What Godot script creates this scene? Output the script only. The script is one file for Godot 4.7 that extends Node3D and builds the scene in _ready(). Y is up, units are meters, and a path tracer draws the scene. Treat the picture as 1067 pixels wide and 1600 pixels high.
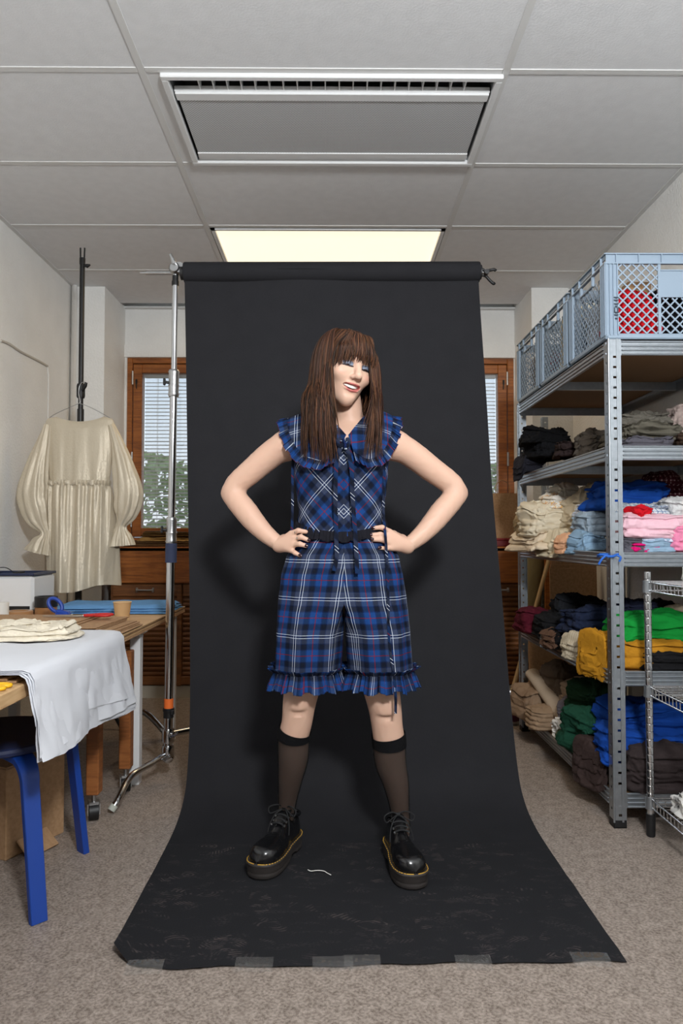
extends Node3D
# A photo studio in a workroom: black paper sweep, a woman in tartan, table and shelves of cloth.

const FOCAL := 1130.0
const EYE := Vector3(0, 1, 0)
var view: Basis
var mats := {}
var used_names := {}
var rng := RandomNumberGenerator.new()
var cloth_noise: FastNoiseLite
var soft_noise: FastNoiseLite

# ------------------------------------------------------------------ geometry collector
class G:
	var v := PackedVector3Array()
	var n := PackedVector3Array()
	var uv := PackedVector2Array()
	var col := PackedColorArray()
	var idx := PackedInt32Array()
	var tint := Color(1, 1, 1)

	func tri(a: Vector3, b: Vector3, c: Vector3) -> void:
		var nn := (c - a).cross(b - a).normalized()
		var k := v.size()
		for p in [a, b, c]:
			v.append(p); n.append(nn); uv.append(Vector2(p.x + p.z, p.y)); col.append(tint)
		idx.append_array([k, k + 1, k + 2])

	func quad(a: Vector3, b: Vector3, c: Vector3, d: Vector3, ua := Vector2(0, 0), uc := Vector2(1, 1)) -> void:
		var nn := (c - a).cross(b - a).normalized()
		var k := v.size()
		v.append(a); v.append(b); v.append(c); v.append(d)
		uv.append(ua); uv.append(Vector2(uc.x, ua.y)); uv.append(uc); uv.append(Vector2(ua.x, uc.y))
		for i in 4:
			n.append(nn); col.append(tint)
		idx.append_array([k, k + 1, k + 2, k, k + 2, k + 3])

	# box with chamfered edges (44 triangles) or plain (12)
	func box(c: Vector3, s: Vector3, b := Basis.IDENTITY, ch := 0.0) -> void:
		var h := s * 0.5
		if ch <= 0.0:
			for ax in 3:
				for sg in [-1.0, 1.0]:
					var u := (ax + 1) % 3
					var w := (ax + 2) % 3
					var q := []
					for k in [[-1, -1], [-1, 1], [1, 1], [1, -1]]:
						var p := Vector3.ZERO
						p[ax] = h[ax] * sg
						p[u] = h[u] * k[0]
						p[w] = h[w] * k[1]
						q.append(c + b * p)
					if sg > 0: quad(q[0], q[1], q[2], q[3])
					else: quad(q[3], q[2], q[1], q[0])
			return
		var cc := minf(ch, minf(h.x, minf(h.y, h.z)) * 0.95)
		var i := h - Vector3(cc, cc, cc)
		for ax in 3:
			for sg in [-1.0, 1.0]:
				var u := (ax + 1) % 3
				var w := (ax + 2) % 3
				var q := []
				for k in [[-1, -1], [-1, 1], [1, 1], [1, -1]]:
					var p := Vector3.ZERO
					p[ax] = h[ax] * sg
					p[u] = i[u] * k[0]
					p[w] = i[w] * k[1]
					q.append(c + b * p)
				if sg > 0: quad(q[0], q[1], q[2], q[3])
				else: quad(q[3], q[2], q[1], q[0])
		for ax in 3:
			var u := (ax + 1) % 3
			var w := (ax + 2) % 3
			for su in [-1.0, 1.0]:
				for sw in [-1.0, 1.0]:
					var q := []
					for k in [[-1, 0], [1, 0], [1, 1], [-1, 1]]:
						var p := Vector3.ZERO
						p[ax] = i[ax] * k[0]
						p[u] = (h[u] if k[1] == 0 else i[u]) * su
						p[w] = (i[w] if k[1] == 0 else h[w]) * sw
						q.append(c + b * p)
					if su * sw > 0: quad(q[3], q[2], q[1], q[0])
					else: quad(q[0], q[1], q[2], q[3])
		for sx in [-1.0, 1.0]:
			for sy in [-1.0, 1.0]:
				for sz in [-1.0, 1.0]:
					var a := c + b * Vector3(h.x * sx, i.y * sy, i.z * sz)
					var d := c + b * Vector3(i.x * sx, h.y * sy, i.z * sz)
					var e := c + b * Vector3(i.x * sx, i.y * sy, h.z * sz)
					if sx * sy * sz > 0: tri(a, e, d)
					else: tri(a, d, e)

	# smooth grid: rows of equal length; closed joins last column to first
	func grid(rows: Array, uvs := [], closed := false, close_rows := false) -> void:
		var k := v.size()
		var m: int = rows[0].size()
		var r: int = rows.size()
		var nn := PackedVector3Array()
		nn.resize(r * m)
		for i in r:
			var row: PackedVector3Array = rows[i]
			v.append_array(row)
			for j in m:
				col.append(tint)
				uv.append(uvs[i][j] if uvs.size() else Vector2(float(j) / maxf(1, m - 1), float(i) / maxf(1, r - 1)))
		var ie := r if close_rows else r - 1
		var je := m if closed else m - 1
		for i in ie:
			var i2 := (i + 1) % r
			for j in je:
				var j2 := (j + 1) % m
				var a := i * m + j
				var b := i * m + j2
				var c := i2 * m + j2
				var d := i2 * m + j
				var pa := v[k + a]
				var pb := v[k + b]
				var pc := v[k + c]
				var pd := v[k + d]
				var f := (pc - pa).cross(pb - pd)
				nn[a] += f; nn[b] += f; nn[c] += f; nn[d] += f
				idx.append_array([k + a, k + b, k + c, k + a, k + c, k + d])
		for q in nn.size():
			n.append(nn[q].normalized() if nn[q].length_squared() > 1e-24 else Vector3.UP)

	# tube along points; radii per point (or one), with flat end caps
	func tube(pts: Array, rad, sides := 8, capped := true, flat := 1.0, side_dir := Vector3.ZERO, closed := false) -> void:
		var rows := []
		var uvs := []
		var c := pts.size()
		var prev := side_dir
		var len := 0.0
		for i in c:
			var p: Vector3 = pts[i]
			var a: Vector3 = pts[(i - 1 + c) % c] if closed else pts[maxi(i - 1, 0)]
			var b: Vector3 = pts[(i + 1) % c] if closed else pts[mini(i + 1, c - 1)]
			var t := (b - a).normalized()
			if prev.length_squared() < 0.001:
				prev = Vector3.UP.cross(t) if absf(t.y) < 0.9 else Vector3.RIGHT.cross(t)
			var x := (prev - t * prev.dot(t)).normalized()
			if side_dir == Vector3.ZERO: prev = x
			var y := t.cross(x)
			var rr: float = rad[i] if rad is Array or rad is PackedFloat32Array else rad
			if i: len += p.distance_to(pts[i - 1])
			var row := PackedVector3Array()
			var ur := PackedVector2Array()
			for j in sides + 1:
				var an := TAU * j / sides
				row.append(p + x * cos(an) * rr + y * sin(an) * rr * flat)
				ur.append(Vector2(float(j) / sides * TAU * rr, len))
			rows.append(row)
			uvs.append(ur)
		var start := n.size()
		grid(rows, uvs, false, closed)
		# join the normals over the seam
		for i in c:
			var q := start + i * (sides + 1)
			var s := (n[q] + n[q + sides]).normalized()
			n[q] = s; n[q + sides] = s
		if capped and not closed:
			for e in [0, c - 1]:
				for j in sides:
					if e == 0: tri(pts[0], rows[0][j + 1], rows[0][j])
					else: tri(pts[e], rows[e][j], rows[e][j + 1])

	# lathe round an axis: profile of Vector2(radius, height)
	func lathe(prof: Array, seg := 24, xf := Transform3D.IDENTITY, sharp := true) -> void:
		var groups := []
		if sharp:
			for i in prof.size() - 1: groups.append([prof[i], prof[i + 1]])
		else:
			groups.append(prof)
		for gq in groups:
			var rows := []
			for p in gq:
				var row := PackedVector3Array()
				for j in seg + 1:
					var a := TAU * j / seg
					row.append(xf * Vector3(cos(a) * p.x, p.y, sin(a) * p.x))
				rows.append(row)
			var s0 := n.size()
			grid(rows)
			for i in rows.size():
				var q := s0 + i * (seg + 1)
				var s := (n[q] + n[q + seg]).normalized()
				n[q] = s; n[q + seg] = s

	# extrude a polygon given in a plane: pts (Vector2) with origin o and axes ux, uy, depth along uz
	func prism(poly: PackedVector2Array, xf: Transform3D, depth: float) -> void:
		var t := Geometry2D.triangulate_polygon(poly)
		var z0 := -depth * 0.5
		var z1 := depth * 0.5
		var cw := Geometry2D.is_polygon_clockwise(poly)
		for i in range(0, t.size(), 3):
			var a := poly[t[i]]
			var b := poly[t[i + 1]]
			var c := poly[t[i + 2]]
			tri(xf * Vector3(a.x, a.y, z1), xf * Vector3(b.x, b.y, z1), xf * Vector3(c.x, c.y, z1))
			tri(xf * Vector3(a.x, a.y, z0), xf * Vector3(c.x, c.y, z0), xf * Vector3(b.x, b.y, z0))
		for i in poly.size():
			var a := poly[i]
			var b := poly[(i + 1) % poly.size()]
			if cw: quad(xf * Vector3(a.x, a.y, z0), xf * Vector3(b.x, b.y, z0), xf * Vector3(b.x, b.y, z1), xf * Vector3(a.x, a.y, z1))
			else: quad(xf * Vector3(b.x, b.y, z0), xf * Vector3(a.x, a.y, z0), xf * Vector3(a.x, a.y, z1), xf * Vector3(b.x, b.y, z1))

	func mesh() -> ArrayMesh:
		var a := []
		a.resize(Mesh.ARRAY_MAX)
		a[Mesh.ARRAY_VERTEX] = v
		a[Mesh.ARRAY_NORMAL] = n
		a[Mesh.ARRAY_TEX_UV] = uv
		a[Mesh.ARRAY_COLOR] = col
		a[Mesh.ARRAY_INDEX] = idx
		var m := ArrayMesh.new()
		m.add_surface_from_arrays(Mesh.PRIMITIVE_TRIANGLES, a)
		return m

# ------------------------------------------------------------------ naming and parenting
func numbered(called: String) -> String:
	if not used_names.has(called):
		used_names[called] = 0
		return called
	used_names[called] += 1
	return "%s_%03d" % [called, used_names[called]]

func tag(o: Node, label: String, category: String, group := "") -> Node:
	o.set_meta("label", label)
	o.set_meta("category", category)
	if group != "": o.set_meta("group", group)
	return o

func thing(called: String, label: String, category: String, where := Vector3.ZERO, turn := 0.0, group := "") -> Node3D:
	var o := Node3D.new()
	o.name = numbered(called)
	add_child(o)
	o.position = where
	o.rotation.y = turn
	tag(o, label, category, group)
	return o

func mi(called: String, m: Mesh, material: Material, parent: Node) -> MeshInstance3D:
	var o := MeshInstance3D.new()
	o.name = called
	o.mesh = m
	o.material_override = material
	o.cast_shadow = GeometryInstance3D.SHADOW_CASTING_SETTING_ON
	parent.add_child(o, true)
	return o

func part(called: String, g: G, material: Material, parent: Node) -> MeshInstance3D:
	return mi(called, g.mesh(), material, parent)

func struct(called: String, g: G, material: Material) -> MeshInstance3D:
	var o := mi(numbered(called), g.mesh(), material, self)
	o.set_meta("kind", "structure")
	return o

func boxpart(called: String, c: Vector3, s: Vector3, material: Material, parent: Node, ch := 0.0, b := Basis.IDENTITY) -> MeshInstance3D:
	var g := G.new()
	g.box(c, s, b, ch)
	return part(called, g, material, parent)

# ------------------------------------------------------------------ camera arithmetic: where a point of the place is
func at(px: float, py: float, depth: float) -> Vector3:
	var d := view * Vector3((px - 533.5) / FOCAL, (800.0 - py) / FOCAL, -1.0)
	return EYE + d * (depth / -d.z)

func on_level(px: float, py: float, y := 0.0) -> Vector3:
	var d := view * Vector3((px - 533.5) / FOCAL, (800.0 - py) / FOCAL, -1.0)
	return EYE + d * ((y - EYE.y) / d.y)

func spline(ctrl: Array, steps: int) -> Array:
	var out := []
	var c := ctrl.size()
	for i in c - 1:
		var p0 = ctrl[maxi(i - 1, 0)]
		var p1 = ctrl[i]
		var p2 = ctrl[i + 1]
		var p3 = ctrl[mini(i + 2, c - 1)]
		for k in steps:
			var t := float(k) / steps
			var t2 := t * t
			var t3 := t2 * t
			out.append((p1 * 2.0 + (p2 - p0) * t + (p0 * 2.0 - p1 * 5.0 + p2 * 4.0 - p3) * t2 + (p1 * 3.0 - p0 - p2 * 3.0 + p3) * t3) * 0.5)
	out.append(ctrl[c - 1])
	return out

func lerp_table(tab: Array, y: float) -> Array:
	# rows [key, a, b, ...] sorted by key
	if y <= tab[0][0]: return tab[0]
	for i in tab.size() - 1:
		if y <= tab[i + 1][0]:
			var t: float = (y - tab[i][0]) / (tab[i + 1][0] - tab[i][0])
			t = t * t * (3 - 2 * t) * 0.4 + t * 0.6
			var r := []
			for k in tab[i].size(): r.append(lerpf(tab[i][k], tab[i + 1][k], t))
			return r
	return tab[-1]

# ------------------------------------------------------------------ materials
func m_plain(key: String, c: Color, rough := 0.6, metal := 0.0, spec := 0.5) -> StandardMaterial3D:
	if mats.has(key): return mats[key]
	var m := StandardMaterial3D.new()
	m.albedo_color = c
	m.roughness = rough
	m.metallic = metal
	m.metallic_specular = spec
	mats[key] = m
	return m

func noise(kind: int, freq: float, oct: int, sd: int) -> FastNoiseLite:
	var f := FastNoiseLite.new()
	f.noise_type = kind
	f.frequency = freq
	f.fractal_octaves = oct
	f.seed = sd
	return f

func tex(im: Image) -> ImageTexture:
	return ImageTexture.create_from_image(im)

# seamless noise as bytes
func nbytes(w: int, h: int, f: FastNoiseLite) -> PackedByteArray:
	var im := f.get_seamless_image(w, h)
	im.convert(Image.FORMAT_L8)
	return im.get_data()

func ramp_image(w: int, h: int, layers: Array, stops: Array) -> Image:
	# layers: [noise, weight]; stops: colours along the ramp
	var data := []
	var tw := 0.0
	for l in layers:
		data.append(nbytes(w, h, l[0]))
		tw += l[1]
	var out := PackedByteArray()
	out.resize(w * h * 3)
	var ns := stops.size() - 1
	for i in w * h:
		var s := 0.0
		for k in layers.size(): s += data[k][i] * layers[k][1]
		s = clampf(s / (255.0 * tw), 0, 0.9999) * ns
		var q := int(s)
		var c: Color = stops[q].lerp(stops[q + 1], s - q)
		out[i * 3] = int(c.r * 255)
		out[i * 3 + 1] = int(c.g * 255)
		out[i * 3 + 2] = int(c.b * 255)
	return Image.create_from_data(w, h, false, Image.FORMAT_RGB8, out)

func bump_tex(w: int, f: FastNoiseLite, strength: float) -> ImageTexture:
	var im := f.get_seamless_image(w, w)
	im.convert(Image.FORMAT_RGBA8)
	im.bump_map_to_normal_map(strength)
	return tex(im)

func m_triplanar(key: String, im: ImageTexture, scale: float, rough: float, normal: ImageTexture = null, nscale := 0.5, world := true) -> StandardMaterial3D:
	if mats.has(key): return mats[key]
	var m := StandardMaterial3D.new()
	m.albedo_texture = im
	m.uv1_triplanar = true
	m.uv1_world_triplanar = world
	m.uv1_scale = Vector3.ONE * scale
	m.roughness = rough
	if normal:
		m.normal_enabled = true
		m.normal_texture = normal
		m.normal_scale = nscale
	mats[key] = m
	return m

func c8(r: int, g: int, b: int) -> Color:
	return Color(r / 255.0, g / 255.0, b / 255.0)

func wood_image(w: int, h: int, sd: int, dark: Color, mid: Color, light: Color, streak := 9.0) -> Image:
	# grain runs along x
	var f := noise(FastNoiseLite.TYPE_SIMPLEX_SMOOTH, 0.012, 4, sd)
	var f2 := noise(FastNoiseLite.TYPE_SIMPLEX, 0.35, 2, sd + 5)
	var out := PackedByteArray()
	out.resize(w * h * 3)
	for y in h:
		for x in w:
			# periodic in x through a circle
			var a := TAU * x / w
			var ca := cos(a) * w * 0.02
			var sa := sin(a) * w * 0.02
			var q := f.get_noise_3d(ca, y * streak * 0.35, sa)
			var fine := f2.get_noise_3d(ca * 0.6, y * 1.6, sa * 0.6)
			var ring := 0.5 + 0.5 * sin(q * 14.0 + y * 0.05)
			var t := clampf(0.35 * ring + 0.35 * (q * 0.5 + 0.5) + 0.3 * (fine * 0.5 + 0.5), 0, 1)
			var c := dark.lerp(mid, t * 2.0) if t < 0.5 else mid.lerp(light, t * 2.0 - 1.0)
			var i := (y * w + x) * 3
			out[i] = int(c.r * 255)
			out[i + 1] = int(c.g * 255)
			out[i + 2] = int(c.b * 255)
	return Image.create_from_data(w, h, false, Image.FORMAT_RGB8, out)

func weave_image(w: int) -> Image:
	# threads and the small crumples of cloth, as a normal map
	var rn := noise(FastNoiseLite.TYPE_SIMPLEX_SMOOTH, 0.011, 3, 78)
	rn.fractal_type = FastNoiseLite.FRACTAL_RIDGED
	var rd := nbytes(w, w, rn)
	var im := Image.create(w, w, false, Image.FORMAT_RGBA8)
	for y in w:
		for x in w:
			var t := 0.04 * (sin(TAU * x / 4.0) * (1.0 if (y / 4) % 2 == 0 else -1.0)) + 0.9 * rd[y * w + x] / 255.0
			t = clampf(t, 0.0, 1.0)
			im.set_pixel(x, y, Color(t, t, t))
	im.bump_map_to_normal_map(6.0)
	return im

func m_cloth(key: String, c: Color, rough := 0.92, metal := 0.0) -> StandardMaterial3D:
	if mats.has(key): return mats[key]
	var m := StandardMaterial3D.new()
	m.albedo_color = c
	m.roughness = rough
	m.metallic = metal
	m.metallic_specular = 0.25
	m.normal_enabled = true
	m.normal_texture = mats.weave
	m.normal_scale = 0.55
	m.uv1_triplanar = true
	m.uv1_scale = Vector3.ONE * 5.0
	mats[key] = m
	return m

func tartan_image(w: int) -> Image:
	var blue := c8(26, 60, 114)
	var slate := c8(54, 62, 84)
	var black := c8(20, 24, 36)
	var navy := c8(20, 32, 66)
	var red := c8(126, 28, 36)
	var white := c8(206, 212, 220)
	var bands := []
	for i in w:
		var t := absf(float(i) / w - 0.5) * 2.0      # 0 at the red line, 1 at the white pair
		var c := blue
		if t < 0.022: c = red
		elif t < 0.30: c = blue
		elif t < 0.36: c = navy
		elif t < 0.60: c = black
		elif t < 0.65: c = navy
		elif t < 0.912: c = slate
		elif t < 0.945: c = white
		else: c = navy
		bands.append(c)
	var im := Image.create(w, w, false, Image.FORMAT_RGB8)
	var f := noise(FastNoiseLite.TYPE_SIMPLEX, 0.25, 1, 3)
	for y in w:
		for x in w:
			var a: Color = bands[x]
			var b: Color = bands[y]
			var k := 0.5
			if a == white and b != white: k = 0.24
			elif b == white and a != white: k = 0.76
			elif a == red and b != red: k = 0.36
			elif b == red and a != red: k = 0.64
			var tw := 0.10 if ((x + y) / 3) % 2 == 0 else -0.10
			var c := a.lerp(b, clampf(k + tw, 0, 1))
			var s := 1.0 + 0.10 * f.get_noise_2d(x, y)
			im.set_pixel(x, y, Color(c.r * s, c.g * s, c.b * s))
	return im

# ------------------------------------------------------------------ main
func _ready() -> void:
	rng.seed = 4711
	# camera
	var cam := Camera3D.new()
	cam.name = "camera"
	add_child(cam)
	cam.position = EYE
	cam.rotation = Vector3(atan(38.0 / FOCAL), -atan(9.0 / FOCAL), 0)
	cam.fov = rad_to_deg(2.0 * atan(800.0 / FOCAL))
	cam.near = 0.02
	cam.far = 200
	cam.current = true
	view = cam.basis
	# sky: a bright overcast day outside the windows
	var sm := ProceduralSkyMaterial.new()
	sm.sky_top_color = c8(165, 190, 215)
	sm.sky_horizon_color = c8(225, 232, 238)
	sm.ground_horizon_color = c8(150, 155, 150)
	sm.ground_bottom_color = c8(90, 92, 88)
	sm.sky_energy_multiplier = 1.25
	sm.ground_energy_multiplier = 1.2
	var sky := Sky.new()
	sky.sky_material = sm
	var env := Environment.new()
	env.background_mode = Environment.BG_SKY
	env.sky = sky
	env.tonemap_mode = Environment.TONE_MAPPER_LINEAR
	env.tonemap_exposure = 1.0
	env.sdfgi_enabled = true
	env.ssao_enabled = true
	env.ssil_enabled = true
	var we := WorldEnvironment.new()
	we.name = "environment"
	we.environment = env
	add_child(we)
	# the photographer's softbox beside and above the camera
	softbox(Vector3(0.42, 2.05, 0.25), Vector3(0.1, 2.25, -2.6), 0.30, KEY)
	cloth_noise = noise(FastNoiseLite.TYPE_SIMPLEX_SMOOTH, 1.0, 3, 21)
	soft_noise = noise(FastNoiseLite.TYPE_SIMPLEX_SMOOTH, 1.0, 1, 9)
	make_materials()
	setting()
	ceiling_unit()
	light_panels()
	windows()
	outdoors()
	cabinets()
	backdrop()
	stands()
	dress()
	table_side()
	shelving()
	shelf_cloth()
	wire_rack()
	corner_clutter()
	woman()

const KEY := 8.4
const PANEL := 0.75

func softbox(where: Vector3, aim: Vector3, side: float, energy: float) -> void:
	var t := thing("softbox", "black softbox with white front on a stand beside the camera", "studio light", Vector3(where.x, 0, where.z))
	var b := Basis.looking_at(aim - where, Vector3.UP)
	var o := Vector3(0, where.y, 0)
	var g := G.new()
	var h := side * 0.5
	var back := 0.08
	var d := 0.34
	for k in 4:
		var a := Vector2(1, 1).rotated(PI / 2 * k)
		var c := Vector2(1, 1).rotated(PI / 2 * (k + 1))
		g.quad(o + b * Vector3(a.x * h, a.y * h, 0), o + b * Vector3(c.x * h, c.y * h, 0), o + b * Vector3(c.x * back, c.y * back, d), o + b * Vector3(a.x * back, a.y * back, d))
	g.box(o + b * Vector3(0, 0, d + 0.1), Vector3(0.15, 0.15, 0.22), b, 0.01)
	part("housing", g, m_plain("softbox_black", c8(20, 20, 22), 0.8), t)
	g = G.new()
	g.box(o + b * Vector3(0, 0, 0.02), Vector3(side * 0.94, side * 0.94, 0.004), b)
	var m := StandardMaterial3D.new()
	m.albedo_color = Color(0.9, 0.9, 0.9)
	m.emission_enabled = true
	m.emission = Color(1, 0.99, 0.97)
	m.emission_energy_multiplier = 2.0
	part("light_diffuser", g, m, t)
	g = G.new()
	var foot := o + b * Vector3(0, -0.05, d + 0.1)
	g.tube([foot, Vector3(foot.x, 0.3, foot.z)], 0.014, 8)
	for k in 3:
		var a := TAU * k / 3.0 + 0.5
		g.tube([Vector3(foot.x, 0.42, foot.z), Vector3(foot.x + cos(a) * 0.42, 0.012, foot.z + sin(a) * 0.42)], 0.011, 6)
	part("light_stand", g, m_plain("softbox_black", c8(20, 20, 22), 0.8), t)
	var l := AreaLight3D.new()
	l.name = "softbox_light"
	l.area_size = Vector2(side * 0.94, side * 0.94)
	l.light_energy = energy
	l.light_color = Color(0.985, 0.995, 1.0)
	l.shadow_enabled = true
	l.area_range = 14.0
	l.area_attenuation = 2.0
	t.add_child(l)
	l.transform = Transform3D(b, o + b * Vector3(0, 0, -0.01))

func make_materials() -> void:
	mats.weave = tex(weave_image(256))
	# linoleum: marbled grey beige with rosy and dark flecks
	var im := ramp_image(1024, 1024, [[noise(FastNoiseLite.TYPE_SIMPLEX_SMOOTH, 0.010, 3, 1), 0.28], [noise(FastNoiseLite.TYPE_SIMPLEX, 0.035, 4, 2), 0.55], [noise(FastNoiseLite.TYPE_SIMPLEX, 0.14, 2, 6), 0.30]],
		[c8(60, 52, 47), c8(98, 87, 79), c8(136, 124, 115), c8(158, 146, 136), c8(182, 166, 156), c8(208, 197, 187)])
	var fm := m_triplanar("floor", tex(im), 2.3, 0.5, bump_tex(256, noise(FastNoiseLite.TYPE_SIMPLEX, 0.08, 3, 4), 1.5), 0.25)
	fm.metallic_specular = 0.35
	var wn := bump_tex(512, noise(FastNoiseLite.TYPE_SIMPLEX, 0.12, 4, 14), 2.0)
	im = ramp_image(512, 512, [[noise(FastNoiseLite.TYPE_SIMPLEX_SMOOTH, 0.006, 4, 11), 1.0]], [c8(229, 229, 227), c8(234, 234, 232), c8(238, 238, 236)])
	m_triplanar("wall", tex(im), 0.8, 0.85, wn, 0.35)
	im = ramp_image(512, 512, [[noise(FastNoiseLite.TYPE_SIMPLEX, 0.3, 2, 31), 0.5], [noise(FastNoiseLite.TYPE_SIMPLEX_SMOOTH, 0.02, 2, 32), 0.5]], [c8(216, 217, 219), c8(222, 223, 225), c8(228, 229, 231)])
	m_triplanar("tile", tex(im), 1.4, 0.9, wn, 0.15)
	m_plain("white_metal", c8(222, 223, 224), 0.4)
	m_plain("white_bar", c8(212, 212, 211), 0.5)
	im = wood_image(512, 256, 41, c8(106, 58, 22), c8(154, 90, 36), c8(184, 114, 52))
	m_triplanar("frame_wood", tex(im), 1.6, 0.42, null, 0.5)
	im = wood_image(512, 256, 43, c8(82, 48, 23), c8(120, 74, 36), c8(146, 94, 50))
	m_triplanar("cabinet_wood", tex(im), 1.3, 0.45, null, 0.5)
	im = wood_image(512, 256, 47, c8(168, 132, 92), c8(196, 160, 116), c8(214, 182, 140))
	m_triplanar("plywood", tex(im), 1.5, 0.6, null, 0.5)
	im = wood_image(512, 256, 49, c8(104, 58, 26), c8(140, 84, 42), c8(166, 106, 58))
	m_triplanar("trestle_wood", tex(im), 1.5, 0.5, null, 0.5)
	im = ramp_image(256, 256, [[noise(FastNoiseLite.TYPE_SIMPLEX, 0.09, 4, 51), 1.0]], [c8(150, 116, 82), c8(166, 131, 96), c8(178, 143, 108)])
	var kraft := tex(im)
	m_triplanar("kraft", kraft, 2.0, 0.85, wn, 0.15)
	im = ramp_image(256, 256, [[noise(FastNoiseLite.TYPE_SIMPLEX, 0.4, 3, 53), 1.0]], [c8(124, 92, 60), c8(142, 108, 74), c8(160, 124, 88)])
	m_triplanar("fibreboard", tex(im), 2.5, 0.8)
	# galvanised steel
	im = ramp_image(256, 256, [[noise(FastNoiseLite.TYPE_CELLULAR, 0.05, 1, 55), 0.6], [noise(FastNoiseLite.TYPE_SIMPLEX, 0.05, 3, 56), 0.4]], [c8(158, 165, 172), c8(167, 174, 181), c8(176, 182, 189)])
	var zm := m_triplanar("zinc", tex(im), 4.0, 0.34)
	zm.metallic = 0.92
	m_plain("chrome", c8(205, 206, 208), 0.12, 1.0)
	m_plain("satin_steel", c8(188, 189, 190), 0.3, 1.0)
	m_plain("black_metal", c8(24, 24, 26), 0.4)
	m_plain("black_plastic", c8(18, 18, 20), 0.5)
	m_plain("crate", c8(140, 157, 174), 0.5)
	var gl := StandardMaterial3D.new()
	gl.albedo_color = Color(0.9, 0.95, 0.95, 0.08)
	gl.transparency = BaseMaterial3D.TRANSPARENCY_ALPHA
	gl.roughness = 0.02
	mats.glass = gl
	var tm := StandardMaterial3D.new()
	tm.albedo_texture = tex(tartan_image(384))
	tm.roughness = 0.9
	tm.metallic_specular = 0.2
	tm.normal_enabled = true
	tm.normal_texture = bump_tex(256, noise(FastNoiseLite.TYPE_SIMPLEX, 0.12, 3, 61), 3.0)
	tm.normal_scale = 0.3
	mats.tartan = tm

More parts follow.
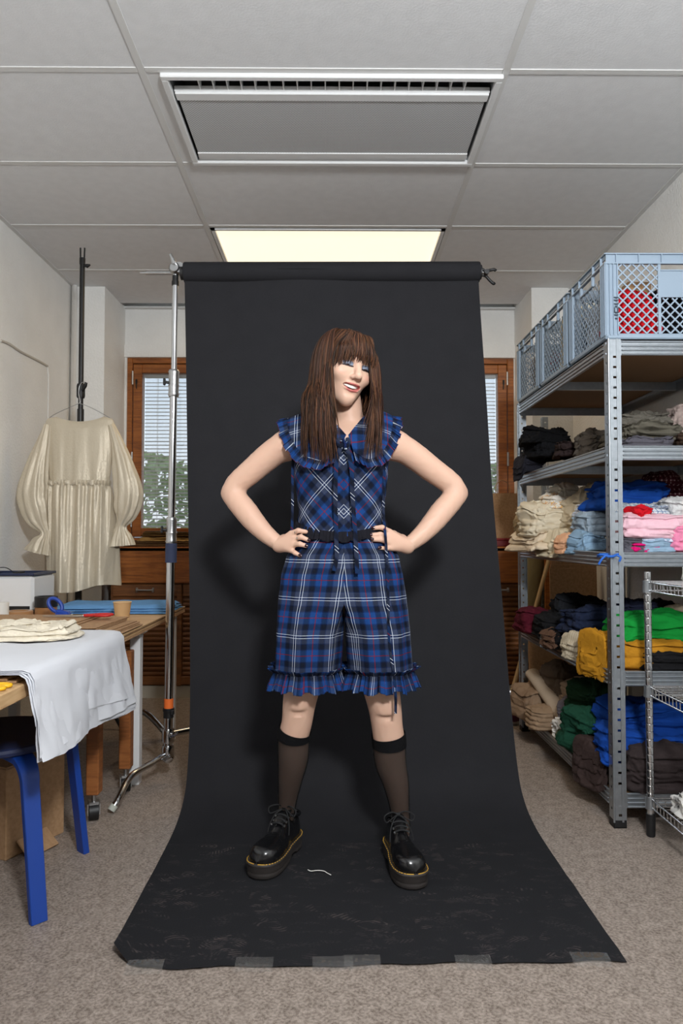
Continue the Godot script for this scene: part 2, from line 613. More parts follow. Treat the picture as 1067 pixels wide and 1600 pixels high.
func setting() -> void:
	var wall: Material = mats.wall
	var g := G.new()
	g.box(Vector3(0, -0.05, -1.9), Vector3(4.2, 0.1, 8.4))
	struct("floor", g, mats.floor)
	g = G.new()
	g.box(Vector3(-1.79, 1.33, -1.9), Vector3(0.2, 2.66, 7.6))
	var wl := struct("wall_left", g, wall)
	# an old cable run in the plaster of the left wall
	var p := []
	for q in [[0, 533, 0.5], [14, 538, 0], [30, 548, -0.6], [46, 558, 0.4], [60, 566, 0.9], [73, 572, 0]]:
		var a := on_plane_x(q[0], q[1], -1.69)
		p.append(a + Vector3(0.004, q[2] * 0.006, 0))
	var cg := G.new()
	cg.tube(spline(p, 3), 0.007, 6)
	part("cable", cg, m_plain("cable_paint", c8(196, 190, 180), 0.7), wl)
	cg = G.new()
	var e: Vector3 = p[-1]
	cg.tube([e, e + Vector3(0, -0.05, -0.02), Vector3(e.x, 0.66, e.z - 0.02)], 0.005, 6)
	part("cable", cg, m_plain("cable_white", c8(224, 222, 218), 0.6), wl)
	g = G.new()
	g.box(Vector3(1.62, 1.33, -1.9), Vector3(0.2, 2.66, 7.6))
	struct("wall_right", g, wall)
	g = G.new()
	g.box(Vector3(-0.08, 1.33, 1.75), Vector3(3.6, 2.66, 0.2))
	struct("wall_front", g, wall)
	g = G.new()
	g.box(Vector3(-0.1, 2.46, -5.275), Vector3(3.6, 0.4, 0.45))
	g.box(Vector3(-0.1, 2.30, -5.06), Vector3(2.8, 0.09, 0.05))
	g.box(Vector3(-0.1, 0.47, -5.275), Vector3(3.6, 0.94, 0.45))
	g.box(Vector3(-0.11, 1.6, -5.275), Vector3(0.10, 1.4, 0.45))
	g.box(Vector3(-1.74, 1.6, -5.275), Vector3(0.55, 1.4, 0.45))
	g.box(Vector3(1.53, 1.6, -5.275), Vector3(0.55, 1.4, 0.45))
	struct("wall_back", g, wall)
	g = G.new()
	g.box(Vector3(-1.60, 1.33, -4.85), Vector3(0.24, 2.66, 0.5))
	struct("wall_pier_left", g, wall)
	g = G.new()
	g.box(Vector3(1.40, 1.33, -4.85), Vector3(0.28, 2.66, 0.5))
	struct("wall_pier_right", g, wall)
	g = G.new()
	g.tube([Vector3(-1.667, 0.0, -4.575), Vector3(-1.667, 2.6, -4.575)], 0.016, 10)
	struct("trim_1", g, wall)
	# the ceiling: slab above, tiles lying in a white grid
	g = G.new()
	g.box(Vector3(-0.08, 2.86, -1.9), Vector3(3.8, 0.1, 8.0))
	var ceil := struct("ceiling", g, wall)
	var xs := [-1.69, -0.667, 0.586, 1.52]
	var z0 := 2.433 - 0.626 * 7
	var tiles := {}
	for r in 11:
		var za := z0 + 0.626 * r
		var zb := minf(za + 0.626, 5.05)
		for c in 3:
			var xa: float = xs[c]
			var xb: float = xs[c + 1]
			if c == 1 and (r == 7 or r == 9): continue
			if zb - za < 0.05: continue
			var key := "%d_%d" % [c, int((zb - za) * 100)]
			if not tiles.has(key):
				var tg := G.new()
				tg.box(Vector3.ZERO, Vector3(xb - xa - 0.016, 0.016, zb - za - 0.016), Basis.IDENTITY, 0.003)
				tiles[key] = tg.mesh()
			var o := mi("tile", tiles[key], mats.tile, ceil)
			o.position = Vector3((xa + xb) / 2, 2.609, -(za + zb) / 2)
		for c in 3:
			var xa: float = xs[c]
			var xb: float = xs[c + 1]
			boxpart("grid_bar", Vector3((xa + xb) / 2, 2.604, -za), Vector3(xb - xa - 0.026, 0.012, 0.024), mats.white_bar, ceil)
	for x in [-0.667, 0.586]:
		boxpart("grid_bar", Vector3(x, 2.604, -1.65), Vector3(0.024, 0.013, 6.8), mats.white_bar, ceil)
	for x in [-1.68, 1.51]:
		boxpart("edge_bar", Vector3(x, 2.602, -1.5), Vector3(0.026, 0.012, 6.2), mats.white_bar, ceil)
	boxpart("edge_bar", Vector3(-0.11, 2.602, -5.03), Vector3(2.74, 0.012, 0.03), mats.white_bar, ceil)

func on_plane_x(px: float, py: float, x: float) -> Vector3:
	var d := view * Vector3((px - 533.5) / FOCAL, (800.0 - py) / FOCAL, -1.0)
	return EYE + d * (x / d.x)

# ------------------------------------------------------------------ the grille unit in the ceiling
func ceiling_unit() -> void:
	var t := thing("ventilation_unit", "white ceiling ventilation unit with perforated panel and open fin slot", "air vent", Vector3(-0.013, 2.59, -2.746))
	var white: Material = mats.white_metal
	var w := 1.19
	var d := 0.60
	var g := G.new()
	# flange
	g.box(Vector3(0, 0.004, d / 2 - 0.012), Vector3(w, 0.02, 0.024), Basis.IDENTITY, 0.003)
	g.box(Vector3(0, 0.004, -d / 2 + 0.012), Vector3(w, 0.02, 0.024), Basis.IDENTITY, 0.003)
	for s in [-1, 1]: g.box(Vector3(s * (w / 2 - 0.012), 0.004, 0), Vector3(0.024, 0.02, d - 0.048), Basis.IDENTITY, 0.003)
	part("frame", g, white, t)
	g = G.new()
	g.box(Vector3(-w / 2 - 0.024, 0.014, 0), Vector3(0.05, 0.006, d))
	part("filler_strip", g, white, t)
	g = G.new()
	for s in [-1, 1]: g.box(Vector3(s * (w / 2 - 0.02), 0.085, 0), Vector3(0.006, 0.15, d - 0.03))
	g.box(Vector3(0, 0.085, d / 2 - 0.022), Vector3(w - 0.04, 0.15, 0.006))
	g.box(Vector3(0, 0.085, -d / 2 + 0.02), Vector3(w - 0.04, 0.15, 0.006))
	g.box(Vector3(0, 0.16, 0), Vector3(w - 0.04, 0.006, d - 0.04))
	part("housing", g, m_plain("vent_inside", c8(120, 122, 124), 0.7), t)
	g = G.new()
	g.box(Vector3(0, 0.12, d / 2 - 0.10), Vector3(w - 0.06, 0.004, 0.15))
	part("filter", g, m_plain("vent_dark", c8(50, 48, 46), 0.9), t)
	# fins across the slot
	var fg := G.new()
	fg.box(Vector3.ZERO, Vector3(0.004, 0.045, 0.075))
	var fm := fg.mesh()
	for k in 20:
		var o := mi("fin", fm, white, t)
		o.position = Vector3(-0.472 + 0.0497 * k, 0.032, d / 2 - 0.068)
	boxpart("ledge", Vector3(0, 0.016, d / 2 - 0.104), Vector3(w - 0.055, 0.02, 0.012), white, t, 0.002)
	# perforated panel
	var im := Image.create(64, 64, false, Image.FORMAT_RGB8)
	for y in 64:
		for x in 64:
			var dx := float(x % 32) - 15.5
			var dy := float(y % 32) - 15.5
			var ex := float((x + 16) % 32) - 15.5
			var ey := float((y + 16) % 32) - 15.5
			var r := minf(sqrt(dx * dx + dy * dy), sqrt(ex * ex + ey * ey))
			im.set_pixel(x, y, c8(116, 118, 121) if r < 6.8 else c8(206, 208, 210))
	var pm := StandardMaterial3D.new()
	pm.albedo_texture = tex(im)
	pm.uv1_triplanar = true
	pm.uv1_world_triplanar = true
	pm.uv1_scale = Vector3.ONE * 45.0
	pm.roughness = 0.45
	var panel := Node3D.new()
	panel.name = "panel"
	t.add_child(panel)
	boxpart("perforated_sheet", Vector3(0, 0.004, -0.02), Vector3(w - 0.075, 0.006, 0.40), pm, panel)
	boxpart("panel_rail", Vector3(0, 0.002, 0.178), Vector3(w - 0.06, 0.010, 0.042), white, panel, 0.002)
	boxpart("panel_rail", Vector3(0, 0.002, -0.222), Vector3(w - 0.07, 0.010, 0.035), white, panel, 0.002)
	g = G.new()
	g.box(Vector3(0, 0.012, -0.262), Vector3(w - 0.06, 0.006, 0.03))
	part("rear_strip", g, white, t)
	g = G.new()
	g.tube(spline([Vector3(-0.52, 0.11, 0.24), Vector3(-0.515, 0.08, 0.235), Vector3(-0.49, 0.075, 0.235), Vector3(-0.485, 0.11, 0.24)], 5), 0.007, 6)
	part("hose", g, mats.black_plastic, t)

# ------------------------------------------------------------------ fluorescent panels
func light_panels() -> void:
	var rows := [[4.015, "fluorescent ceiling light panel glowing warm white above the paper roll"]]
	for r in rows:
		var t := thing("ceiling_light", r[1], "ceiling light", Vector3(-0.04, 2.60, -r[0]))
		var g := G.new()
		for s in [-1, 1]:
			g.box(Vector3(s * 0.60, 0.03, 0), Vector3(0.02, 0.07, 0.60))
			g.box(Vector3(0, 0.03, s * 0.292), Vector3(1.22, 0.07, 0.016))
		g.box(Vector3(0, 0.06, 0), Vector3(1.2, 0.01, 0.6))
		part("frame", g, mats.white_metal, t)
		var m := StandardMaterial3D.new()
		m.albedo_color = c8(240, 236, 220)
		m.emission_enabled = true
		m.emission = Color(1.0, 0.96, 0.84)
		m.emission_energy_multiplier = 1.02
		m.roughness = 0.6
		boxpart("light_diffuser", Vector3(0, 0.012, 0), Vector3(1.18, 0.004, 0.57), m, t)
		var l := AreaLight3D.new()
		l.name = "panel_light"
		l.area_size = Vector2(1.16, 0.55)
		l.light_energy = PANEL
		l.light_color = Color(1.0, 0.84, 0.60)
		l.shadow_enabled = true
		l.area_range = 14.0
		l.area_attenuation = 2.0
		t.add_child(l)
		l.rotation.x = -PI / 2
		l.position = Vector3(0, 0.003, 0)

# ------------------------------------------------------------------ windows with blinds between the panes
func windows() -> void:
	var wood: Material = mats.frame_wood
	var spec := [[-1.475, -0.165, "window_1", -1], [-0.055, 1.258, "window_2", 1]]
	for s in spec:
		var x0: float = s[0]
		var x1: float = s[1]
		var y0 := 0.945
		var y1 := 2.262
		var w := Node3D.new()
		w.name = s[2]
		add_child(w)
		w.set_meta("kind", "structure")
		w.position = Vector3((x0 + x1) / 2, y0, -5.11)
		var hw := (x1 - x0) / 2
		var hh := y1 - y0
		var g := G.new()
		var fw := 0.045
		for q in [-1, 1]: g.box(Vector3(q * (hw - fw / 2), hh / 2, 0), Vector3(fw, hh, 0.09), Basis.IDENTITY, 0.004)
		g.box(Vector3(0, hh - fw / 2, 0), Vector3(2 * hw - 2 * fw, fw, 0.09), Basis.IDENTITY, 0.004)
		g.box(Vector3(0, fw / 2, 0), Vector3(2 * hw - 2 * fw, fw, 0.09), Basis.IDENTITY, 0.004)
		part("window_frame", g, wood, w)
		g = G.new()
		var sw := 0.062
		var ix := hw - fw - 0.006
		for q in [-1, 1]: g.box(Vector3(q * (ix - sw / 2), hh / 2, 0.008), Vector3(sw, hh - 2 * fw - 0.012, 0.08), Basis.IDENTITY, 0.004)
		g.box(Vector3(0, hh - fw - 0.006 - sw / 2, 0.008), Vector3(2 * ix - 2 * sw, sw, 0.08), Basis.IDENTITY, 0.004)
		g.box(Vector3(0, fw + 0.006 + sw / 2, 0.008), Vector3(2 * ix - 2 * sw, sw, 0.08), Basis.IDENTITY, 0.004)
		var sash := part("sash", g, wood, w)
		var px := ix - sw
		var py0 := fw + 0.006 + sw
		var py1 := hh - fw - 0.006 - sw
		boxpart("pane", Vector3(0, (py0 + py1) / 2, 0.03), Vector3(2 * px, py1 - py0, 0.004), mats.glass, sash)
		boxpart("pane", Vector3(0, (py0 + py1) / 2, -0.06), Vector3(2 * px, py1 - py0, 0.004), mats.glass, sash)
		# hinges and catches
		for hy in [0.12, 0.55, 1.12]:
			g = G.new()
			g.tube([Vector3(s[3] * (hw - fw - 0.003), hy, 0.052), Vector3(s[3] * (hw - fw - 0.003), hy + 0.095, 0.052)], 0.007, 8)
			part("hinge", g, mats.satin_steel, w)
		g = G.new()
		g.box(Vector3(s[3] * (hw - fw - 0.03), 1.14, 0.054), Vector3(0.012, 0.035, 0.012), Basis.IDENTITY, 0.003)
		g.tube([Vector3(s[3] * (hw - fw - 0.03), 1.14, 0.058), Vector3(s[3] * (hw - fw - 0.034), 1.09, 0.062)], 0.004, 6)
		part("latch", g, mats.black_metal, w)
		# the blind
		var label := "white venetian blind inside the left window" if s[3] < 0 else "white venetian blind inside the right window"
		var bl := thing("venetian_blind", label, "blind", w.position + Vector3(0, py0, -0.015))
		var sg := G.new()
		var rows := []
		for k in 5:
			var a := -0.0125 + 0.025 * k / 4.0
			var yy := 0.0025 * (1.0 - pow(a / 0.0125, 2.0))
			rows.append(PackedVector3Array([Vector3(-px + 0.008, yy, a), Vector3(px - 0.008, yy, a)]))
		sg.grid(rows)
		var slat := sg.mesh()
		var sm := m_plain("slat", c8(196, 199, 202), 0.45)
		var cnt := int((py1 - py0 - 0.03) / 0.0262)
		for k in cnt:
			var o := mi("slat", slat, sm, bl)
			o.position = Vector3(0, 0.012 + 0.0262 * k, 0)
			o.rotation.x = deg_to_rad(24.0 + rng.randf_range(-2, 2))
		boxpart("head_rail", Vector3(0, py1 - py0 - 0.012, 0), Vector3(2 * px - 0.01, 0.022, 0.026), sm, bl, 0.002)
		for q in [-0.42, -0.2, 0.2, 0.42]:
			g = G.new()
			for z in [-0.013, 0.013]: g.tube([Vector3(q * 2 * px * 0.98, 0.0, z), Vector3(q * 2 * px * 0.98, py1 - py0 - 0.02, z)], 0.001, 4, false)
			part("cord", g, m_plain("cord", c8(215, 212, 205), 0.8), bl)

func outdoors() -> void:
	var g := G.new()
	g.box(Vector3(0, -1.05, -25.5), Vector3(60, 0.1, 40))
	var o := struct("ground", g, m_plain("lawn", c8(84, 98, 62), 0.95))
	o.name = "ground"
	var spots := [[-3.4, 11.5, 2.7, "leafy tree standing outside the left window"], [3.4, 13.0, 2.4, "leafy tree standing outside the right window"]]
	for s in spots:
		var t := thing("tree", s[3], "tree", Vector3(s[0], -1.0, -s[1]), 0.0, "trees outside the windows")
		g = G.new()
		g.tube([Vector3(0, 0, 0), Vector3(0.05, 1.2, 0), Vector3(0, s[2] + 0.2, 0.1)], [0.16, 0.12, 0.05], 8)
		part("trunk", g, m_plain("bark", c8(88, 74, 60), 0.95), t)
		g = G.new()
		for k in 2600:
			var d := Vector3(rng.randfn(), rng.randfn(), rng.randfn()).normalized()
			var r := 0.55 + 0.45 * pow(rng.randf(), 0.4)
			var p := Vector3(d.x * 1.9, 1.9 + d.y * 1.45, d.z * 1.5) * Vector3(r, 1, r)
			var a := Vector3(rng.randfn(), rng.randfn(), rng.randfn()).normalized() * 0.09
			var b := a.cross(Vector3(rng.randfn(), rng.randfn(), rng.randfn())).normalized() * 0.06
			g.quad(p - a, p + b, p + a, p - b)
		var leaf := m_plain("leaf", c8(150, 168, 112), 0.8)
		leaf.backlight_enabled = true
		leaf.backlight = Color(0.3, 0.4, 0.15)
		var cr := part("foliage", g, leaf, t)
		cr.set_meta("kind", "stuff")

# ------------------------------------------------------------------ built-in cabinets under the windows
func cabinets() -> void:
	var wood: Material = mats.cabinet_wood
	var light: Material = mats.frame_wood
	var spec := [[-1.40, -0.09, "brown wooden drawer cabinet with ribbed fronts under the left window"], [-0.07, 1.24, "brown wooden drawer cabinet with ribbed fronts under the right window"]]
	var slats := {}
	for s in spec:
		var x0: float = s[0]
		var x1: float = s[1]
		var t := thing("drawer_cabinet", s[2], "cabinet", Vector3((x0 + x1) / 2, 0, -4.5))
		var w := x1 - x0
		var g := G.new()
		g.box(Vector3(0, 0.475, -0.28), Vector3(w, 0.80, 0.50))
		part("body", g, wood, t)
		boxpart("plinth", Vector3(0, 0.037, -0.25), Vector3(w - 0.02, 0.075, 0.46), m_plain("plinth", c8(188, 182, 168), 0.7), t)
		boxpart("fascia", Vector3(0, 0.82, -0.015), Vector3(w, 0.22, 0.03), light, t, 0.004)
		boxpart("counter", Vector3(0, 0.92, -0.27), Vector3(w, 0.03, 0.54), light, t, 0.004)
		for k in 3:
			var cx := -w / 2 + w / 3 * (k + 0.5)
			var uw := w / 3 - 0.03
			var dr := boxpart("drawer", Vector3(cx, 0.665, -0.022), Vector3(uw, 0.075, 0.02), wood, t, 0.003)
			g = G.new()
			for q in [-1, 1]: g.box(Vector3(cx + q * 0.05, 0.667, -0.004), Vector3(0.014, 0.028, 0.018), Basis.IDENTITY, 0.003)
			g.tube([Vector3(cx - 0.05, 0.667, 0.012), Vector3(cx + 0.05, 0.667, 0.012)], 0.006, 8)
			part("handle", g, mats.satin_steel, dr)
			var fr := Node3D.new()
			fr.name = "ribbed_front"
			t.add_child(fr, true)
			if not slats.has("m"):
				var sg := G.new()
				var rows := []
				for a in 6:
					var an := PI * a / 5.0
					rows.append(PackedVector3Array([Vector3(-uw / 2, -cos(an) * 0.014, sin(an) * 0.011), Vector3(uw / 2, -cos(an) * 0.014, sin(an) * 0.011)]))
				sg.grid(rows)
				slats.m = sg.mesh()
			for q in 16:
				var o := mi("slat", slats.m, wood, fr)
				o.position = Vector3(cx, 0.148 + 0.0305 * q, -0.030)
			boxpart("rail", Vector3(cx, 0.108, -0.022), Vector3(uw + 0.03, 0.05, 0.02), wood, t, 0.003)
			boxpart("stile", Vector3(cx + w / 6 - 0.0075, 0.39, -0.02), Vector3(0.03, 0.63, 0.022), wood, t, 0.003)

# ------------------------------------------------------------------ black seamless paper
const PAPER := [[2.10, 2.945, -0.016], [2.046, 2.97, -0.016], [1.62, 2.935, 0.002], [1.2, 2.896, 0.018], [0.78, 2.84, 0.040], [0.355, 2.775, 0.058], [0.129, 2.70, 0.064], [0.05, 2.62, 0.066], [0.016, 2.50, 0.067], [0.006, 2.34, 0.068], [0.005, 2.1, 0.069], [0.005, 1.715, 0.071]]

func footprint(im: Image, c: Vector2, ang: float, len: float, kind: int, tone: float) -> void:
	# dusty sole marks: ribs across a sole outline, broken up by noise
	var w := im.get_width()
	var h := im.get_height()
	var r := int(len * 0.6)
	for y in range(maxi(0, int(c.y) - r), mini(h, int(c.y) + r)):
		for x in range(maxi(0, int(c.x) - r), mini(w, int(c.x) + r)):
			var p := (Vector2(x, y) - c).rotated(-ang)
			var u := p.x / (len * 0.5)
			if absf(u) > 1.0: continue
			var half := len * (0.17 + 0.03 * cos(u * 4.2 + 0.6)) * sqrt(maxf(0, 1.0 - pow(absf(u), 4.0)))
			if absf(p.y) > half: continue
			var k := cloth_noise.get_noise_2d(x * 0.02 + kind * 31.0, y * 0.02)
			if k < 0.06: continue
			var rib := 0.0
			match kind % 4:
				0: rib = sin(p.x * 0.55)
				1: rib = sin((p.x + absf(p.y) * 0.9) * 0.6)
				2: rib = sin(p.length() * 0.55)
				3: rib = sin(atan2(p.y, p.x + len * 0.1) * 26.0)
			if rib < 0.15: continue
			var a := clampf((k - 0.06) * 3.0, 0, 1) * tone
			var o := im.get_pixel(x, y)
			im.set_pixel(x, y, o.lerp(c8(104, 92, 88), a))

func backdrop() -> void:
	var t := thing("paper_backdrop", "black seamless paper sweep hanging from a roll and running over the floor", "backdrop", Vector3(0, 0, 0))
	# paper texture with dust and shoe prints
	var w := 1024
	var im := ramp_image(w, w, [[noise(FastNoiseLite.TYPE_SIMPLEX, 0.3, 2, 71), 1.0]], [c8(28, 28, 30), c8(34, 34, 37), c8(40, 40, 43)])
	var r := RandomNumberGenerator.new()
	r.seed = 88
	for k in 75:
		footprint(im, Vector2(r.randf() * w, r.randf_range(0.04, 0.93) * w), r.randf() * TAU, r.randf_range(90, 170), k, r.randf_range(0.22, 0.60))
	# scuffed dust patches
	for y in w:
		for x in w:
			var k := cloth_noise.get_noise_2d(x * 0.009, y * 0.014 + 40.0)
			if k > 0.18 and cloth_noise.get_noise_2d(x * 0.11, y * 0.11) > 0.12:
				im.set_pixel(x, y, im.get_pixel(x, y).lerp(c8(92, 84, 82), minf(0.30, (k - 0.18) * 0.9)))
	var fm := StandardMaterial3D.new()
	fm.albedo_texture = tex(im)
	fm.roughness = 0.8
	fm.metallic_specular = 0.3
	im = ramp_image(256, 256, [[noise(FastNoiseLite.TYPE_SIMPLEX, 0.3, 2, 73), 0.6], [noise(FastNoiseLite.TYPE_SIMPLEX_SMOOTH, 0.02, 2, 74), 0.4]], [c8(31, 31, 34), c8(35, 35, 38), c8(39, 39, 42)])
	var pm := m_triplanar("paper_black", tex(im), 1.5, 0.85)
	pm.metallic_specular = 0.3
	var ctrl := []
	for q in PAPER: ctrl.append(Vector3(q[2], q[0], -q[1]))
	var line := spline(ctrl, 5)
	var split := 44
	for sec in 2:
		var rows := []
		var uvs := []
		var a := 0 if sec == 0 else split
		var b := split if sec == 0 else line.size() - 1
		for i in range(a, b + 1):
			var p: Vector3 = line[i]
			var row := PackedVector3Array()
			var ur := PackedVector2Array()
			var f := float(i) / (line.size() - 1)
			for j in 41:
				var s := float(j) / 40.0
				var q := p + Vector3((s - 0.5) * 1.222, 0, 0)
				# gentle cockling, and the curl of the loose front edge
				if sec == 0: q.z += (0.004 * soft_noise.get_noise_2d(s * 3.0, p.y * 1.2) + 0.003 * sin(s * 9.0 + p.y * 2.0)) * smoothstep(0.03, 0.3, p.y)
				else:
					q.y += 0.002 * smoothstep(-2.36, -2.2, p.z) * soft_noise.get_noise_2d(s * 14.0, p.z * 9.0)
					var e := clampf((-1.9 - 0.0 - p.z) / -0.19 , 0, 1) if p.z > -1.9 else 0.0
					q.z += e * 0.010 * soft_noise.get_noise_2d(s * 7.0, 3.0) + e * 0.02 * (0.5 - s)
					if s < 0.06: 
						q.y += e * pow(1.0 - s / 0.06, 1.4) * 0.028
						q.z -= e * (1.0 - s / 0.06) * 0.055
						q.x += e * (1.0 - s / 0.06) * 0.012
				row.append(q)
				ur.append(Vector2(s, clampf((-p.z - 1.7) / 0.72, 0.01, 0.99)))
			rows.append(row)
			uvs.append(ur)
		var g := G.new()
		g.grid(rows, uvs)
		part("paper_drop" if sec == 0 else "paper_floor", g, pm if sec == 0 else fm, t)
	var rl := at(285, 421, 2.99)
	var rr := at(752, 421, 2.99)
	var g := G.new()
	rl = Vector3(-0.631, 2.098, -2.985)
	rr = Vector3(0.600, 2.104, -2.985)
	var d := (rr - rl).normalized()
	g.tube([rl, rl + d * 0.004, rr - d * 0.004, rr], [0.041, 0.043, 0.043, 0.041], 36)
	part("paper_roll", g, pm, t)
	g = G.new()
	g.tube([rl - d * 0.014, rl + d * 0.02], 0.030, 24)
	g.tube([rr - d * 0.02, rr + d * 0.008], 0.030, 24)
	part("core", g, mats.black_plastic, t)
	# crossbar through the core, a thing of its own
	var cb := thing("crossbar", "thin steel crossbar through the black paper roll", "pole", rl)
	g = G.new()
	g.tube([-d * 0.16, d * 1.27], 0.0085, 10)
	g.tube([-d * 0.155, -d * 0.16, -d * 0.185], [0.006, 0.006, 0.004], 10)
	part("bar", g, mats.satin_steel, cb)
	# spring clamp on the right end
	var k := thing("spring_clamp", "black spring clamp on the right end of the paper roll", "clamp", rr + Vector3(0.012, 0.0, 0.0))
	for s in [-1, 1]:
		g = G.new()
		var pts := [Vector3(-0.006, 0.024 * s * 0.4, 0.012 * s), Vector3(0.014, 0.006 * s - 0.004, 0.01 * s), Vector3(0.032, 0.018 * s - 0.012, 0.008 * s), Vector3(0.048, 0.026 * s - 0.018, 0.01 * s), Vector3(0.054, 0.022 * s - 0.02, 0.012 * s)]
		g.tube(spline(pts, 4), 0.0065, 8)
		part("jaw", g, mats.black_plastic, k)
	g = G.new()
	g.tube([Vector3(0.016, -0.004, -0.022), Vector3(0.016, -0.004, 0.022)], 0.010, 12)
	part("spring", g, mats.black_metal, k)
	# adhesive tape along the front edge
	var tm := StandardMaterial3D.new()
	tm.albedo_color = Color(0.80, 0.79, 0.77, 0.09)
	tm.transparency = BaseMaterial3D.TRANSPARENCY_ALPHA
	tm.roughness = 0.08
	tm.metallic_specular = 0.9
	mats.tape = tm
	var places := [[226, 1509, 56, 0.04, "wrinkled clear tape strip at the left corner of the black paper"], [397, 1505, 58, 0.0, "clear tape strip, second from the left along the paper edge"], [520, 1504, 62, 0.01, "long clear tape strip in the middle of the paper edge"], [566, 1502, 56, 0.0, "clear tape strip overlapping the middle one on the paper edge"], [740, 1502, 55, -0.02, "creased shiny clear tape strip right of the middle of the paper edge"], [923, 1497, 58, -0.04, "clear tape strip at the right corner of the black paper"]]
	for i in places.size():
		var q = places[i]
		var c := on_level(q[0], q[1], 0.009)
		var tw: float = q[2] * -c.z / FOCAL
		var tp := thing("tape_strip", q[4], "tape", Vector3(c.x, 0.0, c.z), q[3], "clear tape strips on the paper edge")
		var rows := []
		for a in 9:
			var row := PackedVector3Array()
			for b in 25:
				var x := (b / 24.0 - 0.5) * tw
				var z := (a / 8.0 - 0.5) * 0.048
				var y := 0.009 if z < -0.004 else lerpf(0.009, 0.0025, smoothstep(-0.004, 0.022, z))
				y += 0.0035 * absf(cloth_noise.get_noise_3d(x * 30.0, z * 40.0, i * 7.0)) + (0.0012 if i == 3 else 0.0)
				row.append(Vector3(x, y, z))
			rows.append(row)
		g = G.new()
		g.grid(rows)
		part("film", g, tm, tp)
	var th := thing("thread", "short white thread lying on the black paper between the shoes", "thread", on_level(500, 1362, 0.01))
	g = G.new()
	var pts2 := []
	for q in [[481, 1359], [486, 1361], [496, 1360], [506, 1361], [511, 1364], [517, 1367]]: pts2.append(on_level(q[0], q[1], 0.011) - th.position)
	g.tube(spline(pts2, 4), 0.0012, 6)
	part("strand", g, m_cloth("thread_white", c8(225, 222, 215)), th)

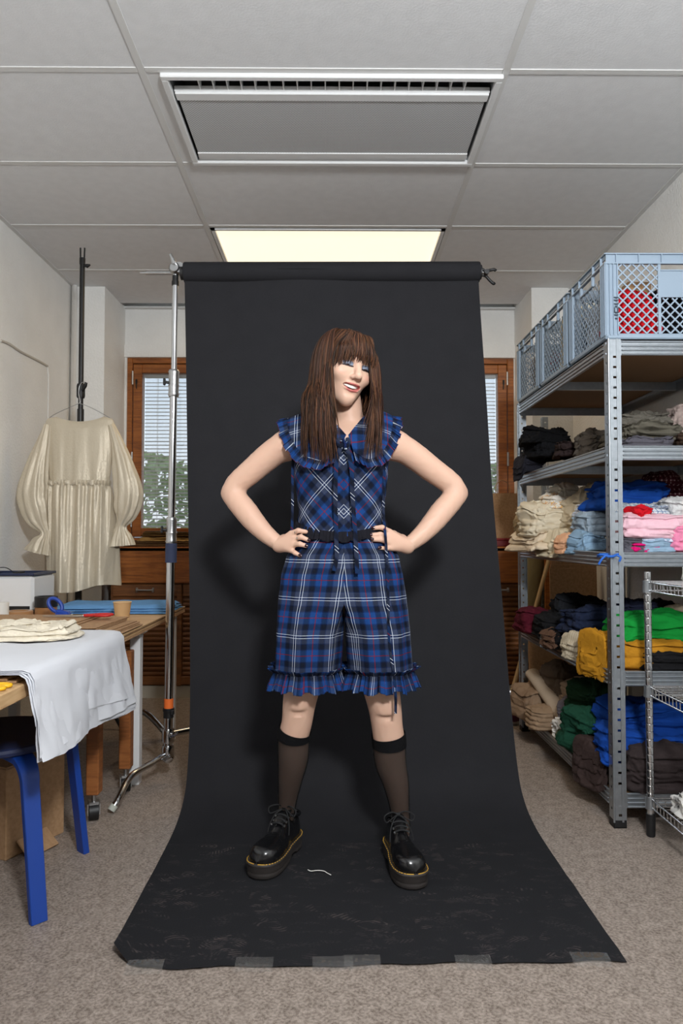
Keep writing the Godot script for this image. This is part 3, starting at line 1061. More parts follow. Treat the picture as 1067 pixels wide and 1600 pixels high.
# ------------------------------------------------------------------ stands
func stands() -> void:
	var chrome: Material = mats.chrome
	var steel: Material = mats.satin_steel
	var Z := 2.985
	var base := at(265, 1188, Z)
	var top := at(269, 428, Z)
	top.x = -0.668
	base.x = -0.684
	var t := thing("light_stand", "chrome three-section stand holding the left end of the paper roll", "stand", Vector3(base.x, 0, base.z))
	var off := t.position
	var pt := func(py: float) -> Vector3:
		var y := at(266, py, Z).y
		return base.lerp(top, (y - base.y) / (top.y - base.y)) - off
	var g := G.new()
	g.tube([pt.call(428), pt.call(590)], 0.0118, 16)
	part("upper_tube", g, chrome, t)
	g = G.new()
	g.tube([pt.call(600), pt.call(820)], 0.0150, 16)
	part("middle_tube", g, chrome, t)
	g = G.new()
	g.tube([pt.call(840), pt.call(1188)], 0.0180, 16)
	part("lower_tube", g, chrome, t)
	for c in [[578, 620], [808, 850]]:
		g = G.new()
		var a: Vector3 = pt.call(c[0])
		var b: Vector3 = pt.call(c[1])
		g.tube([a, a.lerp(b, 0.08), a.lerp(b, 0.12), a.lerp(b, 0.55), a.lerp(b, 0.57), a.lerp(b, 0.62), a.lerp(b, 0.64), a.lerp(b, 0.86), a.lerp(b, 0.9), b], [0.019, 0.024, 0.021, 0.021, 0.0225, 0.0225, 0.021, 0.021, 0.024, 0.020], 18)
		var cl := part("collar", g, steel, t)
		g = G.new()
		var m := a.lerp(b, 0.5)
		g.tube([m, m + Vector3(-0.042, 0.004, 0.012)], 0.006, 8)
		g.box(m + Vector3(-0.036, 0.004, 0.012), Vector3(0.010, 0.03, 0.012), Basis.IDENTITY, 0.003)
		part("knob", g, mats.black_plastic, cl)
	g = G.new()
	g.tube([pt.call(849), pt.call(879)], 0.0235, 18)
	part("grip", g, m_plain("navy_tape", c8(44, 52, 78), 0.85), t)
	g = G.new()
	g.tube([pt.call(1091), pt.call(1107)], 0.0188, 18)
	part("orange_tape", g, m_plain("orange_tape", c8(232, 110, 40), 0.7), t)
	g = G.new()
	var bp := [pt.call(1106), pt.call(1110), pt.call(1112), pt.call(1121)]
	g.tube(bp, [0.023, 0.024, 0.021, 0.021], 16)
	g.box(bp[2] + Vector3(0.018, 0, 0.012), Vector3(0.016, 0.022, 0.016), Basis.IDENTITY, 0.004)
	part("ring", g, mats.black_plastic, t)
	# hub and three legs
	g = G.new()
	g.tube([pt.call(1138), pt.call(1142), pt.call(1158), pt.call(1160)], [0.022, 0.026, 0.026, 0.022], 16)
	g.tube([pt.call(1164), pt.call(1168), pt.call(1184), pt.call(1190)], [0.022, 0.026, 0.026, 0.018], 16)
	part("hub", g, chrome, t)
	var foot := on_level(173, 1272) - off + Vector3(0, 0.012, 0)
	var h1: Vector3 = pt.call(1178)
	var h2: Vector3 = pt.call(1150)
	var legs := [
		[h1 + Vector3(-0.01, 0, 0.01), at(240, 1191, 2.90) - off, at(212, 1207, 2.80) - off, at(198, 1222, 2.75) - off, at(184, 1250, 2.67) - off, foot],
		[h2, h2 + Vector3(-0.10, 0.055, -0.10), h2 + Vector3(-0.17, 0.06, -0.17), h2 + Vector3(-0.21, 0.02, -0.21), Vector3(h2.x - 0.27, 0.014, h2.z - 0.27)],
		[h2 + Vector3(0.02, 0.01, 0), h2 + Vector3(0.12, 0.012, -0.07), h2 + Vector3(0.20, 0.0, -0.12), Vector3(h2.x + 0.30, 0.014, h2.z - 0.19)]]
	for i in 3:
		g = G.new()
		var ln := spline(legs[i], 6)
		g.tube(ln, 0.0125, 12)
		var lg := part("leg", g, chrome, t)
		g = G.new()
		var e: Vector3 = ln[-1]
		var dd: Vector3 = (ln[-1] - ln[-2]).normalized()
		g.tube([e - dd * 0.022, e - dd * 0.001], 0.0145, 12)
		part("rubber_foot", g, m_plain("rubber_grey", c8(176, 178, 168), 0.8), lg)
	for hk in [[h2, Vector3(0.03, 0.012, 0.03)], [h1, Vector3(0.012, -0.012, 0.035)]]:
		g = G.new()
		g.tube([hk[0], hk[0] + hk[1]], [0.014, 0.009], 10)
		g.box(hk[0] + hk[1], Vector3(0.036, 0.012, 0.010), Basis(Vector3(0, 0, 1), 0.5), 0.003)
		part("wing_screw", g, chrome, t)
	# grip head at the top
	var hd: Vector3 = pt.call(421)
	g = G.new()
	g.tube([pt.call(446), pt.call(440), pt.call(438), pt.call(431)], [0.0150, 0.0150, 0.0125, 0.0125], 14)
	part("top_ring", g, mats.black_plastic, t)
	g = G.new()
	g.tube([hd + Vector3(0, 0, -0.03), hd + Vector3(0, 0, -0.022), hd + Vector3(0, 0, 0.022), hd + Vector3(0, 0, 0.03)], [0.017, 0.024, 0.024, 0.017], 20)
	g.tube([hd + Vector3(0.018, 0.002, -0.02), hd + Vector3(0.018, 0.002, 0.024)], 0.022, 18)
	var gh := part("grip_head", g, steel, t)
	g = G.new()
	g.tube([hd + Vector3(0.002, 0.012, 0.034), hd + Vector3(-0.004, 0.03, 0.036), hd + Vector3(-0.014, 0.05, 0.038)], [0.010, 0.009, 0.006], 10)
	g.tube([hd + Vector3(0.004, 0.014, 0.03), hd + Vector3(0.004, 0.014, 0.046)], 0.006, 8)
	part("lever", g, steel, gh)
	# plain black stand at the right end, behind the paper
	var b2 := thing("light_stand", "black light stand behind the paper under its right end", "stand", Vector3(0.585, 0, -3.02))
	g = G.new()
	g.tube([Vector3(0, 0.06, 0), Vector3(0, 2.075, 0)], 0.013, 12)
	part("pole", g, mats.black_metal, b2)
	for k in 3:
		g = G.new()
		var a := TAU * k / 3.0 + 2.6
		g.tube([Vector3(0, 0.45, 0), Vector3([-0.28, -0.12, 0.04][k], 0.012, [-0.05, -0.28, -0.30][k])], 0.009, 8)
		part("leg", g, mats.black_metal, b2)
	# black pole stand that carries the dress
	var p := thing("light_stand", "tall black stand by the left pier with the cream dress hooked on it", "stand", Vector3(-1.365, 0, -3.86))
	var top3 := at(124, 412, 3.86).y
	g = G.new()
	g.tube([Vector3(0, 0.1, 0), Vector3(0, 1.68, 0)], 0.0175, 16)
	part("lower_tube", g, mats.black_metal, p)
	g = G.new()
	g.tube([Vector3(0, 1.6, 0), Vector3(0, top3, 0)], 0.0135, 16)
	part("upper_tube", g, mats.black_metal, p)
	g = G.new()
	var y1 := at(124, 600, 3.86).y
	var y0 := at(124, 622, 3.86).y
	g.tube([Vector3(0, y0, 0), Vector3(0, y0 + 0.01, 0), Vector3(0, y1 - 0.01, 0), Vector3(0, y1, 0)], [0.019, 0.022, 0.022, 0.019], 14)
	part("collar", g, mats.black_plastic, p)
	g = G.new()
	g.tube([Vector3(0.012, (y0 + y1) / 2, 0.012), Vector3(0.03, y1 - 0.014, 0.02), Vector3(0.036, y1 + 0.004, 0.022)], [0.009, 0.010, 0.007], 10)
	part("knob", g, mats.black_plastic, p)
	g = G.new()
	g.tube([Vector3(0, top3 - 0.004, 0), Vector3(0, top3 + 0.03, 0)], 0.0155, 14)
	for s in [-1, 1]: g.tube([Vector3(s * 0.010, top3 + 0.028, 0), Vector3(s * 0.0115, top3 + 0.086, 0)], 0.0045, 8)
	part("fork", g, mats.black_plastic, p)
	g = G.new()
	g.tube([Vector3(0.01, top3 - 0.012, 0.004), Vector3(0.03, top3 - 0.016, 0.01), Vector3(0.046, top3 - 0.010, 0.01)], [0.006, 0.011, 0.004], 10)
	part("thumb_screw", g, mats.black_plastic, p)
	for k in 3:
		g = G.new()
		var a := TAU * k / 3.0 + 0.3
		g.tube([Vector3(0, 0.42, 0), Vector3(cos(a) * 0.27, 0.012, sin(a) * 0.27)], 0.010, 8)
		part("leg", g, mats.black_metal, p)

# ------------------------------------------------------------------ the cream silk dress on its hanger
func dress() -> void:
	var Z := 3.765
	var silk := StandardMaterial3D.new()
	silk.albedo_color = c8(204, 192, 170)
	silk.roughness = 0.46
	silk.metallic = 0.22
	silk.normal_enabled = true
	silk.normal_texture = bump_tex(256, noise(FastNoiseLite.TYPE_SIMPLEX, 0.07, 4, 81), 3.0)
	silk.normal_scale = 0.28
	silk.uv1_triplanar = true
	silk.uv1_scale = Vector3(6.0, 2.4, 6.0)
	mats.silk = silk
	var o := at(125, 658, Z)
	var u := Z / FOCAL
	var hg := thing("clothes_hanger", "thin wire hanger hooked on the black stand", "hanger", o)
	var g := G.new()
	var hp := []
	for q in [[131, 604], [134, 601], [133, 597], [128, 598], [124, 604], [123, 615], [125, 627], [124, 630]]: hp.append(at(q[0], q[1], 3.835) - o)
	g.tube(spline(hp, 4), 0.0020, 6)
	part("hook", g, mats.satin_steel, hg)
	g = G.new()
	hp = []
	for q in [[124, 630], [108, 637], [88, 646], [76, 655], [90, 661], [160, 661], [174, 656], [163, 648], [140, 636], [124, 630]]: hp.append(at(q[0], q[1], Z + 0.005) - o)
	g.tube(spline(hp, 3), 0.0020, 6)
	part("wire", g, mats.satin_steel, hg)
	var t := thing("silk_dress", "cream silk smock dress with puffed sleeves hanging on the black stand", "dress", o)
	# body: flattened rings, px half-extents converted at its distance. [py, left, right, thickness, pleat]
	var tab := [[650, 88, 163, 0.010, 0.0], [655, 72, 177, 0.018, 0.001], [670, 70, 180, 0.030, 0.002], [700, 72, 178, 0.036, 0.004], [730, 76, 174, 0.040, 0.006], [754, 78, 171, 0.044, 0.009]]
	var sk := [[757, 77, 172, 0.046, 0.010], [764, 74, 176, 0.050, 0.012], [790, 72, 179, 0.058, 0.013], [830, 73, 184, 0.066, 0.015], [880, 73, 187, 0.074, 0.018], [920, 74, 189, 0.080, 0.020]]
	for sec in 2:
		var tb: Array = tab if sec == 0 else sk
		var rows := []
		var y0: float = tb[0][0]
		var y1: float = tb[-1][0]
		var steps := 26
		for i in steps + 1:
			var py := lerpf(y0, y1, float(i) / steps)
			var q := lerp_table(tb, py)
			var row := PackedVector3Array()
			for j in 145:
				var th := TAU * j / 144.0
				var cx: float = (q[1] + q[2]) / 2
				var hw: float = (q[2] - q[1]) / 2
				var x: float = cx + hw * cos(th)
				var s := (x - 124.0) / 50.0
				var f := float(i) / steps
				var pl := 0.0
				if sec == 0:
					pl = cloth_noise.get_noise_2d(s * 3.1 + 5.0, f * 0.5) + 0.5 * sin(s * 9.0 + 1.0)
				else:
					pl = sin(s * 8.2 + 1.3 * sin(s * 2.0)) * (0.4 + 0.6 * f) + 0.8 * sin(s * 26.0 + 3.0 * cloth_noise.get_noise_2d(s * 2.0, 1.0)) * pow(1.0 - f, 1.5) + 0.5 * cloth_noise.get_noise_2d(s * 4.0, f * 0.8 + 9.0)
				var dip := 0.0
				# boat neckline dips in the middle; hem waves
				if sec == 0 and i < 6: dip = (1.0 - i / 6.0) * 9.0 * (1.0 - pow(clampf((x - 125.0) / 40.0, -1, 1), 2.0))
				if sec == 1: dip = f * (4.0 * sin(s * 3.3 + 2.0) - s * 4.0)
				var p := at(x, py + dip, Z) - o
				p.z = sin(th) * q[3] * (1.0 if sin(th) > 0 else 0.5) + pl * q[4] * (1.0 if sin(th) > 0 else 0.4)
				row.append(p)
			rows.append(row)
		g = G.new()
		g.grid(rows)
		part("bodice" if sec == 0 else "skirt", g, silk, t)
	# gathered frill at the waist seam
	g = G.new()
	var rows2 := []
	for i in 4:
		var row := PackedVector3Array()
		for j in 241:
			var th := TAU * j / 240.0
			var x := 124.5 + 48.5 * cos(th)
			var p := at(x, 751 + i * 2.6 + sin(j * 1.1) * 0.8, Z) - o
			p.z = sin(th) * 0.048 + (0.006 + 0.007 * sin(j * 0.9 + 2.0 * sin(j * 0.23))) * (1.0 if i in [1, 2] else 0.2) * signf(sin(th) + 0.001)
			row.append(p)
		rows2.append(row)
	g.grid(rows2)
	part("waist_frill", g, silk, t)
	var sl := [[[[76, 664], [70, 690], [60, 730], [53, 772], [60, 808], [72, 832], [68, 848], [64, 864]], [5, 9.5, 16, 22, 18, 7.5, 15, 20]], [[[175, 664], [184, 692], [194, 730], [201, 772], [198, 802], [191, 822], [191, 838], [192, 853]], [5, 9.5, 16, 21, 17, 7.5, 13, 17]]]
	for k in 2:
		var ctrl := []
		for q in sl[k][0]:
			var p := at(q[0], q[1], Z) - o
			p.z += 0.012
			ctrl.append(p)
		var rc := []
		for q in sl[k][1]: rc.append(Vector3(q * u, 0, 0))
		var line := spline(ctrl, 7)
		var rad := spline(rc, 7)
		var rows := []
		for i in line.size():
			var a: Vector3 = line[maxi(i - 1, 0)]
			var b: Vector3 = line[mini(i + 1, line.size() - 1)]
			var d := (b - a).normalized()
			var x := Vector3(-d.y, d.x, 0).normalized()
			var row := PackedVector3Array()
			var f := float(i) / (line.size() - 1)
			for j in 65:
				var th := TAU * j / 64.0
				var rr: float = rad[i].x
				var gather := 0.10 * sin(th * 9 + 3.0 * sin(f * 3.0 + k)) + 0.16 * cloth_noise.get_noise_2d(cos(th) * 1.6 + k * 7.0, f * 3.0)
				if f > 0.70: gather += 0.16 * sin(th * 11)
				rr *= 1.0 + gather
				row.append(line[i] + x * cos(th) * rr + Vector3(0, 0, 1) * sin(th) * (rr * 0.55 + 0.008))
			rows.append(row)
		g = G.new()
		g.grid(rows)
		part("sleeve", g, silk, t)

# ------------------------------------------------------------------ work tables on the left
func hoop(g: G, c: Vector3, ro: float, ri: float, h: float, seg := 28) -> void:
	g.lathe([Vector2(ri, 0), Vector2(ro - 0.002, 0), Vector2(ro, 0.002), Vector2(ro, h - 0.002), Vector2(ro - 0.002, h), Vector2(ri, h), Vector2(ri, 0)], seg, Transform3D(Basis.IDENTITY, c))

func flat_sheet(w: float, d: float, amp: float, sd: float, thick: float) -> G:
	# a thin folded cloth or card lying flat, with thickness, rounded edge and ripples
	var g := G.new()
	var rows := []
	var nu := 26
	var nv := 20
	for side in 2:
		for i in nv + 1:
			var row := PackedVector3Array()
			var v := float(i) / nv - 0.5
			if side == 1: v = -v
			for j in nu + 1:
				var u := float(j) / nu - 0.5
				var e := minf(1.0, minf(0.5 - absf(u), 0.5 - absf(v)) * 14.0)
				var h := thick * sqrt(maxf(0.0, e)) * (1.0 if side == 0 else 0.0)
				h += amp * (cloth_noise.get_noise_3d(u * w * 5.0, v * d * 5.0, sd) + 0.6) * e
				row.append(Vector3(u * w + 0.012 * cloth_noise.get_noise_3d(v * 4.0, sd, 2.0), maxf(0.0005, h), v * d + 0.012 * cloth_noise.get_noise_3d(u * 4.0, sd, 7.0)))
			rows.append(row)
	g.grid(rows)
	return g

func caster(parent: Node, p: Vector3, turn := 0.0) -> void:
	var b := Basis(Vector3.UP, turn)
	var g := G.new()
	g.tube([p + b * Vector3(-0.016, 0.03, 0), p + b * Vector3(0.016, 0.03, 0)], 0.03, 20)
	var w := part("wheel", g, mats.black_plastic, parent)
	g = G.new()
	g.box(p + b * Vector3(0, 0.058, -0.006), Vector3(0.040, 0.012, 0.044), b, 0.004)
	for s in [-1, 1]: g.box(p + b * Vector3(s * 0.020, 0.040, -0.002), Vector3(0.003, 0.04, 0.034), b)
	g.tube([p + Vector3(0, 0.06, 0), p + Vector3(0, 0.09, 0)], 0.008, 8)
	part("fork", g, mats.satin_steel, w)

func table_side() -> void:
	var ply: Material = mats.plywood
	var top_y := 0.645
	# far table: plywood board on white legs
	var t := thing("work_table", "plywood work table on white square legs beside the chrome stand", "table", Vector3(-1.2, 0, -3.12))
	for k in 4:
		boxpart("ply_layer", Vector3(0.0, top_y - 0.028 + 0.0075 * k, 0.0), Vector3(0.86 - 0.004 * ((k * 7) % 3), 0.0068, 1.20), ply if k % 2 else mats.kraft, t, 0.001)
	var white: Material = mats.white_metal
	for lx in [-0.38, 0.388]:
		for lz in [-0.48, 0.15]:
			boxpart("leg", Vector3(lx, 0.305, lz), Vector3(0.042, 0.61, 0.046), white, t, 0.003)
	for lz in [-0.48, 0.15]: boxpart("apron", Vector3(0, 0.598, lz), Vector3(0.82, 0.024, 0.05), white, t, 0.003)
	var g := G.new()
	g.prism(PackedVector2Array([Vector2(0, 0), Vector2(0.05, 0), Vector2(0, -0.03)]), Transform3D(Basis.IDENTITY, Vector3(0.38, 0.612, 0.15)), 0.04)
	part("bracket", g, white, t)
	# near table: thick board on a wooden trestle with casters
	var t2 := thing("trestle_table", "thick plywood table on a brown wooden trestle with casters", "table", Vector3(-1.2, 0, -1.90))
	boxpart("tabletop", Vector3(0.02, top_y - 0.018, 0.0), Vector3(0.86, 0.036, 1.20), ply, t2, 0.003)
	var wd: Material = mats.trestle_wood
	for q in [[0.345, -0.70], [0.375, -0.985], [-0.35, -0.70], [-0.35, -0.985]]:
		boxpart("leg", Vector3(q[0], 0.32, q[1]), Vector3(0.045, 0.46, 0.05), wd, t2, 0.004)
		caster(t2, Vector3(q[0], 0, q[1] + 0.004), 0.4)
	for x in [-0.35, 0.36]:
		boxpart("rail", Vector3(x, 0.53, -0.84), Vector3(0.03, 0.05, 0.30), wd, t2, 0.003)
		boxpart("brace", Vector3(x, 0.40, -0.84), Vector3(0.025, 0.045, 0.34), wd, t2, 0.003, Basis(Vector3.RIGHT, -0.35))
		boxpart("leg", Vector3(x, 0.30, 0.42), Vector3(0.045, 0.60, 0.05), wd, t2, 0.004)
	for z in [-0.84, 0.42]: boxpart("cross_rail", Vector3(0, 0.572, z), Vector3(0.75, 0.048, 0.04), wd, t2, 0.003)
	# brown card under the white paper
	var card := thing("card_stack", "flat stack of brown card under the white paper sheets", "card", Vector3(-1.17, top_y + 0.0005, -2.13))
	for k in 3: boxpart("card_sheet", Vector3(-0.02 * k, 0.0035 + 0.0068 * k, 0.004 * k), Vector3(0.80, 0.0062, 0.74), mats.kraft, card, 0.001)
	# white paper sheets draped over the edge of the table
	var ws := thing("white_paper_sheets", "large white paper sheets draped over the near table edge above the blue stool", "paper", Vector3(-0.765, top_y + 0.029, -2.13))
	var wp := m_plain("white_paper", c8(224, 226, 232), 0.8)
	wp.backlight_enabled = true
	wp.backlight = Color(0.25, 0.25, 0.26)
	var hang := [0.185, 0.178, 0.165, 0.12]
	for k in 4:
		g = G.new()
		var rows := []
		var nv := 34
		for i in nv + 1:
			var v := float(i) / nv
			var z := lerpf(0.375 + 0.006 * k, -0.375 - 0.004 * k, v)
			var row := PackedVector3Array()
			var hl: float = hang[k] * (1.0 + 0.28 * v + 0.02 * sin(v * 9.0 + k))
			if k == 3: hl *= 0.75 + 0.5 * v
			var lx := 0.0 if v < 0.9 else (v - 0.9) * 0.12
			for j in 41:
				var s := float(j) / 40.0
				var p := Vector3.ZERO
				var flat_len := 0.62
				var l := s * (flat_len + 0.05 + hl)
				if l < flat_len:
					p = Vector3(-flat_len + l + 0.012, 0.0, z)
				else:
					var q := l - flat_len
					var r := 0.030
					if q < r * PI / 2:
						p = Vector3(0.012 + sin(q / r) * r, -r + cos(q / r) * r, z)
					else:
						var d := q - r * PI / 2
						p = Vector3(0.012 + r + d * (0.10 + 0.05 * k * 0.4), -r - d, z + d * (0.05 if v < 0.5 else -0.05) * (absf(v - 0.5) * 2.0))
						p.x += d * 0.07 * sin(v * 7.5 + 0.5 * k) * smoothstep(0, 0.2, d)
						p.x += 0.012 * cloth_noise.get_noise_3d(v * 7.0, d * 6.0, k * 3.0) * smoothstep(0.0, 0.05, d)
				p.y += 0.0035 * cloth_noise.get_noise_3d(p.x * 5.0, z * 3.0, 4.0) + 0.0022 * absf(cloth_noise.get_noise_2d(p.x * 9.0 + z * 3.0, z * 2.0)) - 0.0022 * k
				p.x -= 0.0025 * k + lx * 0.3
				p.y += 0.003
				row.append(p)
			rows.append(row)
		g.grid(rows)
		part("sheet", g, wp, ws)
	# cream knit lying on the paper
	var kn := thing("knitted_garment", "cream fluffy knitted garment folded on the white paper", "knitwear", at(40, 990, 2.30))
	kn.position.y = top_y + 0.035
	var km := m_cloth("knit", c8(226, 216, 196), 0.95)
	km.normal_scale = 0.9
	mi("knit", lump_mesh(Vector3(0.34, 0.040, 0.20), 501.0, 2, 1.5, 0.0), km, kn)
	var sl2 := mi("sleeve", lump_mesh(Vector3(0.20, 0.026, 0.12), 517.0, 1, 1.7, 0.0), km, kn)
	sl2.position = Vector3(-0.02, 0.030, -0.01)
	sl2.rotation.y = 0.5
	# kraft pattern cards
	var kc := thing("pattern_card_pile", "pile of brown kraft pattern cards spread behind the white paper", "card", Vector3(-1.10, top_y + 0.001, -2.74))
	for k in 9:
		var b := Basis(Vector3.UP, rng.randf_range(-0.05, 0.05) - 0.02)
		boxpart("card", Vector3(rng.randf_range(-0.03, 0.03) - (0.09 if k > 6 else 0.0), 0.003 + 0.0046 * k, rng.randf_range(-0.015, 0.015)), Vector3(0.60 - 0.012 * k, 0.0034, 0.36 - 0.01 * (k % 3)), mats.kraft, kc, 0.0008, b)
	# scissors
	var sc := thing("scissors", "scissors with red handles lying on the brown cards", "scissors", at(130, 962, 2.80))
	sc.position.y = top_y + 0.045
	for s in [-1, 1]:
		g = G.new()
		g.prism(PackedVector2Array([Vector2(-0.155, -0.001 * s), Vector2(-0.02, -0.009 * s), Vector2(0.012, 0.002 * s), Vector2(0.0, 0.008 * s), Vector2(-0.08, 0.006 * s)]), Transform3D(Basis(Vector3.RIGHT, -PI / 2), Vector3(0, 0.002 + 0.0022 * (s + 1), 0)), 0.002)
		part("blade", g, mats.satin_steel, sc)
		g = G.new()
		var loop := []
		for k in 16:
			var a := TAU * k / 16.0
			loop.append(Vector3(0.078 + cos(a) * 0.030, 0.008, s * 0.017 + sin(a) * 0.014))
		g.tube(loop, 0.0048, 8, false, 1.0, Vector3.UP, true)
		g.tube([Vector3(0.004, 0.006, s * 0.002), Vector3(0.028, 0.007, s * 0.008), Vector3(0.050, 0.008, s * 0.014)], 0.0055, 8)
		part("handle", g, m_plain("red_plastic", c8(190, 32, 32), 0.4), sc)
	g = G.new()
	g.lathe([Vector2(0, 0.008), Vector2(0.004, 0.0075), Vector2(0.005, 0.004)], 10)
	part("screw", g, mats.satin_steel, sc)
	# yellow-handled scissors at the left edge
	var sy := thing("scissors", "scissors with yellow handles at the near left table edge", "scissors", on_level(-14, 1073, top_y + 0.006))
	g = G.new()
	for s in [-1, 1]:
		var loop := []
		for k in 16:
			var a := TAU * k / 16.0
			loop.append(Vector3(0.014 + cos(a) * 0.024, 0.0, s * 0.016 + sin(a) * 0.014))
		g.tube(loop, 0.0048, 8, false, 1.0, Vector3.UP, true)
		g.tube([Vector3(-0.01, 0, s * 0.014), Vector3(-0.06, 0, 0)], 0.005, 8)
	part("handle", g, m_plain("yellow_plastic", c8(232, 178, 30), 0.4), sy)
	g = G.new()
	g.box(Vector3(-0.11, 0, 0.002), Vector3(0.11, 0.002, 0.014), Basis(Vector3.UP, 0.05))
	g.box(Vector3(-0.11, 0.002, -0.002), Vector3(0.11, 0.002, 0.014), Basis(Vector3.UP, -0.05))
	part("blade", g, mats.satin_steel, sy)
	# paper cup
	var c := on_level(190, 953, top_y)
	c = Vector3(c.x + 0.01, top_y, -3.36)
	var cup := thing("paper_cup", "brown kraft paper cup on the work table", "cup", at(191, 955, 3.2))
	cup.position.y = top_y + 0.001
	g = G.new()
	g.lathe([Vector2(0.0, 0.004), Vector2(0.028, 0.004), Vector2(0.029, 0.0), Vector2(0.0305, 0.0), Vector2(0.0385, 0.064), Vector2(0.0365, 0.064), Vector2(0.028, 0.004)], 28)
	part("cup_body", g, m_plain("cup_kraft", c8(196, 158, 112), 0.75), cup)
	g = G.new()
	var ring := []
	for k in 28: ring.append(Vector3(cos(TAU * k / 28.0) * 0.0390, 0.065, sin(TAU * k / 28.0) * 0.0390))
	g.tube(ring, 0.0019, 6, false, 1.0, Vector3.UP, true)
	part("rim", g, m_plain("cup_rim", c8(214, 182, 140), 0.7), cup)
	# folded blue cotton behind the cup
	var bl := thing("folded_fabric", "folded light blue cotton fabric behind the paper cup", "fabric", Vector3(-1.07, top_y + 0.001, -3.50))
	var blue := m_cloth("denim_light", c8(98, 146, 196))
	for k in 3:
		var o := part("fold", flat_sheet(0.60 - 0.03 * k, 0.36 - 0.02 * k, 0.005, 3.0 + k * 5.0, 0.012), blue, bl)
		o.position = Vector3(0.012 * k, 0.011 * k, 0.006 * k)
		o.rotation.y = 0.03 * k
	# tape rolls, dispenser, printer
	var tr := thing("tape_roll", "black tape roll lying flat in front of the printer", "tape roll", at(72, 940, 3.30))
	tr.position.y = top_y + 0.036
	g = G.new()
	hoop(g, Vector3.ZERO, 0.050, 0.037, 0.048)
	part("tape", g, m_plain("tape_black", c8(22, 22, 24), 0.35), tr)
	tr = thing("tape_roll", "brown packing tape roll under the black tape roll", "tape roll", Vector3(tr.position.x, top_y + 0.001, tr.position.z))
	g = G.new()
	hoop(g, Vector3.ZERO, 0.048, 0.036, 0.034)
	part("tape", g, m_plain("tape_brown", c8(150, 106, 66), 0.3), tr)
	tr = thing("tape_roll", "wide brown tape roll lying flat left of the black tape roll", "tape roll", at(30, 952, 3.12))
	tr.position.y = top_y + 0.001
	g = G.new()
	hoop(g, Vector3.ZERO, 0.056, 0.040, 0.036)
	part("tape", g, m_plain("tape_tan", c8(166, 124, 84), 0.3), tr)
	tr = thing("tape_roll", "white paper roll standing upright at the left edge of the photo", "paper roll", at(2, 950, 3.05))
	tr.position.y = top_y + 0.001
	g = G.new()
	hoop(g, Vector3.ZERO, 0.030, 0.012, 0.078)
	part("roll", g, m_plain("roll_white", c8(222, 220, 214), 0.8), tr)
	var td := thing("tape_dispenser", "blue plastic tape dispenser leaning beside the tape rolls", "tape dispenser", at(96, 955, 3.05))
	td.position.y = top_y + 0.001
	var bp := m_plain("blue_plastic", c8(30, 66, 158), 0.35)
	g = G.new()
	var lean := Transform3D(Basis(Vector3(0, 0, 1), 0.75) * Basis(Vector3.UP, 0.3), Vector3(-0.026, 0.066, 0))
	var lp := []
	for k in 20: lp.append(lean * Vector3(cos(TAU * k / 20.0) * 0.021, sin(TAU * k / 20.0) * 0.034, 0))
	g.tube(lp, 0.008, 8, false, 1.0, lean.basis.z, true)
	part("loop", g, bp, td)
	g = G.new()
	g.box(Vector3(0.006, 0.024, 0), Vector3(0.056, 0.042, 0.045), Basis(Vector3(0, 0, 1), -0.25), 0.008)
	part("base", g, bp, td)
	g = G.new()
	g.box(Vector3(0.036, 0.014, 0.0), Vector3(0.006, 0.026, 0.043), Basis(Vector3(0, 0, 1), -0.25), 0.002)
	part("cutter", g, m_plain("clear_grey", c8(205, 205, 200), 0.3), td)
	var pr := thing("printer", "white printer with dark blue top tray by the left wall", "printer", Vector3(-1.535, top_y + 0.001, -3.50))
	boxpart("body", Vector3(0, 0.085, 0), Vector3(0.27, 0.17, 0.26), m_plain("printer_white", c8(226, 227, 228), 0.5), pr, 0.012)
	var navy := m_plain("printer_navy", c8(30, 42, 74), 0.4)
	g = G.new()
	for s in [-1, 1]:
		g.box(Vector3(s * 0.128, 0.177, 0), Vector3(0.022, 0.012, 0.27), Basis.IDENTITY, 0.003)
		g.box(Vector3(0, 0.177, s * 0.124), Vector3(0.24, 0.012, 0.022), Basis.IDENTITY, 0.003)
	g.box(Vector3(0, 0.172, 0), Vector3(0.25, 0.003, 0.24))
	var tray := part("tray", g, navy, pr)
	boxpart("paper_stop", Vector3(0.02, 0.182, 0.02), Vector3(0.03, 0.008, 0.07), mats.black_plastic, tray, 0.002)
	boxpart("paper_slot", Vector3(0.0, 0.02, 0.128), Vector3(0.24, 0.022, 0.008), mats.black_plastic, pr)
	g = G.new()
	g.box(Vector3(0.125, 0.009, 0.12), Vector3(0.10, 0.012, 0.07), Basis.IDENTITY, 0.003)
	part("paper_tray", g, mats.black_plastic, pr)
	g = G.new()
	g.tube(spline([Vector3(-0.12, 0.175, -0.05), Vector3(-0.09, 0.20, 0.0), Vector3(-0.04, 0.205, 0.03), Vector3(0.0, 0.186, 0.04)], 6), 0.0022, 6)
	part("wire", g, mats.black_plastic, pr)
	var pad := thing("paper_pad", "white paper pad lying in front of the dress hem on the table", "paper", at(112, 940, 3.38))
	pad.position.y = top_y + 0.001
	boxpart("sheets", Vector3(0, 0.006, 0), Vector3(0.13, 0.012, 0.10), wp, pad, 0.001, Basis(Vector3.UP, 0.5))
	# blue stool with bent legs
	var st := thing("stool", "blue painted stool with bent wooden legs under the white paper", "stool", Vector3(-0.985, 0, -2.125))
	var sb := m_plain("stool_blue", c8(12, 58, 142), 0.5)
	var sd := m_plain("stool_seat", c8(26, 36, 72), 0.6)
	g = G.new()
	g.lathe([Vector2(0.0, 0.408), Vector2(0.196, 0.408), Vector2(0.203, 0.412), Vector2(0.205, 0.420), Vector2(0.203, 0.428), Vector2(0.196, 0.431), Vector2(0, 0.431)], 48)
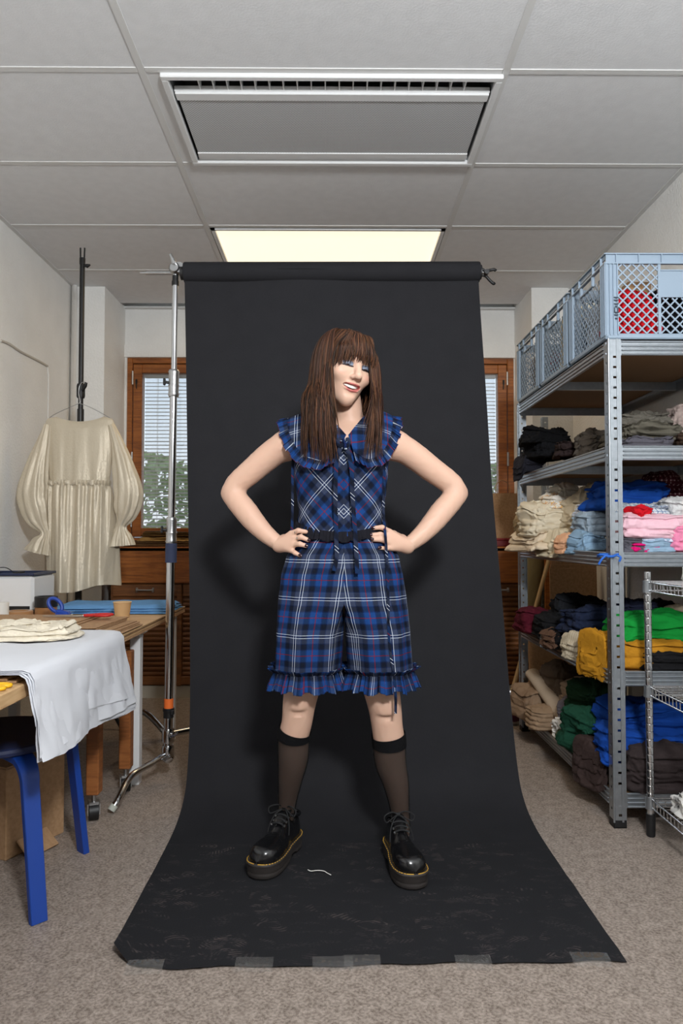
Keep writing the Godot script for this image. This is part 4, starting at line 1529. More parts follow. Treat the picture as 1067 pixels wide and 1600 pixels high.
	part("seat", g, sd, st)
	for q in [[0.215, 0.21], [0.185, -0.21], [-0.2, 0.2], [-0.2, -0.2]]:
		var dir := Vector3(q[0], 0, q[1])
		var len := dir.length()
		dir = dir.normalized()
		var sidev := dir.cross(Vector3.UP)
		var prof := [Vector2(0.04, 0.398), Vector2(0.16, 0.398)]
		for k in 9:
			var a := PI / 2 * k / 8.0
			prof.append(Vector2(0.175 + sin(a) * 0.062, 0.398 - 0.062 + cos(a) * 0.062))
		prof.append(Vector2(lerpf(0.237, len, 0.5), 0.17))
		prof.append(Vector2(len, 0.0))
		var rows := []
		for i in prof.size():
			var p2: Vector2 = prof[i]
			var a2: Vector2 = prof[maxi(i - 1, 0)]
			var b2: Vector2 = prof[mini(i + 1, prof.size() - 1)]
			var tn := (b2 - a2).normalized()
			var nr := Vector2(-tn.y, tn.x) * 0.010
			var hw := lerpf(0.030, 0.0215, float(i) / (prof.size() - 1))
			var o2 := dir * (p2.x + nr.x) + Vector3.UP * maxf(0.0, p2.y + nr.y)
			var i2 := dir * (p2.x - nr.x) + Vector3.UP * maxf(0.0, p2.y - nr.y)
			var ch := 0.002
			rows.append(PackedVector3Array([o2 - sidev * (hw - ch), o2 + sidev * (hw - ch), o2.lerp(i2, 0.12) + sidev * hw, i2.lerp(o2, 0.12) + sidev * hw, i2 + sidev * (hw - ch), i2 - sidev * (hw - ch), i2.lerp(o2, 0.12) - sidev * hw, o2.lerp(i2, 0.12) - sidev * hw]))
		g = G.new()
		for c2 in 8:
			var strip := []
			for rw in rows: strip.append(PackedVector3Array([rw[c2], rw[(c2 + 1) % 8]]))
			g.grid(strip)
		var last: PackedVector3Array = rows[-1]
		g.quad(last[0], last[1], last[4], last[5])
		part("leg", g, sb, st)
	# cardboard box under the stool
	var bx := thing("cardboard_box", "brown cardboard box on the floor under the blue stool", "box", Vector3(-1.085, 0, -2.43), -0.42)
	boxpart("carton", Vector3(0, 0.14, 0), Vector3(0.26, 0.28, 0.24), mats.kraft, bx, 0.003)
	boxpart("flap", Vector3(0.168, 0.03, 0.03), Vector3(0.07, 0.004, 0.12), mats.kraft, bx, 0.0, Basis(Vector3(0, 0, 1), -0.7))
	boxpart("flap", Vector3(0.0, 0.282, 0.06), Vector3(0.25, 0.004, 0.115), mats.kraft, bx)
	boxpart("flap", Vector3(0.0, 0.282, -0.06), Vector3(0.25, 0.004, 0.115), mats.kraft, bx)
	g = G.new()
	for k in 5: g.box(Vector3(-0.03 + 0.013 * k, 0.155, 0.1205), Vector3(0.008, 0.014, 0.0008), Basis(Vector3(0, 0, 1), 0.0))
	part("print", g, m_plain("box_print", c8(70, 50, 36), 0.9), bx)

# ------------------------------------------------------------------ galvanised shelving on the right
const SX0 := 0.955
const SX1 := 1.495
const SZ0 := 2.505
const SZ1 := 3.775
const LEVELS := [0.12, 0.535, 0.945, 1.317, 1.686]

func perforated(g: G, o: Vector3, across: Vector3, depth: Vector3, w: float, h: float, th: float, phase: float) -> void:
	# a steel flange with a column of slots punched through it
	var pitch := 0.036
	var hole := Vector2(0.012, 0.008)
	var b := Basis(across, Vector3.UP, depth)
	var y := 0.0
	var k := 0
	var first := phase
	while true:
		var ya := first + k * pitch
		if ya + hole.y > h: break
		if ya > y: g.box(o + across * (w / 2) + Vector3.UP * ((y + ya) / 2), Vector3(w, ya - y, th), b)
		var sw := (w - hole.x) / 2
		for s in [-1, 1]: g.box(o + across * (w / 2 + s * (hole.x + sw) / 2) + Vector3.UP * (ya + hole.y / 2), Vector3(sw, hole.y, th), b)
		y = ya + hole.y
		k += 1
	if h > y: g.box(o + across * (w / 2) + Vector3.UP * ((y + h) / 2), Vector3(w, h - y, th), b)

func shelving() -> void:
	var zinc: Material = mats.zinc
	var t := thing("shelving_unit", "tall galvanised steel shelving unit full of cloth along the right wall", "shelf", Vector3(SX0, 0, -SZ0))
	var L := SZ1 - SZ0
	var D := SX1 - SX0
	for q in [[0, 0, 1, -1], [0, -L, 1, 1], [D, 0, -1, -1], [D, -L, -1, 1]]:
		var g := G.new()
		var c := Vector3(q[0], 0.0, q[1])
		perforated(g, c + Vector3(0, 0.02, 0), Vector3(q[2], 0, 0), Vector3(0, 0, 1), 0.042, 1.675, 0.0016, 0.02)
		perforated(g, c + Vector3(0, 0.02, 0), Vector3(0, 0, q[3]), Vector3(1, 0, 0), 0.042, 1.675, 0.0016, 0.038)
		# rounded spine and folded lips
		g.tube([c + Vector3(0, 0.02, 0), c + Vector3(0, 1.695, 0)], 0.004, 8)
		g.box(c + Vector3(q[2] * 0.042, 0.8575, q[3] * 0.004), Vector3(0.0016, 1.675, 0.009))
		g.box(c + Vector3(q[2] * 0.004, 0.8575, q[3] * 0.042), Vector3(0.009, 1.675, 0.0016))
		g.box(c + Vector3(q[2] * 0.030, 0.8575, -q[3] * 0.0014), Vector3(0.008, 1.675, 0.002), Basis.IDENTITY, 0.0009)
		var post := part("post", g, zinc, t)
		g = G.new()
		g.box(c + Vector3(q[2] * 0.02, 0.014, q[3] * 0.001), Vector3(0.046, 0.028, 0.006), Basis.IDENTITY, 0.002)
		g.box(c + Vector3(q[2] * 0.001, 0.014, q[3] * 0.02), Vector3(0.006, 0.028, 0.046), Basis.IDENTITY, 0.002)
		g.box(c + Vector3(q[2] * 0.02, 0.003, q[3] * 0.02), Vector3(0.044, 0.006, 0.044), Basis.IDENTITY, 0.002)
		part("foot", g, mats.black_plastic, post)
	for i in LEVELS.size():
		var y: float = LEVELS[i]
		var sh := Node3D.new()
		sh.name = "shelf"
		t.add_child(sh, true)
		for s in 2:
			var g := G.new()
			var x := 0.002 + s * (D - 0.004)
			var out := -1.0 if s == 0 else 1.0
			g.box(Vector3(x, y - 0.026, -L / 2), Vector3(0.003, 0.052, L - 0.006))
			for q in [-0.004, -0.020, -0.034, -0.048]: g.box(Vector3(x + out * 0.003, y + q, -L / 2), Vector3(0.006, 0.007, L - 0.09), Basis.IDENTITY, 0.0025)
			g.box(Vector3(x - out * 0.012, y - 0.014, -L / 2), Vector3(0.024, 0.002, L - 0.02))
			part("beam", g, zinc, sh)
			g = G.new()
			var z := -0.002 - s * (L - 0.004)
			var oz := 1.0 if s == 0 else -1.0
			g.box(Vector3(D / 2, y - 0.026, z), Vector3(D - 0.006, 0.052, 0.003))
			for q in [-0.004, -0.020, -0.034, -0.048]: g.box(Vector3(D / 2, y + q, z + oz * 0.003), Vector3(D - 0.09, 0.007, 0.006), Basis.IDENTITY, 0.0025)
			part("beam", g, zinc, sh)
		boxpart("cross_brace", Vector3(D / 2, y - 0.028, -L / 2), Vector3(D - 0.01, 0.036, 0.02), zinc, sh)
		boxpart("board", Vector3(D / 2, y - 0.008, -L / 2), Vector3(D - 0.012, 0.008, L - 0.012), mats.fibreboard, sh)
	crates()

func lattice(g: G, o: Vector3, ux: Vector3, uy: Vector3, w: float, h: float, pitch: float, bar: float, th: float) -> void:
	var nz := ux.cross(uy)
	for dirn: float in [1.0, -1.0]:
		var k := -ceili(h / pitch) - 1
		while k * pitch < w + h:
			# line x = c + dirn * y
			var c := k * pitch if dirn > 0 else k * pitch
			var y0 := 0.0
			var y1 := h
			if dirn > 0:
				y0 = maxf(0.0, -c)
				y1 = minf(h, w - c)
			else:
				y0 = maxf(0.0, c - w)
				y1 = minf(h, c)
			if y1 - y0 > 0.004:
				var a := o + ux * (c + dirn * y0) + uy * y0
				var b := o + ux * (c + dirn * y1) + uy * y1
				var d := (b - a)
				var l := d.length()
				d /= l
				g.box((a + b) / 2, Vector3(l, bar, th), Basis(d, nz.cross(d), nz))
			k += 1

func crate_mesh_parts(t: Node3D) -> void:
	var m: Material = mats.crate
	var L := 0.56
	var W := 0.395
	var H := 0.305
	var th := 0.004
	var g := G.new()
	# floor tray with a turned-in foot
	g.box(Vector3(0, 0.012, 0), Vector3(L - 0.03, 0.006, W - 0.03))
	for s in [-1, 1]:
		g.box(Vector3(0, 0.012, s * (W / 2 - 0.008)), Vector3(L - 0.012, 0.020, 0.012), Basis.IDENTITY, 0.004)
		g.box(Vector3(s * (L / 2 - 0.008), 0.012, 0), Vector3(0.012, 0.020, W - 0.012), Basis.IDENTITY, 0.004)
	part("crate_base", g, m, t)
	g = G.new()
	for s in [-1, 1]:
		# flanged rim
		for yy in [H - 0.002, H - 0.036]:
			g.box(Vector3(0, yy, s * (W / 2 - 0.004)), Vector3(L, 0.004, 0.012))
			g.box(Vector3(s * (L / 2 - 0.004), yy, 0), Vector3(0.012, 0.004, W))
		g.box(Vector3(0, H - 0.019, s * (W / 2 - 0.007)), Vector3(L - 0.01, 0.034, th))
		g.box(Vector3(s * (L / 2 - 0.007), H - 0.010, 0), Vector3(th, 0.018, W - 0.01))
		for k in 7: g.box(Vector3(-L / 2 + 0.04 + (L - 0.08) * k / 6.0, H - 0.019, s * (W / 2 - 0.003)), Vector3(0.003, 0.034, 0.010))
		for k in [-0.155, -0.075, 0.075, 0.155]: g.box(Vector3(s * (L / 2 - 0.003), H - 0.019, k), Vector3(0.010, 0.034, 0.003))
	part("rim", g, m, t)
	for sx in [-1, 1]:
		for sz in [-1, 1]:
			g = G.new()
			g.box(Vector3(sx * (L / 2 - 0.024), (H - 0.02) / 2, sz * (W / 2 - 0.006)), Vector3(0.046, H - 0.04, th), Basis.IDENTITY)
			g.box(Vector3(sx * (L / 2 - 0.006), (H - 0.02) / 2, sz * (W / 2 - 0.024)), Vector3(th, H - 0.04, 0.046), Basis.IDENTITY)
			for k in [0.004, 0.017, 0.030, 0.044]:
				g.box(Vector3(sx * (L / 2 - k), (H - 0.02) / 2, sz * (W / 2 - 0.003)), Vector3(0.0035, H - 0.05, 0.009))
				g.box(Vector3(sx * (L / 2 - 0.003), (H - 0.02) / 2, sz * (W / 2 - k)), Vector3(0.009, H - 0.05, 0.0035))
			part("corner_post", g, m, t)
	for s in [-1, 1]:
		# long side: two lattices and a middle bay with a plain panel and grip opening
		g = G.new()
		var z: float = s * (W / 2 - 0.006)
		for k in [-1, 1]: g.box(Vector3(k * 0.088, H / 2 - 0.008, z), Vector3(0.010, H - 0.055, 0.008))
		lattice(g, Vector3(-L / 2 + 0.047, 0.022, z), Vector3.RIGHT, Vector3.UP, 0.14, H - 0.06, 0.033, 0.005, 0.004)
		lattice(g, Vector3(0.093, 0.022, z), Vector3.RIGHT, Vector3.UP, 0.14, H - 0.06, 0.033, 0.005, 0.004)
		lattice(g, Vector3(-0.083, 0.022, z), Vector3.RIGHT, Vector3.UP, 0.166, 0.125, 0.033, 0.005, 0.004)
		g.box(Vector3(0, 0.198, z), Vector3(0.168, 0.096, th))
		g.box(Vector3(0, 0.245, z), Vector3(0.168, 0.004, 0.012))
		part("long_side", g, m, t)
		g = G.new()
		var x: float = s * (L / 2 - 0.006)
		for k in [-1, 1]:
			g.box(Vector3(x, H - 0.05, k * 0.062), Vector3(0.012, 0.046, 0.012), Basis.IDENTITY, 0.003)
		g.box(Vector3(x, H - 0.072, 0), Vector3(0.010, 0.005, 0.14))
		lattice(g, Vector3(x, 0.022, -W / 2 + 0.047), Vector3(0, 0, 1), Vector3.UP, W - 0.094, H - 0.095, 0.034, 0.0048, 0.002)
		part("short_side", g, m, t)

func crates() -> void:
	var labels := ["blue-grey lattice crate nearest the camera on top of the shelving", "blue-grey lattice crate in the middle of the row on the shelving", "blue-grey lattice crate at the far end of the row on the shelving"]
	var first: Node3D = null
	for k in 3:
		var p := Vector3(SX0 - 0.012 + 0.28, 1.6885, -(SZ0 + 0.19 + 0.418 * k))
		if k == 0:
			first = thing("storage_crate", labels[0], "crate", p, 0.0, "crates on the shelving")
			crate_mesh_parts(first)
			# moulded mark on the corner of the near crate
		else:
			var c: Node3D = first.duplicate()
			c.name = numbered("storage_crate")
			add_child(c)
			c.position = p
			c.set_meta("label", labels[k])
	var g := G.new()
	var mx := -0.28 + 0.037
	for q in [[0.0, 0.016], [0.009, 0.016], [0.030, 0.010], [0.039, 0.016], [-0.012, 0.010], [0.052, 0.016], [0.062, 0.016]]:
		g.box(Vector3(mx, 0.085 + q[0], 0.2005), Vector3(q[1], 0.0035, 0.001))
	g.box(Vector3(mx - 0.006, 0.085 + 0.018, 0.2005), Vector3(0.0035, 0.016, 0.001))
	g.box(Vector3(mx + 0.006, 0.085 + 0.018, 0.2005), Vector3(0.0035, 0.016, 0.001))
	part("moulded_mark", g, m_plain("crate_mark", c8(52, 60, 70), 0.8), first)
	var inside := [
		["cloth_bundle", "bright red cloth bundle inside the near crate", "cloth", Vector3(1.075, 1.705, -2.60), Vector3(0.21, 0.215, 0.13), c8(196, 24, 34), 2.0],
		["cloth_bundle", "black cloth bundle inside the near crate right of the red one", "cloth", Vector3(1.25, 1.705, -2.64), Vector3(0.22, 0.20, 0.15), c8(22, 22, 26), 5.0],
		["cloth_bundle", "pale grey crumpled plastic bag inside the near crate beside the red bundle", "bag", Vector3(1.075, 1.705, -2.79), Vector3(0.17, 0.20, 0.15), c8(176, 178, 182), 8.0],
		["cloth_bundle", "off-white cloth bundle at the back of the near crate", "cloth", Vector3(1.30, 1.705, -2.80), Vector3(0.24, 0.27, 0.14), c8(206, 196, 184), 11.0],
		["cloth_bundle", "cream lace cloth heaped over the rim of the middle crate", "cloth", Vector3(1.10, 1.705, -3.17), Vector3(0.20, 0.33, 0.16), c8(218, 206, 178), 14.0],
		["cloth_bundle", "dark cloth bundle low inside the middle crate", "cloth", Vector3(1.08, 1.705, -3.02), Vector3(0.18, 0.17, 0.13), c8(44, 48, 60), 17.0],
		["cloth_bundle", "red cloth bundle inside the far crate", "cloth", Vector3(1.075, 1.705, -3.46), Vector3(0.17, 0.15, 0.16), c8(180, 34, 36), 20.0],
		["cloth_bundle", "grey-brown cloth bundle inside the far crate", "cloth", Vector3(1.09, 1.705, -3.63), Vector3(0.19, 0.22, 0.13), c8(120, 108, 98), 23.0]]
	for q in inside: lump(q[0], q[1], q[2], q[3], q[4], m_cloth("c_" + q[5].to_html(), q[5]), q[6], 1, 0.9, 0.0, "cloth inside the crates")
	var bx := thing("cardboard_box", "small brown cardboard box standing inside the near crate", "box", Vector3(1.15, 1.704, -2.73))
	boxpart("carton", Vector3(0, 0.13, 0), Vector3(0.09, 0.26, 0.06), mats.kraft, bx, 0.002)

# a crumpled or folded piece of cloth: rounded slab with fold layers and wrinkles
func lump_mesh(s: Vector3, sd: float, layers: int, wrinkle: float, droop: float) -> ArrayMesh:
	var nu := 112
	var nv := 46
	var rows := []
	var hx := s.x / 2
	var hz := s.z / 2
	var dome := 0.58 if layers == 1 else 0.80
	for i in nv + 1:
		var v := float(i) / nv
		var row := PackedVector3Array()
		for j in nu:
			var th := TAU * j / nu
			var ct := cos(th)
			var sn := sin(th)
			var ex := pow(absf(ct), 0.5) * signf(ct)
			var ez := pow(absf(sn), 0.5) * signf(sn)
			var r := 1.0
			var y := 0.0
			if v < 0.64:
				var f := v / 0.64
				y = s.y * (0.02 + (dome - 0.02) * f)
				var wave := 0.16 * cloth_noise.get_noise_2d(th * 0.8 + sd, 3.0)
				var ly := f * layers + wave * layers * 0.5
				var fr: float = absf(sin(PI * ly))
				r = 0.86 + 0.13 * pow(fr, 0.38) - 0.12 * f
				r += 0.07 * cloth_noise.get_noise_2d(floorf(ly) * 5.0 + sd, th * 0.5)
				if f < 0.10: r -= 0.05 * (1.0 - f / 0.10)
			else:
				var f := (v - 0.64) / 0.36
				r = 0.88 * cos(f * PI / 2) + 0.001
				y = s.y * (dome + (1.0 - dome) * sin(f * PI / 2))
			var lowx := 1.0 + 0.13 * cloth_noise.get_noise_3d(ct * 0.9 + sd, sn * 0.9, y / s.y)
			var p := Vector3(ex * hx * r * lowx, y, ez * hz * r * lowx)
			# long soft folds and sharper creases
			var wq := Vector3(p.x * 8.0 + sd * 3.0, p.y * 9.0, p.z * 8.0)
			var big := cloth_noise.get_noise_3d(p.x * 3.2 + sd, p.y * 3.2 + 7.0, p.z * 3.2)
			var n1 := cloth_noise.get_noise_3d(wq.x + wq.z * 0.7 + big * 2.0, wq.y + big * 1.5, wq.z * 0.6 - wq.x * 0.4)
			var n2 := cloth_noise.get_noise_3d(wq.x * 2.3 - wq.z, wq.y * 2.1 + 5.0, wq.z * 1.6 + wq.x)
			var ridge := pow(1.0 - minf(1.0, absf(n1) * 1.8), 2.2) + 0.5 * pow(1.0 - minf(1.0, absf(n2) * 1.8), 2.2)
			var am := wrinkle * 0.016 * minf(1.0, s.y / 0.06) * smoothstep(0.0, 0.12, v)
			var nrm := Vector3(p.x / (hx * hx), (p.y - s.y * 0.4) / (s.y * s.y), p.z / (hz * hz)).normalized()
			p += nrm * ((ridge - 0.5) * am * 0.65 + big * am * 1.8)
			if v > 0.5: p.y += big * s.y * 0.16 * wrinkle
			p.y = maxf(p.y, 0.001)
			if droop > 0.0:
				var k := smoothstep(0.25, 1.0, -p.x / hx)
				p.y -= droop * k * k
				p.x += droop * 0.35 * k * k
			row.append(p)
		rows.append(row)
	var g := G.new()
	g.grid(rows, [], true)
	return g.mesh()

func lump(called: String, label: String, cat: String, at_floor: Vector3, s: Vector3, m: Material, sd: float, layers: int, wrinkle: float, droop: float, group: String, turn := 0.0) -> MeshInstance3D:
	var o := MeshInstance3D.new()
	o.name = numbered(called)
	o.mesh = lump_mesh(s, sd, layers, wrinkle, droop)
	o.material_override = m
	add_child(o)
	o.position = at_floor
	o.rotation.y = turn
	tag(o, label, cat, group)
	return o

func check_image(a: Color, b: Color, c: Color, cell: int, kind: int) -> Image:
	var im := Image.create(64, 64, false, Image.FORMAT_RGB8)
	for y in 64:
		for x in 64:
			var k := a
			if kind == 0:
				if x % cell < 3 or y % cell < 3: k = b
				if x % cell < 3 and y % cell < 3: k = c
			elif kind == 1:
				var dx := (x % cell) - cell / 2
				var dy := (y % cell) - cell / 2
				if dx * dx + dy * dy < 9: k = b
			else:
				if x % cell < cell / 3: k = b
			im.set_pixel(x, y, k)
	return im

func m_print(key: String, im: Image, scale: float) -> StandardMaterial3D:
	var m := m_cloth(key, Color.WHITE)
	m.albedo_texture = tex(im)
	m.uv1_scale = Vector3.ONE * scale
	return m

func shelf_cloth() -> void:
	m_print("p_check", check_image(c8(214, 218, 222), c8(110, 134, 168), c8(70, 96, 140), 16, 0), 14.0)
	m_print("p_stripe", check_image(c8(206, 210, 220), c8(150, 164, 190), c8(0, 0, 0), 8, 2), 12.0)
	m_print("p_dot", check_image(c8(70, 22, 34), c8(196, 170, 170), c8(0, 0, 0), 16, 1), 14.0)
	m_print("p_plaid", check_image(c8(74, 76, 80), c8(150, 152, 156), c8(190, 190, 190), 16, 0), 16.0)
	m_print("p_rib", check_image(c8(196, 184, 162), c8(168, 154, 130), c8(0, 0, 0), 16, 2), 20.0)
	# a floral print for one white cloth: orange blossoms
	var fl := Image.create(128, 128, false, Image.FORMAT_RGB8)
	fl.fill(c8(232, 226, 216))
	var r := RandomNumberGenerator.new()
	r.seed = 5
	for k in 9:
		var c := Vector2(r.randf() * 128, r.randf() * 128)
		var rad := r.randf_range(9, 16)
		for y in 128:
			for x in 128:
				var d := Vector2(x, y) - c
				d = Vector2(wrapf(d.x, -64, 64), wrapf(d.y, -64, 64))
				if d.length() < rad * (0.75 + 0.25 * cos(d.angle() * 5.0)): fl.set_pixel(x, y, c8(226, 168, 60) if d.length() > rad * 0.35 else c8(196, 92, 40))
	m_print("p_flower", fl, 7.0)
	# [level, px left, px top, px right, px bottom, distance, depth along the shelf, material or colour, layers, wrinkle, droop, turn, label]
	var rows := [
		# fourth shelf
		[3, 824, 690, 884, 719, 3.52, 0.24, c8(24, 24, 27), 2, 1.2, 0.0, 0.2, "black folded cloth at the far end of the second shelf from top"],
		[3, 818, 666, 890, 697, 3.50, 0.22, c8(18, 18, 20), 1, 1.6, 0.0, 0.0, "crumpled black cloth topping the pile on the second shelf from top"],
		[3, 800, 712, 850, 738, 3.60, 0.16, c8(38, 38, 46), 2, 1.3, 0.05, 0.1, "charcoal cloth drooping over the shelf edge beside the far post"],
		[3, 872, 690, 930, 716, 3.22, 0.20, c8(48, 38, 38), 2, 1.5, 0.0, -0.3, "dark brown ruffled cloth beside the crumpled black cloth"],
		[3, 904, 664, 948, 712, 2.98, 0.22, c8(76, 70, 64), 3, 1.6, 0.02, 0.2, "fringed grey-olive cloth left of the near steel post"],
		[3, 950, 662, 1054, 698, 2.74, 0.26, c8(92, 88, 78), 3, 1.5, 0.0, 0.1, "olive grey linen pile right of the near steel post"],
		[3, 958, 642, 1040, 668, 2.82, 0.20, c8(100, 96, 88), 1, 1.5, 0.0, -0.2, "loose olive linen on top of the grey pile"],
		[3, 962, 682, 1048, 699, 2.62, 0.12, c8(82, 80, 88), 2, 1.4, 0.0, 0.0, "slate grey thin cloth at the near end of the second shelf from top"],
		[3, 1030, 636, 1090, 690, 2.84, 0.26, c8(164, 148, 142), 2, 1.4, 0.0, 0.0, "dusty pink-beige cloth at the right edge of the second shelf from top"],
		[3, 1052, 672, 1090, 696, 2.62, 0.12, c8(60, 46, 38), 3, 1.2, 0.0, 0.0, "black and brown bundle at the right edge below the pink-beige cloth"],
		# third shelf
		[2, 800, 842, 900, 868, 3.42, 0.50, c8(222, 204, 178), 2, 1.0, 0.02, 0.0, "cream quilt folded flat at the bottom of the cream pile"],
		[2, 800, 800, 850, 846, 3.58, 0.22, c8(166, 146, 114), 3, 1.2, 0.02, 0.0, "khaki cloth pile beside the far post on the middle shelf"],
		[2, 818, 794, 902, 842, 3.36, 0.28, c8(222, 210, 186), 4, 1.3, 0.0, 0.1, "cream folded cloths in the middle of the cream pile"],
		[2, 846, 832, 900, 860, 3.20, 0.20, c8(216, 202, 174), 2, 1.6, 0.04, 0.3, "cream cloth with a hanging knot at the shelf edge"],
		[2, 812, 782, 868, 808, 3.48, 0.22, c8(228, 218, 196), 2, 1.3, 0.0, -0.1, "pale cream cloth on top of the khaki cloth pile"],
		[2, 850, 773, 906, 796, 3.34, 0.20, "p_flower", 1, 1.0, 0.0, 0.0, "white cloth with orange flower print near the top of the cream pile"],
		[2, 860, 756, 910, 780, 3.40, 0.18, c8(230, 226, 216), 1, 1.3, 0.0, 0.0, "white cloth topping the cream pile on the middle shelf"],
		[2, 868, 848, 908, 869, 3.02, 0.14, c8(224, 172, 136), 2, 1.0, 0.02, 0.2, "peach cloth at the shelf edge left of the pale denim"],
		[2, 886, 764, 946, 832, 3.20, 0.26, c8(206, 192, 166), 1, 1.7, 0.0, 0.2, "sheer beige net fabric heaped left of the near post"],
		[2, 894, 838, 948, 870, 2.90, 0.18, c8(134, 164, 190), 2, 1.2, 0.02, 0.0, "pale blue denim roll left of the near post"],
		[2, 904, 806, 948, 840, 2.95, 0.20, c8(150, 166, 180), 3, 1.2, 0.0, 0.1, "blue-grey washed cloth above the pale denim"],
		[2, 902, 784, 950, 808, 3.00, 0.20, "p_stripe", 2, 1.0, 0.0, 0.0, "pale striped shirt cloth under the royal blue cloth"],
		[2, 914, 748, 1036, 800, 2.92, 0.26, c8(24, 70, 152), 2, 1.1, 0.0, 0.15, "royal blue cotton heap on the middle shelf"],
		[2, 958, 786, 1040, 822, 2.70, 0.24, "p_check", 2, 1.0, 0.0, 0.2, "white and blue checked cloth under the royal blue heap"],
		[2, 1006, 742, 1062, 790, 2.98, 0.20, "p_dot", 1, 1.0, 0.0, 0.0, "maroon dotted cloth behind the royal blue heap"],
		[2, 984, 793, 1014, 813, 2.58, 0.10, c8(194, 22, 36), 2, 1.4, 0.0, 0.2, "small bright red cloth on the checked cloth"],
		[2, 1026, 782, 1090, 820, 2.70, 0.22, c8(206, 206, 206), 2, 1.3, 0.0, 0.0, "pale grey cloth right of the checked cloth"],
		[2, 958, 806, 1062, 842, 2.60, 0.18, c8(224, 182, 194), 2, 0.9, 0.0, 0.0, "pale pink folded cotton in the middle of the near pile"],
		[2, 960, 832, 1068, 848, 2.62, 0.20, c8(206, 212, 232), 2, 0.7, 0.0, 0.0, "pale lilac folded cloth under the pale pink cotton"],
		[2, 976, 838, 1032, 858, 2.56, 0.10, c8(200, 18, 104), 1, 1.1, 0.0, 0.0, "magenta cloth under the pale lilac cloth"],
		[2, 958, 840, 1006, 867, 2.57, 0.12, c8(86, 86, 94), 2, 1.1, 0.0, 0.0, "charcoal grey cloth right beside the near post"],
		[2, 990, 850, 1048, 872, 2.57, 0.12, c8(138, 164, 186), 2, 1.0, 0.0, 0.0, "light denim cloth at the near edge of the middle shelf"],
		[2, 1040, 834, 1090, 872, 2.58, 0.14, c8(224, 134, 168), 2, 1.0, 0.0, 0.0, "candy pink cloth at the right edge of the middle shelf"],
		# second shelf
		[1, 808, 950, 866, 986, 3.55, 0.26, c8(84, 24, 38), 2, 0.9, 0.0, 0.1, "burgundy folded cloth beside the far post on the second lowest shelf"],
		[1, 838, 958, 892, 996, 3.32, 0.24, c8(28, 28, 30), 3, 1.2, 0.0, -0.2, "black folded cloth right of the burgundy cloth"],
		[1, 862, 934, 950, 966, 3.36, 0.26, c8(34, 36, 40), 2, 1.2, 0.0, 0.0, "dark charcoal cloth topping the far pile of dark cloths"],
		[1, 846, 974, 892, 998, 3.16, 0.16, c8(96, 72, 58), 2, 1.2, 0.02, 0.2, "brown cloth with frayed hem below the black folded cloth"],
		[1, 842, 988, 872, 1010, 3.20, 0.10, "p_plaid", 1, 1.2, 0.03, 0.2, "grey plaid scrap hanging at the shelf edge"],
		[1, 856, 985, 892, 1008, 3.12, 0.12, c8(20, 20, 22), 2, 1.1, 0.02, 0.2, "thin black cloth between the plaid scrap and the beige lace"],
		[1, 878, 946, 950, 990, 3.02, 0.26, c8(32, 40, 62), 3, 1.3, 0.0, 0.15, "dark indigo denim bundle left of the near post"],
		[1, 902, 982, 950, 1004, 2.92, 0.16, c8(150, 114, 84), 2, 1.0, 0.0, 0.0, "tan cloth under the dark denim bundle"],
		[1, 884, 994, 926, 1022, 2.90, 0.14, "p_rib", 2, 1.2, 0.03, 0.3, "beige ribbed trim bundle at the shelf edge"],
		[1, 946, 936, 1026, 968, 2.96, 0.22, c8(30, 34, 52), 2, 1.2, 0.0, 0.0, "navy cloth behind the bright green cloth"],
		[1, 1010, 938, 1050, 958, 3.1, 0.16, c8(24, 26, 30), 1, 1.0, 0.0, 0.0, "black cloth end behind the navy cloth"],
		[1, 1026, 952, 1090, 976, 2.95, 0.2, c8(150, 136, 116), 2, 1.0, 0.0, 0.0, "taupe cloth behind the bright green cloth at the right"],
		[1, 944, 960, 1086, 1000, 2.68, 0.22, c8(22, 142, 56), 1, 1.0, 0.0, 0.05, "bright green knitted cloth on the mustard cloths"],
		[1, 910, 990, 962, 1044, 2.66, 0.20, c8(182, 128, 34), 3, 1.2, 0.07, 0.25, "mustard yellow cloth rolled over the corner of the second lowest shelf"],
		[1, 952, 994, 1090, 1040, 2.62, 0.20, c8(180, 125, 34), 2, 0.9, 0.0, 0.0, "mustard yellow folded cloth under the bright green cloth"],
		[1, 986, 1030, 1090, 1060, 2.58, 0.14, c8(28, 28, 30), 2, 0.8, 0.0, 0.0, "black cloth at the near edge under the mustard cloth"],
		# lowest shelf
		[0, 800, 1072, 872, 1122, 3.62, 0.30, c8(142, 118, 96), 2, 0.9, 0.02, 0.2, "camel brown cloth bulging over the far end of the lowest shelf"],
		[0, 824, 1102, 880, 1136, 3.36, 0.16, c8(150, 126, 102), 4, 0.6, 0.0, 0.1, "camel brown folded cloth with stacked folds at the lowest shelf edge"],
		[0, 848, 1034, 912, 1086, 3.50, 0.26, c8(108, 94, 82), 1, 0.9, 0.0, 0.2, "taupe cushion-like bundle leaning at the back of the lowest shelf"],
		[0, 876, 1066, 934, 1100, 3.34, 0.24, c8(176, 156, 136), 2, 0.9, 0.0, 0.0, "light beige cloth behind the dark green cloths"],
		[0, 876, 1090, 916, 1134, 3.14, 0.18, c8(104, 98, 104), 1, 1.0, 0.0, 0.2, "grey-mauve cloth beside the dark green cloths"],
		[0, 862, 1124, 892, 1150, 3.06, 0.10, c8(228, 226, 222), 1, 1.5, 0.0, 0.0, "small crumpled white cloth at the lowest shelf edge"],
		[0, 872, 1140, 892, 1156, 2.98, 0.08, c8(72, 78, 56), 1, 1.3, 0.0, 0.0, "small olive green scrap in front of the white cloth"],
		[0, 898, 1070, 954, 1116, 3.04, 0.24, c8(32, 62, 42), 2, 1.2, 0.0, 0.1, "dark green cloth, upper one of the two green heaps"],
